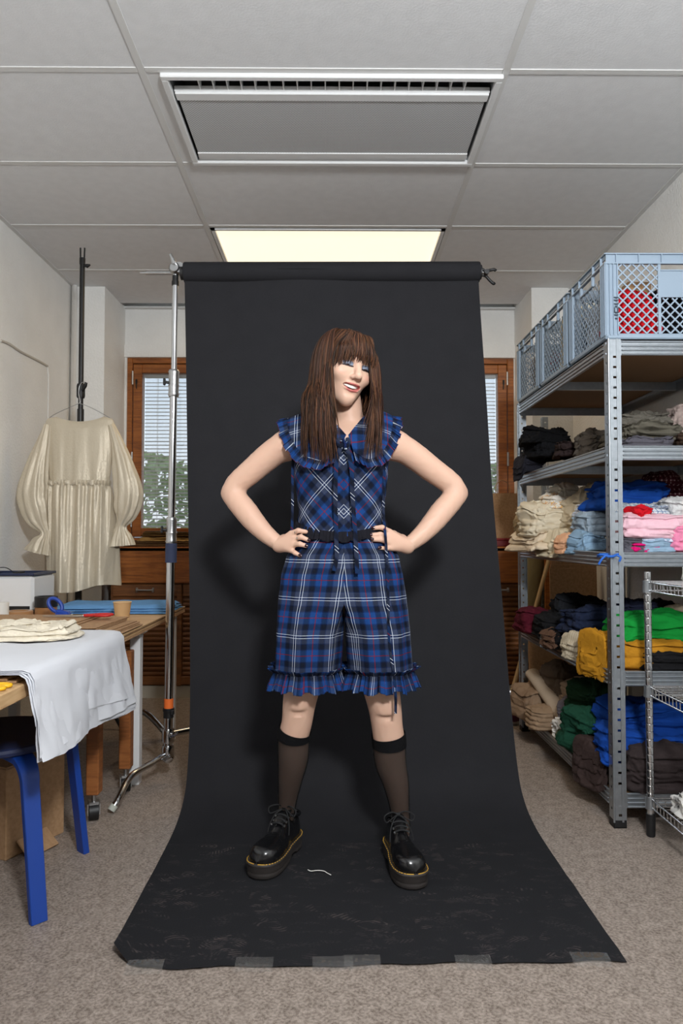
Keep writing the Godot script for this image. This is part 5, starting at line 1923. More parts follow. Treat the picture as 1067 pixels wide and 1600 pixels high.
		[0, 888, 1106, 950, 1176, 2.86, 0.22, c8(26, 66, 50), 2, 1.5, 0.0, 0.2, "dark green crumpled cloth heap left of the near post"],
		[0, 934, 1094, 1090, 1150, 2.74, 0.24, c8(18, 60, 138), 2, 1.2, 0.0, 0.1, "royal blue crumpled cloth on the lowest shelf"],
		[0, 930, 1136, 1090, 1192, 2.62, 0.18, c8(20, 64, 146), 2, 1.1, 0.0, 0.0, "royal blue folded cloth under the crumpled blue one"],
		[0, 908, 1176, 958, 1232, 2.68, 0.20, c8(58, 46, 44), 3, 1.1, 0.05, 0.3, "dark brown cloth sagging over the lowest shelf corner"],
		[0, 966, 1186, 1090, 1250, 2.56, 0.16, c8(52, 44, 44), 3, 1.1, 0.0, 0.0, "thick dark brown cloth pile at the near end of the lowest shelf"]]
	var sd := 30.0
	for q in rows:
		var z: float = q[5]
		var a := at(q[1], q[4], z)
		var b := at(q[3], q[2], z)
		var s := Vector3(absf(b.x - a.x), maxf(0.03, absf(b.y - a.y)), q[6])
		var m: Material = mats[q[7]] if q[7] is String else m_cloth("c_" + q[7].to_html(), q[7])
		var lv: float = LEVELS[q[0]]
		var p := Vector3((a.x + b.x) / 2, maxf(lv - 0.003, a.y), -z)
		# a piece seen low on its shelf stands on the board
		if p.y < lv + 0.02: p.y = lv - 0.003
		var names := ["folded_cloth", "crumpled_cloth"]
		lump(names[0] if q[8] > 1 else names[1], q[12], "cloth", p, s, m, sd, q[8], q[9], q[10], "cloth piles on the shelving", q[11])
		sd += 7.3
	# a long roll leaning across the lowest shelf
	var rl := thing("fabric_roll", "beige fabric roll lying diagonally across the far end of the lowest shelf", "fabric roll", at(832, 1052, 3.66))
	var g := G.new()
	g.tube([Vector3.ZERO, at(858, 1086, 3.45) - rl.position, at(884, 1124, 3.24) - rl.position], [0.038, 0.042, 0.040], 18, true, 0.7)
	part("roll", g, m_cloth("c_beige_roll", c8(182, 164, 144)), rl)
	var tie := thing("tied_cord", "blue cord knotted round the near post at the middle shelf", "cord", at(953, 868, 2.49))
	var bl := m_plain("blue_cord", c8(30, 96, 190), 0.6)
	g = G.new()
	var lp := []
	for k in 14:
		var an := TAU * k / 14.0
		lp.append(Vector3(cos(an) * 0.034, 0.004 * sin(an * 3.0), sin(an) * 0.026 - 0.02))
	g.tube(lp, 0.0045, 6, false, 1.0, Vector3.UP, true)
	part("loop", g, bl, tie)
	g = G.new()
	g.tube(spline([Vector3(-0.02, 0, 0.012), Vector3(-0.036, -0.014, 0.016), Vector3(-0.044, -0.03, 0.012)], 4), 0.004, 6)
	g.tube(spline([Vector3(0.02, 0, 0.014), Vector3(0.030, -0.006, 0.018), Vector3(0.026, -0.02, 0.014)], 4), 0.004, 6)
	part("tail", g, bl, tie)

# ------------------------------------------------------------------ chrome wire rack in the right foreground
func wire_rack() -> void:
	var chrome: Material = mats.chrome
	var X := 1.052
	var Z := 2.44
	var t := thing("wire_rack", "chrome wire rack with ringed posts in the right foreground", "rack", Vector3(X, 0, -Z))
	var W := 0.40
	var L := 0.78
	for q in [[0, 0], [W, 0], [0, L], [W, L]]:
		var g := G.new()
		var pts := []
		var rr := []
		var y := 0.07
		while y < 0.862:
			for e in [[0.0, 0.0122], [0.021, 0.0122], [0.0215, 0.0110], [0.0235, 0.0110], [0.024, 0.0122]]:
				pts.append(Vector3(q[0], y + e[0], q[1]))
				rr.append(e[1])
			y += 0.0254
		g.tube(pts, rr, 14)
		var post := part("post", g, chrome, t)
		g = G.new()
		g.tube([Vector3(q[0], 0.0, q[1]), Vector3(q[0], 0.005, q[1]), Vector3(q[0], 0.075, q[1])], [0.0125, 0.0145, 0.0160], 14)
		part("foot", g, mats.black_plastic, post)
	for y in [0.845, 0.495, 0.125]:
		var sh := Node3D.new()
		sh.name = "wire_shelf"
		t.add_child(sh, true)
		var g := G.new()
		for yy in [y, y - 0.028]:
			for x in [0.0, W]: g.tube([Vector3(x, yy, 0), Vector3(x, yy, L)], 0.0032, 6)
			for z in [0.0, L]: g.tube([Vector3(0, yy, z), Vector3(W, yy, z)], 0.0032, 6)
		# the zigzag truss between the two rim wires
		var n := 32
		for k in n:
			var z0 := L * k / n
			for x in [0.0, W]: g.tube([Vector3(x, y, z0), Vector3(x, y - 0.028, z0 + 0.002)], 0.0018, 5, false)
		for k in 16:
			var x0 := W * k / 16.0
			for z in [0.0, L]: g.tube([Vector3(x0, y, z), Vector3(x0, y - 0.028, z)], 0.0018, 5, false)
		part("rim_wire", g, chrome, sh)
		g = G.new()
		for k in 31: g.tube([Vector3(0, y + 0.004, L * (k + 0.5) / 31.0), Vector3(W, y + 0.004, L * (k + 0.5) / 31.0)], 0.0020, 5, false)
		for k in 3: g.tube([Vector3(W * (k + 1) / 4.0, y, 0), Vector3(W * (k + 1) / 4.0, y, L)], 0.003, 6, false)
		part("deck_wire", g, chrome, sh)
		for q in [[0, 0], [W, 0], [0, L], [W, L]]:
			g = G.new()
			g.tube([Vector3(q[0], y - 0.034, q[1]), Vector3(q[0], y + 0.006, q[1])], [0.0172, 0.0158], 14)
			part("corner_sleeve", g, m_plain("sleeve", c8(150, 154, 158), 0.3, 0.8), sh)
	lump("cloth_bundle", "white and black patterned scrap on the lowest wire shelf at the right edge", "cloth", at(1074, 1252, 2.28) * Vector3(1, 0, 1) + Vector3(0, 0.132, 0), Vector3(0.10, 0.07, 0.12), m_print("p_bw", check_image(c8(220, 218, 214), c8(30, 30, 32), c8(30, 30, 32), 32, 2), 6.0), 311.0, 1, 1.2, 0.0, "")
	# thread hanging from the shelf above the rack
	var th := thing("thread", "white thread tied in a tuft under the middle shelf above the wire rack", "thread", Vector3(1.20, 0.894, -2.497))
	var g := G.new()
	for k in 6: g.tube(spline([Vector3(0, 0, 0), Vector3(rng.randf_range(-0.012, 0.012), -0.015, 0.004), Vector3(rng.randf_range(-0.01, 0.012), -0.03 - 0.004 * k, 0.004)], 3), 0.0008, 4)
	part("strand", g, m_cloth("thread_grey", c8(190, 188, 184)), th)

# ------------------------------------------------------------------ the far right corner and the counter tops
func paper_bag(called: String, label: String, p: Vector3, s: Vector3, turn: float, handle: bool) -> void:
	var t := thing(called, label, "bag", p, turn)
	var g := G.new()
	var rows := []
	for i in 13:
		var f := i / 12.0
		var row := PackedVector3Array()
		for j in 40:
			var a := TAU * j / 40.0
			var ex := pow(absf(cos(a)), 0.25) * signf(cos(a))
			var ez := pow(absf(sin(a)), 0.25) * signf(sin(a))
			var q := Vector3(ex * s.x / 2, f * s.y, ez * s.z / 2 * (1.0 - 0.25 * f))
			q.x += 0.012 * cloth_noise.get_noise_3d(q.y * 9.0, q.z * 9.0, 1.0) * (0.3 + f)
			q.z += 0.014 * cloth_noise.get_noise_3d(q.x * 9.0, q.y * 9.0, 5.0) * (0.3 + f)
			row.append(q)
		rows.append(row)
	g.grid(rows, [], true)
	g.quad(Vector3(-s.x / 2, 0.002, -s.z / 2), Vector3(s.x / 2, 0.002, -s.z / 2), Vector3(s.x / 2, 0.002, s.z / 2), Vector3(-s.x / 2, 0.002, s.z / 2))
	part("bag_body", g, mats.kraft, t)
	if handle:
		g = G.new()
		g.tube(spline([Vector3(-0.05, s.y - 0.02, s.z * 0.37), Vector3(-0.05, s.y + 0.05, s.z * 0.36), Vector3(-0.01, s.y + 0.085, s.z * 0.34), Vector3(0.04, s.y + 0.05, s.z * 0.36), Vector3(0.04, s.y - 0.02, s.z * 0.37)], 5), 0.006, 6, true, 0.4)
		part("handle", g, mats.kraft, t)

func corner_clutter() -> void:
	# counter under the left window
	var ct := 0.9355
	var specs := [["brown folded sheet material lowest on the counter by the window", c8(92, 68, 44), 0.0, 0.52, 0.30], ["tan folded leather on the brown sheets by the window", c8(176, 142, 88), 0.030, 0.36, 0.24], ["dark olive folded cloth topmost on the counter by the window", c8(88, 66, 36), 0.062, 0.34, 0.22]]
	for k in 3:
		var q = specs[k]
		lump("folded_cloth", q[0], "cloth", Vector3(-1.13 + 0.02 * k, ct + q[2], -4.74), Vector3(q[3], 0.034, q[4]), m_cloth("counter_%d" % k, q[1], 0.7), 400.0 + k * 9, 2, 0.5, 0.0, "folded material on the counter")
	# right counter: red box, kraft bag
	var rb := thing("flat_box", "flat dark red box under the brown paper bag on the right counter", "box", Vector3(1.09, ct, -4.72))
	boxpart("box_body", Vector3(0, 0.02, 0), Vector3(0.26, 0.04, 0.22), m_plain("red_box", c8(110, 24, 30), 0.4), rb, 0.003)
	boxpart("box_lid", Vector3(0, 0.046, 0), Vector3(0.265, 0.012, 0.225), m_plain("red_box_lid", c8(132, 34, 38), 0.35), rb, 0.003)
	paper_bag("paper_bag", "brown paper bag with handle on the right counter beside the window", Vector3(1.08, ct + 0.053, -4.72), Vector3(0.25, 0.29, 0.15), 0.1, true)
	# floor corner behind the shelving
	paper_bag("paper_bag", "brown paper bag on the floor behind the far end of the shelving", Vector3(1.20, 0, -4.02), Vector3(0.26, 0.50, 0.14), -0.2, false)
	var tr := thing("hanging_trousers", "khaki trousers hanging behind the shelving in the far corner", "trousers", at(848, 868, 4.43))
	var g := G.new()
	var km := m_cloth("khaki", c8(150, 136, 98))
	for s in [[0.0, 0], [0.115, 1]]:
		g = G.new()
		var rows := []
		for i in 20:
			var f := i / 19.0
			var row := PackedVector3Array()
			for j in 25:
				var a := TAU * j / 24.0
				var r := 0.055 + 0.012 * f + 0.006 * cloth_noise.get_noise_2d(a * 1.5 + s[1] * 5, f * 4.0)
				row.append(Vector3(-0.03 + s[0] * (1.0 + 0.2 * f) + cos(a) * r - 0.06 * f * (1.0 - s[1]), 0.22 - f * 0.62, sin(a) * r * 0.55))
			rows.append(row)
		g.grid(rows)
		part("trouser_leg", g, km, tr)
	boxpart("waistband", Vector3(0.03, 0.235, 0), Vector3(0.20, 0.04, 0.06), km, tr, 0.01)
	g = G.new()
	g.tube([Vector3(0.03, 0.25, 0), Vector3(0.03, 0.60, 0), Vector3(0.03, 0.615, -0.15)], 0.003, 6)
	part("hook", g, mats.satin_steel, tr)
	var bs := thing("broomstick", "pale wooden broomstick leaning in the corner behind the shelving", "broom", at(850, 945, 4.20) * Vector3(1, 0, 1))
	g = G.new()
	g.tube([Vector3(-0.25, 0.02, 0.12), Vector3(0.12, 1.05, -0.12)], 0.012, 10)
	part("stick", g, m_plain("stick_wood", c8(196, 166, 120), 0.6), bs)
	g = G.new()
	g.box(Vector3(-0.25, 0.03, 0.12), Vector3(0.22, 0.05, 0.05), Basis(Vector3.UP, 0.4), 0.006)
	part("broom_head", g, m_plain("broom_red", c8(150, 24, 28), 0.6), bs)
	# cartons standing behind the shelving
	var cs := thing("cardboard_sheets", "brown cardboard sheets standing behind the second lowest shelf", "cardboard", Vector3(1.36, 0, -4.12))
	for k in 3: boxpart("sheet", Vector3(-0.01 * k, 0.43 - 0.01 * k, 0.018 * k), Vector3(0.26, 0.86 - 0.02 * k, 0.006), mats.kraft, cs, 0.001, Basis(Vector3(1, 0, 0), -0.03))
	var bp := thing("wooden_board", "orange-brown wooden board leaning in the far right corner", "board", Vector3(1.43, 0, -4.40))
	boxpart("plank", Vector3(0, 0.46, 0), Vector3(0.10, 0.92, 0.02), mats.frame_wood, bp, 0.002)
	boxpart("plank", Vector3(-0.12, 0.44, 0.02), Vector3(0.09, 0.88, 0.02), mats.frame_wood, bp, 0.002)
	# a spare steel post against the corner
	var sp := thing("steel_post", "spare galvanised steel post standing against the right pier", "post", Vector3(1.30, 0, -4.52))
	g = G.new()
	perforated(g, Vector3(0, 0.0, 0), Vector3(1, 0, 0), Vector3(0, 0, 1), 0.036, 1.75, 0.0016, 0.02)
	perforated(g, Vector3(0, 0.0, 0), Vector3(0, 0, -1), Vector3(1, 0, 0), 0.036, 1.75, 0.0016, 0.03)
	part("profile", g, mats.zinc, sp)
	# paint can on the floor
	var pc := thing("paint_can", "small paint can with purple label on the floor beside the black paper", "paint can", on_level(797, 1130))
	g = G.new()
	g.lathe([Vector2(0, 0), Vector2(0.052, 0), Vector2(0.054, 0.003), Vector2(0.0525, 0.008), Vector2(0.0525, 0.150), Vector2(0.055, 0.154), Vector2(0.055, 0.160), Vector2(0.049, 0.162), Vector2(0.047, 0.155), Vector2(0, 0.155)], 28)
	part("can", g, mats.satin_steel, pc)
	g = G.new()
	g.lathe([Vector2(0.053, 0.02), Vector2(0.053, 0.135)], 28)
	part("can_label", g, m_plain("can_label", c8(92, 28, 62), 0.5), pc)
	g = G.new()
	for k in 5: g.box(Vector3(-0.018 + 0.009 * k, 0.09, 0.0525), Vector3(0.005, 0.05, 0.0025))
	part("print", g, m_plain("can_print", c8(215, 205, 210), 0.6), pc)
	g = G.new()
	var hl := []
	for k in 13: hl.append(Vector3(cos(PI * k / 12.0) * 0.056, 0.148 - sin(PI * k / 12.0) * 0.05, sin(PI * k / 12.0) * 0.03 + 0.03))
	g.tube(hl, 0.0016, 6)
	part("bail", g, mats.satin_steel, pc)

# ------------------------------------------------------------------ distance field meshed as surface nets
class Field:
	var o: Vector3
	var c: float
	var nx: int
	var ny: int
	var nz: int
	var d := PackedFloat32Array()

	func _init(lo: Vector3, hi: Vector3, cell: float) -> void:
		o = lo
		c = cell
		nx = int((hi.x - lo.x) / c) + 2
		ny = int((hi.y - lo.y) / c) + 2
		nz = int((hi.z - lo.z) / c) + 2
		d.resize(nx * ny * nz)
		d.fill(0.2)

	func span(lo: float, hi: float, org: float, n: int) -> Vector2i:
		return Vector2i(clampi(int((lo - org) / c), 0, n - 1), clampi(int((hi - org) / c) + 1, 0, n - 1))

	# tapered capsule joined with a smooth minimum
	func bone(a: Vector3, b: Vector3, ra: float, rb: float, k := 0.02) -> void:
		var m := maxf(ra, rb) + k + c * 2.0
		var sx := span(minf(a.x, b.x) - m, maxf(a.x, b.x) + m, o.x, nx)
		var sy := span(minf(a.y, b.y) - m, maxf(a.y, b.y) + m, o.y, ny)
		var sz := span(minf(a.z, b.z) - m, maxf(a.z, b.z) + m, o.z, nz)
		var ba := b - a
		var l2 := maxf(ba.length_squared(), 1e-9)
		for z in range(sz.x, sz.y + 1):
			for y in range(sy.x, sy.y + 1):
				var row := (z * ny + y) * nx
				for x in range(sx.x, sx.y + 1):
					var p := Vector3(o.x + x * c, o.y + y * c, o.z + z * c) - a
					var t := clampf(p.dot(ba) / l2, 0.0, 1.0)
					var e := (p - ba * t).length() - ra - (rb - ra) * t
					var f := d[row + x]
					var h := 0.5 + 0.5 * (f - e) / k
					if h >= 1.0: d[row + x] = e
					elif h > 0.0: d[row + x] = f + (e - f) * h - k * h * (1.0 - h)

	# ellipsoid; carve true takes it away
	func ball(q: Vector3, r: Vector3, k := 0.01, carve := false) -> void:
		var m := k + c * 2.0
		var sx := span(q.x - r.x - m, q.x + r.x + m, o.x, nx)
		var sy := span(q.y - r.y - m, q.y + r.y + m, o.y, ny)
		var sz := span(q.z - r.z - m, q.z + r.z + m, o.z, nz)
		for z in range(sz.x, sz.y + 1):
			for y in range(sy.x, sy.y + 1):
				var row := (z * ny + y) * nx
				for x in range(sx.x, sx.y + 1):
					var p := Vector3(o.x + x * c, o.y + y * c, o.z + z * c) - q
					var s := p / r
					var k0 := s.length()
					var k1 := (s / r).length()
					var e := k0 * (k0 - 1.0) / maxf(k1, 1e-6) if k0 > 1e-4 else -minf(r.x, minf(r.y, r.z))
					var f := d[row + x]
					if carve:
						var h := clampf(0.5 - 0.5 * (f + e) / k, 0.0, 1.0)
						d[row + x] = f + (-e - f) * h + k * h * (1.0 - h)
					else:
						var h := 0.5 + 0.5 * (f - e) / k
						if h >= 1.0: d[row + x] = e
						elif h > 0.0: d[row + x] = f + (e - f) * h - k * h * (1.0 - h)

	func nets(g: G, xf: Transform3D, paint = null) -> void:
		var at := {}
		var k0 := g.v.size()
		var pos := PackedVector3Array()
		var corner := [0, 1, nx, nx + 1, nx * ny, nx * ny + 1, nx * ny + nx, nx * ny + nx + 1]
		var edges := [[0, 1], [2, 3], [4, 5], [6, 7], [0, 2], [1, 3], [4, 6], [5, 7], [0, 4], [1, 5], [2, 6], [3, 7]]
		var cp := [Vector3(0, 0, 0), Vector3(1, 0, 0), Vector3(0, 1, 0), Vector3(1, 1, 0), Vector3(0, 0, 1), Vector3(1, 0, 1), Vector3(0, 1, 1), Vector3(1, 1, 1)]
		for z in nz - 1:
			for y in ny - 1:
				var row := (z * ny + y) * nx
				for x in nx - 1:
					var i := row + x
					var neg := 0
					for q in corner:
						if d[i + q] < 0.0: neg += 1
					if neg == 0 or neg == 8: continue
					var s := Vector3.ZERO
					var n := 0
					for e in edges:
						var a := d[i + corner[e[0]]]
						var b := d[i + corner[e[1]]]
						if (a < 0.0) != (b < 0.0):
							s += cp[e[0]].lerp(cp[e[1]], a / (a - b))
							n += 1
					at[i] = pos.size()
					pos.append(o + (Vector3(x, y, z) + s / n) * c)
		var nn := PackedVector3Array()
		nn.resize(pos.size())
		var tri_idx := PackedInt32Array()
		var st := [1, nx, nx * ny]
		for i in at:
			for ax in 3:
				var a := d[i]
				var b := d[i + st[ax]]
				if (a < 0.0) == (b < 0.0): continue
				var u: int = st[(ax + 1) % 3]
				var w: int = st[(ax + 2) % 3]
				if not (at.has(i - u) and at.has(i - w) and at.has(i - u - w)): continue
				var q := [at[i], at[i - u], at[i - u - w], at[i - w]]
				if a < 0.0: q = [q[0], q[3], q[2], q[1]]
				var f := (pos[q[2]] - pos[q[0]]).cross(pos[q[1]] - pos[q[3]])
				for e in q: nn[e] += f
				tri_idx.append_array([k0 + q[0], k0 + q[1], k0 + q[2], k0 + q[0], k0 + q[2], k0 + q[3]])
		for i in pos.size():
			g.v.append(xf * pos[i])
			g.n.append((xf.basis * nn[i]).normalized())
			g.uv.append(Vector2(pos[i].x, pos[i].y))
			g.col.append(paint.call(pos[i]) if paint != null else g.tint)
		g.idx.append_array(tri_idx)

# ------------------------------------------------------------------ the woman
const BODY_Z := 2.25
var origin := Vector3.ZERO

func bp(px: float, py: float, zo := 0.0) -> Vector3:
	return at(px, py, BODY_Z - zo) - origin

func woman() -> void:
	origin = Vector3(0.02, 0.0, -BODY_Z)
	var t := thing("person", "smiling person in blue tartan top and shorts, hands on hips", "person", origin)
	var skin := StandardMaterial3D.new()
	skin.vertex_color_use_as_albedo = true
	skin.roughness = 0.48
	skin.metallic_specular = 0.4
	skin.subsurf_scatter_enabled = true
	skin.subsurf_scatter_strength = 0.06
	var tone := c8(204, 166, 145).srgb_to_linear()
	var g := G.new()
	g.tint = tone
	# --- body, arms and legs: one field
	var f := Field.new(Vector3(-0.44, 0.06, -0.16), Vector3(0.44, 1.44, 0.16), 0.009)
	for s in [[520, 505], [562, 577]]:
		f.bone(bp(s[0], 700, 0.0), bp(s[1] * 0.5 + s[0] * 0.5, 810, -0.005), 0.060, 0.052, 0.05)
	f.bone(bp(510, 880, 0), bp(560, 880, 0), 0.07, 0.07, 0.04)
	f.bone(bp(549, 690, -0.012), bp(541, 600, 0.004), 0.046, 0.040, 0.03)
	f.bone(bp(549, 672, -0.02), bp(466, 688, -0.005), 0.034, 0.040, 0.03)
	f.bone(bp(549, 672, -0.02), bp(597, 688, -0.005), 0.034, 0.040, 0.03)
	f.bone(bp(520, 690, 0.034), bp(575, 690, 0.034), 0.032, 0.032, 0.04)
	# arms: [px, py, zo, r]
	var arms := [[[458, 692, 0.0, 0.042], [432, 704, -0.01, 0.0425], [398, 732, -0.025, 0.0395], [365, 766, -0.035, 0.0350], [386, 801, -0.012, 0.0360], [412, 831, 0.012, 0.0285], [437, 851, 0.030, 0.0215]], [[606, 692, 0.0, 0.042], [634, 704, -0.01, 0.0425], [672, 732, -0.025, 0.0395], [711, 766, -0.035, 0.0350], [688, 802, -0.012, 0.0360], [660, 834, 0.012, 0.0285], [636, 853, 0.030, 0.0215]]]
	var legs := leg_paths()
	for a in arms + legs:
		var pc := []
		var rc := []
		for p in a:
			pc.append(bp(p[0], p[1], p[2]))
			rc.append(Vector3(p[3], 0, 0))
		var ln := spline(pc, 4)
		var rd := spline(rc, 4)
		for i in ln.size() - 1: f.bone(ln[i], ln[i + 1], rd[i].x, rd[i + 1].x, 0.02 if i < 3 else 0.003)
	for s in [[352, 772], [724, 772]]: f.bone(bp(s[0], s[1], -0.040), bp(s[0] + (537 - s[0]) * 0.06, s[1] + 6, -0.036), 0.012, 0.016, 0.022)
	for s in [[466, 1101], [602, 1108]]:
		f.ball(bp(s[0], s[1], 0.050), Vector3(0.026, 0.030, 0.018), 0.02)
		f.ball(bp(s[0], s[1] + 14, 0.058), Vector3(0.026, 0.006, 0.008), 0.012, true)
	f.nets(g, Transform3D.IDENTITY)
	# --- hands, finer grids
	var hands := [
		{"w": [437, 851, 0.030], "k": [[455, 834, 0.058], [459, 842, 0.064], [458, 851, 0.066], [454, 859, 0.062]], "m": [[466, 829, 0.076], [470, 839, 0.080], [468, 850, 0.084], [461, 864, 0.078]], "e": [[478, 831, 0.074], [482, 844, 0.080], [478, 853, 0.086], [469, 868, 0.084]], "thumb": [[444, 842, 0.02], [456, 836, -0.02], [466, 832, -0.055]]},
		{"w": [636, 853, 0.030], "k": [[608, 831, 0.058], [607, 839, 0.064], [607, 847, 0.066], [611, 856, 0.062]], "m": [[597, 824, 0.076], [594, 835, 0.080], [595, 843, 0.084], [604, 857, 0.078]], "e": [[584, 825, 0.074], [580, 836, 0.080], [582, 843, 0.086], [593, 856, 0.084]], "thumb": [[628, 842, 0.02], [615, 834, -0.02], [604, 830, -0.055]]}]
	for h in hands:
		var w := bp(h.w[0], h.w[1], h.w[2])
		var lo := w
		var hi := w
		for l in [h.k, h.m, h.e, h.thumb]:
			for p in l:
				lo = lo.min(bp(p[0], p[1], p[2]))
				hi = hi.max(bp(p[0], p[1], p[2]))
		var hf := Field.new(lo - Vector3.ONE * 0.030, hi + Vector3.ONE * 0.030, 0.0030)
		for i in 4:
			var k := bp(h.k[i][0], h.k[i][1], h.k[i][2])
			hf.bone(w, k, 0.0175, 0.0100, 0.014)
		for i in 4:
			var k := bp(h.k[i][0], h.k[i][1], h.k[i][2])
			var m := bp(h.m[i][0], h.m[i][1], h.m[i][2])
			var e := bp(h.e[i][0], h.e[i][1], h.e[i][2])
			var sc := 0.88 if i == 3 else 1.0
			hf.bone(k, m, 0.0088 * sc, 0.0078 * sc, 0.004)
			hf.bone(m, e, 0.0078 * sc, 0.0064 * sc, 0.003)
		var th := []
		for p in h.thumb: th.append(bp(p[0], p[1], p[2]))
		hf.bone(w, th[0], 0.018, 0.014, 0.012)
		hf.bone(th[0], th[1], 0.0125, 0.0105, 0.006)
		hf.bone(th[1], th[2], 0.0105, 0.0085, 0.003)
		hf.nets(g, Transform3D.IDENTITY)
	# --- head
	var hc := bp(538, 573, 0.030)
	var hb := Basis(Vector3(0, 0, 1), deg_to_rad(-11)) * Basis(Vector3.UP, deg_to_rad(29)) * Basis(Vector3.RIGHT, deg_to_rad(4))
	var hx := Transform3D(hb, hc)
	var hd := Field.new(Vector3(-0.098, -0.135, -0.125), Vector3(0.098, 0.130, 0.130), 0.0025)
	hd.ball(Vector3(0, 0.022, -0.014), Vector3(0.074, 0.078, 0.094), 0.01)
	hd.ball(Vector3(0, -0.012, 0.022), Vector3(0.064, 0.070, 0.066), 0.03)
	hd.ball(Vector3(0, -0.062, 0.034), Vector3(0.048, 0.050, 0.050), 0.03)
	hd.bone(Vector3(-0.052, -0.060, 0.0), Vector3(0, -0.100, 0.058), 0.016, 0.018, 0.022)
	hd.bone(Vector3(0.052, -0.060, 0.0), Vector3(0, -0.100, 0.058), 0.016, 0.018, 0.022)
	for s in [-1, 1]:
		hd.ball(Vector3(s * 0.040, -0.030, 0.060), Vector3(0.024, 0.021, 0.022), 0.018)      # smiling cheeks
		hd.bone(Vector3(s * 0.012, 0.020, 0.083), Vector3(s * 0.050, 0.018, 0.062), 0.010, 0.009, 0.014)
		hd.ball(Vector3(s * 0.031, 0.000, 0.092), Vector3(0.017, 0.011, 0.014), 0.010, true)   # eye hollow
		hd.ball(Vector3(s * 0.031, -0.001, 0.0695), Vector3(0.0150, 0.0115, 0.0140), 0.003)      # lowered lid
		hd.ball(Vector3(s * 0.075, -0.008, -0.008), Vector3(0.010, 0.030, 0.018), 0.006)       # ear
	hd.bone(Vector3(0, 0.012, 0.083), Vector3(0, -0.030, 0.103), 0.0085, 0.0105, 0.010)
	hd.ball(Vector3(0, -0.034, 0.103), Vector3(0.0115, 0.0095, 0.0105), 0.008)
	for s in [-1, 1]:
		hd.ball(Vector3(s * 0.0115, -0.038, 0.092), Vector3(0.0080, 0.0070, 0.0090), 0.006)
		hd.ball(Vector3(s * 0.006, -0.045, 0.098), Vector3(0.0035, 0.003, 0.004), 0.003, true)
	# mouth: a wide smile, lips round an opening
	var ml := [Vector3(-0.035, -0.0505, 0.063), Vector3(-0.017, -0.0575, 0.082), Vector3(0, -0.0585, 0.087), Vector3(0.017, -0.0575, 0.082), Vector3(0.035, -0.0505, 0.063)]
	var mu := [Vector3(-0.035, -0.0505, 0.063), Vector3(-0.018, -0.0715, 0.079), Vector3(0, -0.0775, 0.084), Vector3(0.018, -0.0715, 0.079), Vector3(0.035, -0.0505, 0.063)]
	for i in 4:
		hd.bone(ml[i], ml[i + 1], 0.0046, 0.0046, 0.004)
		hd.bone(mu[i], mu[i + 1], 0.0050, 0.0050, 0.004)
	hd.ball(Vector3(0, -0.0672, 0.090), Vector3(0.026, 0.0078, 0.018), 0.002, true)
	hd.ball(Vector3(-0.020, -0.0635, 0.080), Vector3(0.010, 0.0048, 0.016), 0.002, true)
	hd.ball(Vector3(0.020, -0.0635, 0.080), Vector3(0.010, 0.0048, 0.016), 0.002, true)
	hd.ball(Vector3(0, -0.087, 0.088), Vector3(0.020, 0.005, 0.009), 0.010, true)
	var lip := c8(186, 106, 100).srgb_to_linear()
	var shade := c8(116, 124, 142).srgb_to_linear()
	var lash := c8(36, 28, 28).srgb_to_linear()
	var blush := c8(220, 150, 134).srgb_to_linear()
	var inner := c8(70, 24, 26).srgb_to_linear()
	var paint := func(p: Vector3) -> Color:
		if p.z > 0.03:
			var best := 1.0
			for l in [ml, mu]:
				for i in 4:
					var ba: Vector3 = l[i + 1] - l[i]
					var tt := clampf((p - l[i]).dot(ba) / ba.length_squared(), 0, 1)
					best = minf(best, (p - l[i] - ba * tt).length())
			if best < 0.0056: return lip
			if absf(p.x) < 0.022 and absf(p.y + 0.066) < 0.006 and p.z < 0.080 and p.z > 0.05: return inner
			for s in [-1.0, 1.0]:
				var e := Vector2(p.x - s * 0.031, p.y + 0.001)
				if absf(e.x) < 0.0165 and e.y > -0.0095 and e.y < -0.0045 + 0.002 * (1.0 - pow(e.x / 0.0165, 2.0)): return lash
				if pow(e.x / 0.0165, 2.0) + pow((e.y - 0.001) / 0.0075, 2.0) < 1.0: return shade
				var b := Vector2((p.x - s * 0.044) / 0.018, (p.y + 0.028) / 0.012)
				if b.length() < 1.0: return tone.lerp(blush, 0.55 * (1.0 - b.length()))
		return tone
	hd.nets(g, hx, paint)
	part("body", g, skin, t)
	# teeth
	g = G.new()
	var trows := []
	for i in 5:
		var row := PackedVector3Array()
		for k in 41:
			var x := (k / 20.0 - 1.0) * 0.0275
			# shallow notches part the teeth
			var notch := 0.0007 * pow(absf(sin(k * PI / 4.0)), 0.4)
			row.append(hx * Vector3(x, -0.0590 - 0.0026 * i + (0.004 * i / 4.0) * pow(x / 0.0275, 2.0) + 5.0 * x * x, 0.0800 + notch - 18.0 * x * x - 0.0004 * absf(i - 2)))
		trows.append(row)
	g.grid(trows)
	part("teeth", g, m_plain("teeth", c8(236, 232, 222), 0.3), t)
	# nails and rings
	var nail := m_plain("nail_polish", c8(42, 14, 20), 0.15)
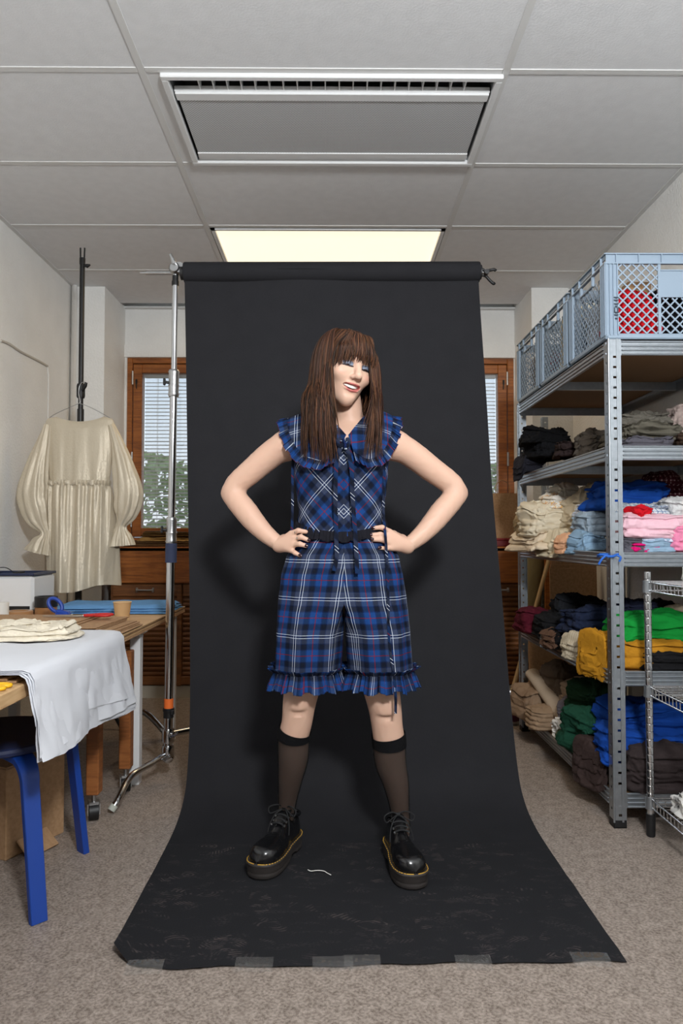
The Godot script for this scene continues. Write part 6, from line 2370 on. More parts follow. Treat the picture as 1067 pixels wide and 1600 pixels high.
	for hi2 in 2:
		var h = hands[hi2]
		for i in 4:
			if hi2 == 0 and i == 0: continue
			var m := bp(h.m[i][0], h.m[i][1], h.m[i][2])
			var e := bp(h.e[i][0], h.e[i][1], h.e[i][2])
			var dir := (e - m).normalized()
			var up := (Vector3(0, 0.25, 1) - dir * dir.dot(Vector3(0, 0.25, 1))).normalized()
			var b := Basis(dir, up, dir.cross(up))
			g = G.new()
			var prof := []
			for k in 7: prof.append(Vector2(sin(PI * k / 6.0) * 0.0054, -cos(PI * k / 6.0) * 0.0016))
			g.lathe(prof, 14, Transform3D(b * Basis.from_scale(Vector3(1.25, 1, 0.9)), e + up * 0.0052 + dir * 0.001), false)
			part("fingernail", g, nail, t)
	for q in [[603, 829, 0.068, 0], [601, 838, 0.072, 1], [461, 831.5, 0.066, 0], [464, 841, 0.072, 1]]:
		g = G.new()
		var lp := []
		for k in 14: lp.append(bp(q[0], q[1], q[2]) + Vector3(0.001 * q[3], cos(TAU * k / 14.0) * 0.0092, sin(TAU * k / 14.0) * 0.0092))
		g.tube(lp, 0.0014, 6, false, 1.0, Vector3.RIGHT, true)
		g.box(bp(q[0], q[1], q[2] + 0.0105), Vector3(0.005, 0.005, 0.003), Basis.IDENTITY, 0.001)
		part("finger_ring", g, m_plain("silver", c8(205, 200, 190), 0.2, 1.0), t)
	hair(t, hx)
	top_garment(t)
	shorts(t)
	socks(t, legs)
	shoes(t)

func leg_paths() -> Array:
	return [[[500, 900, 0.0, 0.078], [478, 1040, 0.008, 0.060], [468, 1096, 0.010, 0.0505], [464, 1128, 0.004, 0.0460], [459, 1150, -0.006, 0.0460], [458, 1185, -0.018, 0.0440], [453, 1220, -0.036, 0.0345], [448, 1262, -0.064, 0.0245], [446, 1292, -0.072, 0.0260]],
		[[566, 900, 0.0, 0.078], [590, 1045, 0.008, 0.060], [601, 1104, 0.010, 0.0505], [605, 1136, 0.006, 0.0470], [608, 1158, 0.000, 0.0475], [610, 1190, -0.008, 0.0460], [619, 1225, -0.012, 0.0370], [625, 1268, -0.024, 0.0270], [626, 1300, -0.028, 0.0280]]]

# ------------------------------------------------------------------ hair: strands over a cap
func hair(t: Node3D, hx: Transform3D) -> void:
	var hm := StandardMaterial3D.new()
	hm.vertex_color_use_as_albedo = true
	hm.roughness = 0.5
	hm.metallic_specular = 0.3
	var r := RandomNumberGenerator.new()
	r.seed = 1234
	var g := G.new()
	var dark := c8(34, 22, 18)
	var mid := c8(68, 43, 30)
	var light := c8(106, 72, 50)
	# scalp cap
	g.tint = dark.srgb_to_linear()
	var rows := []
	for i in 15:
		var v := i / 14.0
		var row := PackedVector3Array()
		for j in 36:
			var a := TAU * j / 36.0          # 0 = front
			var fr := maxf(0.0, cos(a))
			var low := lerpf(2.25, 1.02, smoothstep(0.0, 0.75, fr))
			var ph := v * low
			row.append(hx * (Vector3(0, 0.026, -0.014) + Vector3(sin(a) * sin(ph) * 0.082, cos(ph) * 0.080, cos(a) * sin(ph) * 0.097)))
		rows.append(row)
	g.grid(rows, [], true)
	var hc := hx.origin
	var strand := func(pts: Array, w: float) -> void:
		var c := pow(r.randf(), 1.3)
		g.tint = (dark.lerp(mid, c * 2.0) if c < 0.5 else mid.lerp(light, (c - 0.5) * 1.6)).srgb_to_linear()
		var ln := spline(pts, 5)
		var ph := r.randf() * TAU
		var wob := r.randf_range(0.0, 0.0045)
		for i in ln.size():
			var f0 := float(i) / (ln.size() - 1)
			ln[i] += Vector3(sin(ph + f0 * 9.0), 0, cos(ph + f0 * 7.0) * 0.5) * wob * smoothstep(0.3, 1.0, f0)
		var rad := []
		for i in ln.size():
			var f := float(i) / (ln.size() - 1)
			rad.append(w * (0.55 + 0.45 * sin(minf(1.0, f * 1.4) * PI * 0.5)) * (1.0 - 0.85 * pow(f, 5.0)))
		g.tube(ln, rad, 4, false, 0.6)
	# left curtain, as seen: from the crown round the side of the face down over the collar
	for k in 760:
		var a := deg_to_rad(lerpf(-50.0, 70.0, r.randf()))
		var lift := r.randf_range(0.0, 0.012)
		var cx := cos(a)
		var cz := sin(a)
		var inner := clampf((a - 0.2) / 1.0, 0, 1)
		var end := Vector3(lerpf(-0.118, -0.030, clampf(inner + r.randf_range(-0.25, 0.25), 0, 1)) + r.randf_range(-0.012, 0.012), -lerpf(0.17, 0.322, pow(r.randf(), 0.8)), 0.0)
		end.x = lerpf(end.x, roundf(end.x / 0.014) * 0.014 + 0.004 * sin(end.x * 300.0), 0.85)
		if a < -0.1: end.y = -r.randf_range(0.14, 0.24)
		end.z = lerpf(0.02, 0.098, clampf((a + 0.3) / 1.1, 0, 1)) + r.randf_range(0.0, 0.012)
		var p0 := Vector3(-0.004 + r.randf_range(-0.014, 0.016), 0.0985 + r.randf_range(-0.002, 0.003), cz * 0.045 - 0.005)
		var p1 := Vector3(-0.046 * cx - 0.012, 0.092 + lift * 0.5, cz * 0.078)
		var p2 := Vector3(-(0.078 + lift) * cx - 0.006, 0.045, cz * 0.094 + 0.004)
		var p3 := Vector3(-(0.094 + lift) * cx - 0.004, -0.045, cz * 0.092 + 0.006)
		var p4 := p3.lerp(end, 0.45) + Vector3(-0.010 * cx + r.randf_range(-0.006, 0.006), 0.0, 0.016)
		strand.call([hc + p0, hc + p1, hc + p2, hc + p3, hc + p4, hc + end], r.randf_range(0.0012, 0.0032))
	# right curtain
	for k in 520:
		var a := deg_to_rad(lerpf(-55.0, 44.0, r.randf()))
		var lift := r.randf_range(0.0, 0.010)
		var cx := cos(a)
		var cz := sin(a)
		var end := Vector3(lerpf(0.105, 0.058, r.randf()) + r.randf_range(-0.008, 0.008), -lerpf(0.16, 0.312, pow(r.randf(), 0.8)), 0.0)
		end.x = lerpf(end.x, roundf(end.x / 0.0115) * 0.0115 + 0.004 * sin(end.x * 300.0), 0.75)
		if a < -0.3: end.y = -r.randf_range(0.13, 0.22)
		end.z = lerpf(0.030, 0.094, clampf((a + 0.4) / 1.0, 0, 1)) + r.randf_range(0, 0.012)
		var p0 := Vector3(0.006 + r.randf_range(-0.014, 0.012), 0.0975 + r.randf_range(-0.002, 0.003), cz * 0.045 - 0.004)
		var p1 := Vector3(0.048 * cx + 0.008, 0.091 + lift * 0.5, cz * 0.070)
		var p2 := Vector3((0.085 + lift) * cx + 0.004, 0.038, cz * 0.086)
		var p3 := Vector3((0.098 + lift) * cx + 0.006, -0.055, cz * 0.086 + 0.004)
		var p4 := p3.lerp(end, 0.5) + Vector3(0.004, 0.0, 0.014)
		strand.call([hc + p0, hc + p1, hc + p2, hc + p3, hc + p4, hc + end], r.randf_range(0.0012, 0.0032))
	# hair swept from the crown past the left temple, as seen
	for k in 170:
		var q := r.randf()
		var end := Vector3(lerpf(-0.075, -0.024, q) + r.randf_range(-0.006, 0.006), -lerpf(0.15, 0.31, pow(r.randf(), 0.8)), 0.090 + r.randf_range(0, 0.014))
		var p1 := hx * Vector3(lerpf(-0.060, -0.034, q), 0.098, lerpf(0.020, 0.060, q))
		var p2 := hx * Vector3(lerpf(-0.086, -0.070, q), 0.050, lerpf(0.035, 0.068, q))
		var p3 := hx * Vector3(lerpf(-0.090, -0.076, q), -0.010, lerpf(0.040, 0.070, q))
		strand.call([hx * Vector3(-0.006 + r.randf_range(-0.012, 0.006), 0.106, r.randf_range(-0.03, 0.03)), p1, p2, p3, (p3 + hc + end) * 0.5 + Vector3(-0.002, 0, 0.012), hc + end], r.randf_range(0.0012, 0.0030))
	# back hair
	for k in 220:
		var a := deg_to_rad(lerpf(-160.0, -20.0, r.randf()))
		var cx := cos(a)
		var cz := sin(a)
		var end := Vector3(cx * 0.085 + r.randf_range(-0.01, 0.01), -r.randf_range(0.12, 0.21), -0.075 + r.randf_range(-0.01, 0.01))
		strand.call([hc + Vector3(cx * 0.02, 0.100, -0.012), hc + Vector3(cx * 0.060, 0.086, cz * 0.072), hc + Vector3(cx * 0.086, 0.02, cz * 0.100 - 0.01), hc + Vector3(cx * 0.088, -0.07, cz * 0.088 - 0.012), hc + end], r.randf_range(0.003, 0.005))
	# fringe, in the axes of the head
	for k in 330:
		var u := r.randf_range(-1.12, 0.90)
		if absf(u + 0.34) < 0.10 and r.randf() < 0.6: continue
		var x := u * 0.066
		var zz := 0.098 * sqrt(maxf(0.04, 1.0 - pow(x / 0.088, 2.0)))
		var end_y := r.randf_range(0.004, 0.026) - 0.030 * pow(absf(u), 3.0)
		end_y += 0.0
		strand.call([hx * Vector3(x * 0.25, 0.105, r.randf_range(-0.02, 0.02)), hx * Vector3(x * 0.62, 0.098, 0.062), hx * Vector3(x * 0.92, 0.074 - 0.022 * u * u, zz * 0.97), hx * Vector3(x * 1.02 + 0.004, 0.040, zz + 0.006), hx * Vector3(x * 1.05 + 0.006, end_y, zz + 0.004)], r.randf_range(0.0010, 0.0026))
	var o := part("hair", g, hm, t)
	o.set_meta("label", "long brown hair with a fringe")

# ------------------------------------------------------------------ the tartan top
const SETT := 0.112

func ribbon(pts: Array, w: float, m: Material, called: String, t: Node3D, bias := true) -> void:
	var ln := spline(pts, 6)
	var rows := []
	var uvs := []
	var l := 0.0
	for i in ln.size():
		if i: l += ln[i].distance_to(ln[i - 1])
		var d: Vector3 = (ln[mini(i + 1, ln.size() - 1)] - ln[maxi(i - 1, 0)]).normalized()
		var s := d.cross(Vector3(0, 0, 1)).normalized()
		var row := PackedVector3Array()
		var ur := PackedVector2Array()
		for e in [[-1.0, 0.0], [-1.0, 0.002], [1.0, 0.002], [1.0, 0.0], [-1.0, 0.0]]:
			row.append(ln[i] + s * w * 0.5 * e[0] + Vector3(0, 0, e[1]))
			var u: float = w * 0.5 * e[0]
			ur.append(Vector2((u + l) * 0.707 / SETT, 0.30) if bias else Vector2(u, l) / SETT)
		rows.append(row)
		uvs.append(ur)
	var g := G.new()
	g.grid(rows, uvs)
	part(called, g, m, t)

func ruffle(g: G, pts: Array, outs: Array, downs: Array, width: float, waves: float, amp: float, flare: float, closed: bool, ripple_seed := 0.0) -> void:
	# dense strip along a line: gathers at its seam, free waves at its edge
	var n := pts.size()
	var rows := []
	var uvs := []
	var l := 0.0
	var cum := [0.0]
	for i in range(1, n):
		l += pts[i].distance_to(pts[i - 1])
		cum.append(l)
	for r in 6:
		var f := r / 5.0
		var row := PackedVector3Array()
		var ur := PackedVector2Array()
		for i in n:
			var s: float = cum[i] / l
			var ph := TAU * waves * s + 3.6 * soft_noise.get_noise_2d(s * waves * 0.6, ripple_seed)
			var tang: Vector3 = (pts[(i + 1) % n if closed else mini(i + 1, n - 1)] - pts[(i - 1 + n) % n if closed else maxi(i - 1, 0)]).normalized()
			var wv := sin(ph)
			var a := amp * (0.35 + 0.65 * f)
			var p: Vector3 = pts[i] + downs[i] * width * f * (1.0 + 0.10 * sin(ph * 0.37 + 1.0)) + outs[i] * (flare * f + a * wv) + tang * a * 0.6 * sin(ph * 2.0)
			row.append(p)
			ur.append(Vector2(cum[i] * 1.9 / SETT, 0.22 + f * width / SETT))
		rows.append(row)
		uvs.append(ur)
	g.grid(rows, uvs)

func dense(pts: Array, n: int) -> Array:
	# resample a polyline to n points evenly
	var cum := [0.0]
	for i in range(1, pts.size()): cum.append(cum[-1] + pts[i].distance_to(pts[i - 1]))
	var out := []
	var k := 0
	for i in n:
		var s: float = cum[-1] * i / (n - 1)
		while k < pts.size() - 2 and cum[k + 1] < s: k += 1
		var seg: float = maxf(1e-9, cum[k + 1] - cum[k])
		out.append(pts[k].lerp(pts[k + 1], clampf((s - cum[k]) / seg, 0, 1)))
	return out

const BODICE := [[672, 474, 594, 0.070, -0.004], [684, 464, 601, 0.082, 0.0], [700, 458, 606, 0.094, 0.004], [720, 458, 607, 0.102, 0.009], [745, 460, 605, 0.101, 0.010], [775, 464, 602, 0.090, 0.006], [800, 467, 599, 0.086, 0.002], [820, 465, 600, 0.092, 0.002], [848, 462, 604, 0.104, 0.002]]

func top_garment(t: Node3D) -> void:
	var m: Material = mats.tartan
	var g := G.new()
	var rows := []
	var uvs := []
	var nv := 34
	for i in nv + 1:
		var row := PackedVector3Array()
		var ur := PackedVector2Array()
		var f := float(i) / nv
		var arc := 0.0
		var prev := Vector3.ZERO
		for j in 97:
			var th := TAU * j / 96.0           # 0 = front
			var front := 0.5 + 0.5 * cos(th)
			var py := lerpf(678.0 - 6.0 * (1.0 - front) + 16.0 * pow(front, 30.0), 812.0 + 26.0 * pow(front, 2.0), f)
			var q := lerp_table(BODICE, py)
			var cx: float = (q[1] + q[2]) / 2
			var hw: float = (q[2] - q[1]) / 2
			var base := bp(cx, py, 0)
			var hwm: float = hw * BODY_Z / FOCAL
			var p := base + Vector3(sin(th) * hwm, 0, signf(cos(th)) * pow(absf(cos(th)), 0.85) * q[3] + q[4])
			p += Vector3(sin(th), 0, cos(th)) * 0.004 * cloth_noise.get_noise_3d(p.x * 8.0, p.y * 11.0, p.z * 8.0) * (0.5 + f)
			if j: arc += p.distance_to(prev)
			prev = p
			row.append(p)
			ur.append(Vector2(arc, p.y))
		for j in 97:
			var u: float = minf(ur[j].x, arc - ur[j].x) + 0.012
			ur[j] = Vector2(u + ur[j].y + 0.05, ur[j].y - u + 0.02) * 0.707 / SETT
		rows.append(row)
		uvs.append(ur)
	g.grid(rows, uvs)
	var top := part("tartan_top", g, m, t)
	# placket down the centre front
	g = G.new()
	rows = []
	uvs = []
	for i in 25:
		var f := i / 24.0
		var py := lerpf(690, 838, f)
		var q := lerp_table(BODICE, py)
		var row := PackedVector3Array()
		var ur := PackedVector2Array()
		for j in 9:
			var s := j / 8.0 - 0.5
			var p := bp(537 + s * 25.0, py, q[3] + q[4] + 0.005 - absf(s) * 0.008)
			row.append(p)
			var u := absf(s) * 0.05
			ur.append(Vector2(u + p.y + 0.02, p.y - u + 0.05) * 0.707 / SETT)
		rows.append(row)
		uvs.append(ur)
	g.grid(rows, uvs)
	part("placket", g, m, top)
	# collar, two lobes wrapping over the shoulders
	var lobes := [
		[[[541, 680, 0.092], [528, 665, 0.080], [515, 652, 0.052], [508, 646, 0.010], [519, 643, -0.045], [547, 645, -0.062]],
		[[527, 708, 0.118], [503, 720, 0.122], [478, 713, 0.098], [460, 694, 0.068], [450, 670, 0.036], [451, 653, -0.008], [474, 672, -0.086], [547, 712, -0.108]]],
		[[[544, 680, 0.092], [556, 665, 0.080], [567, 652, 0.052], [575, 645, 0.010], [568, 643, -0.045], [547, 645, -0.062]],
		[[552, 706, 0.118], [574, 717, 0.120], [594, 709, 0.096], [606, 691, 0.068], [613, 667, 0.036], [612, 650, -0.008], [596, 672, -0.086], [547, 712, -0.108]]]]
	for k in 2:
		var ia := []
		var oa := []
		for q in lobes[k][0]: ia.append(bp(q[0], q[1], q[2]))
		for q in lobes[k][1]: oa.append(bp(q[0], q[1], q[2]))
		var il := dense(spline(ia, 8), 61)
		var ol := dense(spline(oa, 8), 61)
		g = G.new()
		rows = []
		uvs = []
		for i in 13:
			var f := i / 12.0
			var row := PackedVector3Array()
			var ur := PackedVector2Array()
			for j in 61:
				var p: Vector3 = il[j].lerp(ol[j], f)
				var bul := sin(f * PI)
				p.y += 0.012 * bul * smoothstep(12, 30, j) * (1.0 - smoothstep(36, 52, j))
				p.z += 0.012 * bul * (1.0 - smoothstep(16, 34, j)) - 0.02 * bul * smoothstep(36, 50, j)
				p += Vector3(0, 0.002, 0.003) * cloth_noise.get_noise_3d(p.x * 12, p.y * 12, 3.0)
				row.append(p)
				ur.append(Vector2(p.x + 0.03, p.y + absf(p.z - 0.1) * 0.6) / SETT)
			rows.append(row)
			uvs.append(ur)
		g.grid(rows, uvs)
		var col := part("collar", g, m, top)
		var ed := dense(ol, 520)
		var outs := []
		var downs := []
		for j in 520:
			var s := j / 519.0 * 60.0
			var a := int(minf(s, 59))
			var dn: Vector3 = (ol[a].lerp(ol[a + 1], s - a) - il[a].lerp(il[a + 1], s - a)).normalized()
			# the frill hangs a little more steeply than the collar lies
			dn = (dn + Vector3(0, -0.35, 0)).normalized()
			var tg: Vector3 = (ol[mini(a + 1, 60)] - ol[maxi(a - 1, 0)]).normalized()
			var no := tg.cross(dn).normalized()
			if no.dot(ol[a] - Vector3(0.0, ol[a].y - 0.05, 0.0)) < 0: no = -no
			outs.append(no)
			downs.append(dn)
		g = G.new()
		ruffle(g, ed, outs, downs, 0.031, 34, 0.0062, 0.004, false, 1.0 + k)
		part("collar_frill", g, m, col)
	# black pleated hem frill
	g = G.new()
	var hp := []
	var ho := []
	var hdn := []
	for j in 420:
		var th := TAU * j / 419.0
		var front := 0.5 + 0.5 * cos(th)
		var py := 805.0 + 26.0 * pow(front, 2.0)
		var q := lerp_table(BODICE, py)
		hp.append(bp((q[1] + q[2]) / 2, py, 0) + Vector3(sin(th) * ((q[2] - q[1]) / 2 * BODY_Z / FOCAL + 0.004), 0, cos(th) * (q[3] + 0.005) + q[4]))
		ho.append(Vector3(sin(th), 0, cos(th)))
		hdn.append(Vector3(0, -1, 0))
	ruffle(g, hp, ho, hdn, 0.030, 46, 0.0035, 0.008, true, 5.0)
	part("hem_frill", g, m_cloth("black_trim", c8(24, 24, 30)), top)
	# neck ties, bow and side cords
	ribbon([bp(534, 694, 0.128), bp(526, 720, 0.136), bp(524, 770, 0.122), bp(525, 830, 0.106), bp(526, 868, 0.128), bp(522, 892, 0.132)], 0.0125, m, "neck_tie", top)
	ribbon([bp(540, 694, 0.128), bp(549, 730, 0.136), bp(551, 780, 0.120), bp(555, 835, 0.108), bp(557, 870, 0.130), bp(558, 896, 0.134)], 0.0125, m, "neck_tie", top)
	for s in [-1.0, 1.0]:
		ribbon([bp(537, 691, 0.130), bp(537 + s * 6, 686, 0.134), bp(537 + s * 9, 691, 0.135), bp(537 + s * 5, 697, 0.134), bp(537, 692, 0.132)], 0.010, m, "bow_loop", top)
	g = G.new()
	g.tube(spline([bp(536, 686, 0.134), bp(539, 694, 0.139), bp(540, 702, 0.137)], 4), 0.0042, 8)
	part("bow_knot", g, m, top)
	ribbon([bp(458, 704, 0.050), bp(457, 740, 0.052), bp(457, 790, 0.050), bp(456, 836, 0.046)], 0.008, m, "side_cord", top)
	ribbon([bp(600, 706, 0.064), bp(600, 760, 0.062), bp(599, 800, 0.058), bp(603, 850, 0.098), bp(606, 920, 0.104), bp(608, 1000, 0.104), bp(617, 1068, 0.112), bp(618, 1115, 0.108)], 0.008, m, "side_cord", top)

# ------------------------------------------------------------------ the tartan shorts
const SHORTS_L := [[838, 469, 537, 0.088, 0.0], [850, 462, 537, 0.100, 0.0], [870, 449, 537, 0.110, 0.0], [900, 440, 537, 0.116, 0.0], [938, 436, 537, 0.117, 0.0], [958, 435, 536, 0.115, 0.45], [990, 433, 534, 0.112, 0.9], [1050, 430, 531, 0.110, 1.0]]
const SHORTS_R := [[838, 604, 537, 0.088, 0.0], [850, 611, 537, 0.100, 0.0], [870, 622, 537, 0.110, 0.0], [900, 629, 537, 0.116, 0.0], [938, 633, 537, 0.117, 0.0], [958, 635, 538, 0.115, 0.45], [990, 638, 540, 0.112, 0.9], [1050, 642, 543, 0.110, 1.0]]

func shorts_point(tab: Array, s: float, a: float, py: float) -> Vector3:
	var q := lerp_table(tab, py)
	var inner := bp(q[2], py, 0).x
	var outer := bp(q[1], py, 0).x
	var y := bp(537, py, 0).y
	var W := absf(outer - inner)
	var c := (inner + outer) / 2
	var d: float = q[3]
	var leg := Vector3(c + s * W / 2 * sin(a), y, d * signf(cos(a)) * pow(absf(cos(a)), 0.8))
	var aa := wrapf(a + PI / 4, 0, TAU)
	var pel: Vector3
	if aa <= PI * 1.5:
		var b := aa / 1.5
		pel = Vector3(inner + s * W * sin(b), y, d * signf(cos(b)) * pow(absf(cos(b)), 0.75))
	else:
		var e := (aa - PI * 1.5) / (PI * 0.5)
		pel = Vector3(inner, y, lerpf(-d, d, e))
	var p := pel.lerp(leg, q[4])
	# gathers from the waist that loosen downwards
	var fade := 1.0 - smoothstep(840, 930, py)
	var fold := 0.0045 * sin(a * 15.0 + s) * fade + 0.005 * sin(a * 7.0 + 1.0 + s * 2.0 + (py - 840) * 0.004) * smoothstep(860, 960, py)
	var out := Vector3(p.x - c, 0, p.z).normalized()
	if q[4] < 0.5 and absf(p.x - inner) < 0.012: out = Vector3(0, 0, signf(p.z))
	return p + out * fold

func shorts(t: Node3D) -> void:
	var m: Material = mats.tartan
	var sh := Node3D.new()
	sh.name = "tartan_shorts"
	t.add_child(sh)
	for k in 2:
		var s := -1.0 if k == 0 else 1.0
		var tab: Array = SHORTS_L if k == 0 else SHORTS_R
		var rows := []
		var uvs := []
		for i in 45:
			var py := lerpf(838, 1050, i / 44.0)
			var row := PackedVector3Array()
			var ur := PackedVector2Array()
			var arc := 0.0
			var seam := 0.0
			for j in 97:
				var a := TAU * j / 96.0 - PI / 4
				var p := shorts_point(tab, s, a, py)
				if j: arc += p.distance_to(row[j - 1])
				if j == 36: seam = arc
				row.append(p)
				ur.append(Vector2(arc, py * 0.00199))
			for j in 97: ur[j] = Vector2(((ur[j].x - seam) * s) / SETT + 0.18 * s, ur[j].y / SETT - 7.55)
			rows.append(row)
			uvs.append(ur)
		var g := G.new()
		g.grid(rows, uvs)
		part("shorts_leg", g, m, sh)
		# frills round the hem
		var hp := []
		var ho := []
		var hd := []
		var up := []
		for j in 460:
			var a := TAU * j / 459.0 - PI / 4
			var p := shorts_point(tab, s, a, 1046)
			var c := (bp(tab[-1][1], 1046).x + bp(tab[-1][2], 1046).x) / 2
			var o := Vector3(p.x - c, 0, p.z).normalized()
			hp.append(p + o * 0.003)
			ho.append(o)
			hd.append((Vector3(0, -1, 0) + o * 0.28).normalized())
			up.append((Vector3(0, 1, 0) + o * 0.8).normalized())
		g = G.new()
		ruffle(g, hp, ho, hd, 0.050, 40, 0.0068, 0.004, true, 8.0 + k)
		part("hem_frill", g, m, sh)
		g = G.new()
		ruffle(g, hp, ho, up, 0.018, 34, 0.007, 0.004, true, 12.0 + k)
		part("hem_frill", g, m, sh)
	# gathered waistband
	var g := G.new()
	var wp := []
	var wo := []
	var wd := []
	for j in 360:
		var th := TAU * j / 359.0
		var c := bp(536.5, 846, 0)
		wp.append(c + Vector3(sin(th) * 0.1335, 0.016, cos(th) * 0.088))
		wo.append(Vector3(sin(th), 0, cos(th)))
		wd.append(Vector3(0, -1, 0))
	ruffle(g, wp, wo, wd, 0.024, 44, 0.0035, 0.003, true, 15.0)
	part("waistband", g, m, sh)

# ------------------------------------------------------------------ sheer socks
func socks(t: Node3D, legs: Array) -> void:
	var sm := StandardMaterial3D.new()
	sm.albedo_color = Color(0.022, 0.020, 0.024, 0.72)
	sm.transparency = BaseMaterial3D.TRANSPARENCY_ALPHA
	sm.roughness = 0.8
	var band := m_cloth("sock_band", c8(16, 16, 18))
	for k in 2:
		var ctrl := []
		var rc := []
		for q in legs[k].slice(2):
			ctrl.append(bp(q[0], q[1], q[2]))
			rc.append(Vector3(q[3], 0, 0))
		var ln := spline(ctrl, 8)
		var rd := spline(rc, 8)
		var top_y := bp(460, 1140 if k == 0 else 1148).y
		var pts := []
		var rad := []
		for i in ln.size():
			if ln[i].y < top_y + 0.004:
				pts.append(ln[i])
				rad.append(rd[i].x + 0.0040)
		var sk := Node3D.new()
		sk.name = "sock"
		t.add_child(sk, true)
		var g := G.new()
		g.tube(pts, rad, 32, false)
		part("sheer_knit", g, sm, sk)
		g = G.new()
		var bpts := []
		var brad := []
		for i in pts.size():
			if pts[i].y > top_y - 0.036:
				bpts.append(pts[i])
				brad.append(rad[i] + 0.0016)
		g.tube(bpts, brad, 32, false)
		part("cuff", g, band, sk)

# ------------------------------------------------------------------ platform derby shoes
func shoe_half(s: float) -> float:
	var tab := [[0.0, 0.006], [0.03, 0.020], [0.08, 0.029], [0.16, 0.034], [0.30, 0.0335], [0.42, 0.034], [0.58, 0.042], [0.72, 0.0480], [0.82, 0.0485], [0.89, 0.0450], [0.94, 0.0375], [0.975, 0.0265], [0.992, 0.0150], [1.0, 0.005]]
	return lerp_table(tab, s)[1]

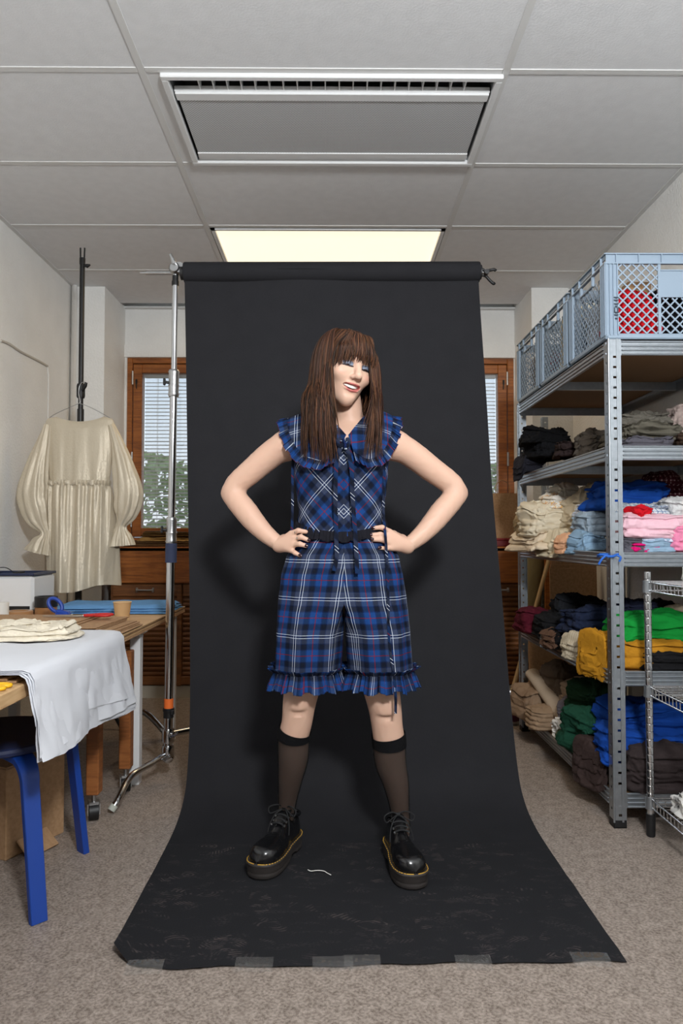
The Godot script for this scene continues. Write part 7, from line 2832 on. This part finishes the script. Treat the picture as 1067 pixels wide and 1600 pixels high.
func shoes(t: Node3D) -> void:
	var leather := m_plain("shoe_leather", c8(14, 14, 16), 0.22)
	leather.clearcoat_enabled = true
	leather.clearcoat = 0.4
	leather.clearcoat_roughness = 0.2
	var solem := m_plain("shoe_sole", c8(48, 43, 41), 0.6)
	var stitch := m_plain("shoe_stitch", c8(206, 158, 50), 0.7)
	var lace := m_plain("shoe_lace", c8(20, 20, 22), 0.8)
	# heel point on the floor, toe point on the floor
	var feet := [[Vector3(-0.128, 0, -2.386), Vector3(-0.231, 0, -2.125)], [Vector3(0.178, 0, -2.335), Vector3(0.226, 0, -2.060)]]
	for k in 2:
		var L: float = feet[k][0].distance_to(feet[k][1])
		var dir: Vector3 = (feet[k][1] - feet[k][0]).normalized()
		var side := Vector3(dir.z, 0, -dir.x)
		var base: Vector3 = feet[k][0] - origin + Vector3(0, 0.0085, 0)
		var sg := -1.0 if k == 0 else 1.0
		var place := func(s: float, x: float, y: float) -> Vector3:
			# gentle banana shape of a last
			var bend := sg * -0.006 * sin(s * PI)
			return base + dir * (s * L) + side * (x + bend) + Vector3(0, y, 0)
		var shoe := Node3D.new()
		shoe.name = "shoe"
		t.add_child(shoe, true)
		var ss := [0.0, 0.01, 0.03, 0.06, 0.1, 0.16, 0.24, 0.33, 0.42, 0.5, 0.58, 0.66, 0.74, 0.81, 0.87, 0.915, 0.95, 0.975, 0.99, 1.0]
		var ring := []
		for s in ss: ring.append(Vector2(s, shoe_half(s)))
		for i in range(ss.size() - 1, -1, -1): ring.append(Vector2(ss[i], -shoe_half(ss[i])))
		var g := G.new()
		var rows := []
		for lv in [[0.0, -0.003], [0.003, 0.0], [0.014, 0.001], [0.0165, -0.002], [0.019, 0.001], [0.034, 0.001], [0.036, 0.003], [0.041, 0.003], [0.043, 0.001]]:
			var row := PackedVector3Array()
			for q in ring:
				var x: float = q.y + signf(q.y) * lv[1]
				var y: float = lv[0]
				# arch cut under the waist of the sole
				if y < 0.012: y += 0.010 * smoothstep(0.26, 0.32, q.x) * (1.0 - smoothstep(0.44, 0.50, q.x))
				var s: float = 0.5 + (q.x - 0.5) * (1.0 + lv[1] / L * 2.0)
				row.append(place.call(s, x, y))
			rows.append(row)
		g.grid(rows, [], true)
		for e in [0, rows.size() - 1]:
			for i in ss.size() - 1:
				var a: Vector3 = rows[e][i]
				var b: Vector3 = rows[e][i + 1]
				var c: Vector3 = rows[e][ring.size() - 2 - i]
				var d: Vector3 = rows[e][ring.size() - 1 - i]
				g.quad(a, b, c, d)
		var sole := part("sole", g, solem, shoe)
		g = G.new()
		for i in 64:
			var f := i / 64.0
			var s := 0.5 - 0.5 * cos(f * PI)
			for sd in [-1.0, 1.0]:
				var s1 := minf(1.0, s + 0.012 + 0.004 * sin(f * PI))
				var a: Vector3 = place.call(s, sd * (shoe_half(s) + 0.0012), 0.0437)
				var b: Vector3 = place.call(s1, sd * (shoe_half(s1) + 0.0012), 0.0437)
				if i % 2 == 0 and a.distance_to(b) > 0.001: g.tube([a, b], 0.0014, 4)
		part("welt_stitching", g, stitch, sole)
		# upper
		g = G.new()
		rows = []
		var hts := [[0.0, 0.050], [0.06, 0.066], [0.16, 0.064], [0.28, 0.068], [0.36, 0.083], [0.42, 0.080], [0.5, 0.068], [0.6, 0.054], [0.7, 0.048], [0.82, 0.045], [0.9, 0.0425], [0.95, 0.0365], [0.985, 0.0240], [1.0, 0.008]]
		for i in 46:
			var s := i / 45.0
			var h: float = lerp_table(hts, s)[1]
			var hw := maxf(0.002, shoe_half(s) - 0.0035)
			var row := PackedVector3Array()
			for j in 33:
				var a := PI * (j / 32.0 - 0.5)
				var x := hw * signf(sin(a)) * pow(absf(sin(a)), 0.75)
				var narrow := 1.0 - 0.40 * pow(absf(cos(a)), 1.6) * (1.0 - smoothstep(0.5, 0.8, s))
				var crease := 0.0022 * sin(s * 110.0) * exp(-pow((s - 0.62) / 0.045, 2.0)) * cos(a)
				row.append(place.call(0.012 + s * 0.972, x * narrow, 0.041 + h * pow(absf(cos(a)), 0.62) + crease))
			rows.append(row)
		g.grid(rows)
		var upper := part("upper", g, leather, shoe)
		# padded top line round the ankle and tongue
		g = G.new()
		var loop := []
		for i in 24:
			var a := TAU * i / 24.0
			loop.append(place.call(0.185 + 0.150 * cos(a), 0.028 * sin(a), 0.109 + 0.012 * cos(a) * (1.0 if cos(a) > 0 else 0.4)))
		g.tube(loop, 0.0050, 8, false, 1.0, Vector3.UP, true)
		part("collar", g, leather, upper)
		g = G.new()
		var tp := []
		for i in 6: tp.append(place.call(lerpf(0.30, 0.52, i / 5.0), 0.0, lerpf(0.140, 0.112, i / 5.0)))
		g.tube(tp, [0.019, 0.021, 0.021, 0.020, 0.018, 0.014], 12, true, 0.22, side)
		part("tongue", g, leather, upper)
		g = G.new()
		var eye := G.new()
		for i in 4:
			var s := 0.37 + 0.052 * i
			var y: float = 0.041 + lerp_table(hts, s)[1] + 0.009
			var pts := []
			for j in 7:
				var x := (j / 6.0 - 0.5) * 0.040
				pts.append(place.call(s + 0.012 * (j / 6.0 - 0.5), x, y - 14.0 * x * x))
			g.tube(pts, 0.0030, 6)
			for sd in [-1.0, 1.0]: eye.tube([place.call(s, sd * 0.0215, y - 0.009), place.call(s, sd * 0.0225, y - 0.0045)], 0.0028, 8)
		# bow loops and loose ends
		var kn: Vector3 = place.call(0.355, 0.0, 0.143)
		g.tube([kn - side * 0.006, kn + side * 0.006], 0.006, 8)
		for sd in [-1.0, 1.0]:
			g.tube(spline([kn, kn + side * sd * 0.022 + Vector3(0, 0.010, 0) + dir * 0.006, kn + side * sd * 0.046 + Vector3(0, 0.002, 0) + dir * 0.016, kn + side * sd * 0.040 + Vector3(0, -0.014, 0) + dir * 0.020, kn + side * sd * 0.016 + Vector3(0, -0.006, 0) + dir * 0.008, kn], 4), 0.0021, 6)
			g.tube(spline([kn, kn + side * sd * 0.020 + Vector3(0, -0.012, 0) + dir * 0.02, kn + side * sd * 0.032 + Vector3(0, -0.038, 0) + dir * 0.035, kn + side * sd * 0.036 + Vector3(0, -0.062, 0) + dir * 0.045], 4), 0.0019, 6)
		part("laces", g, lace, upper)
		part("eyelets", eye, mats.satin_steel, upper)
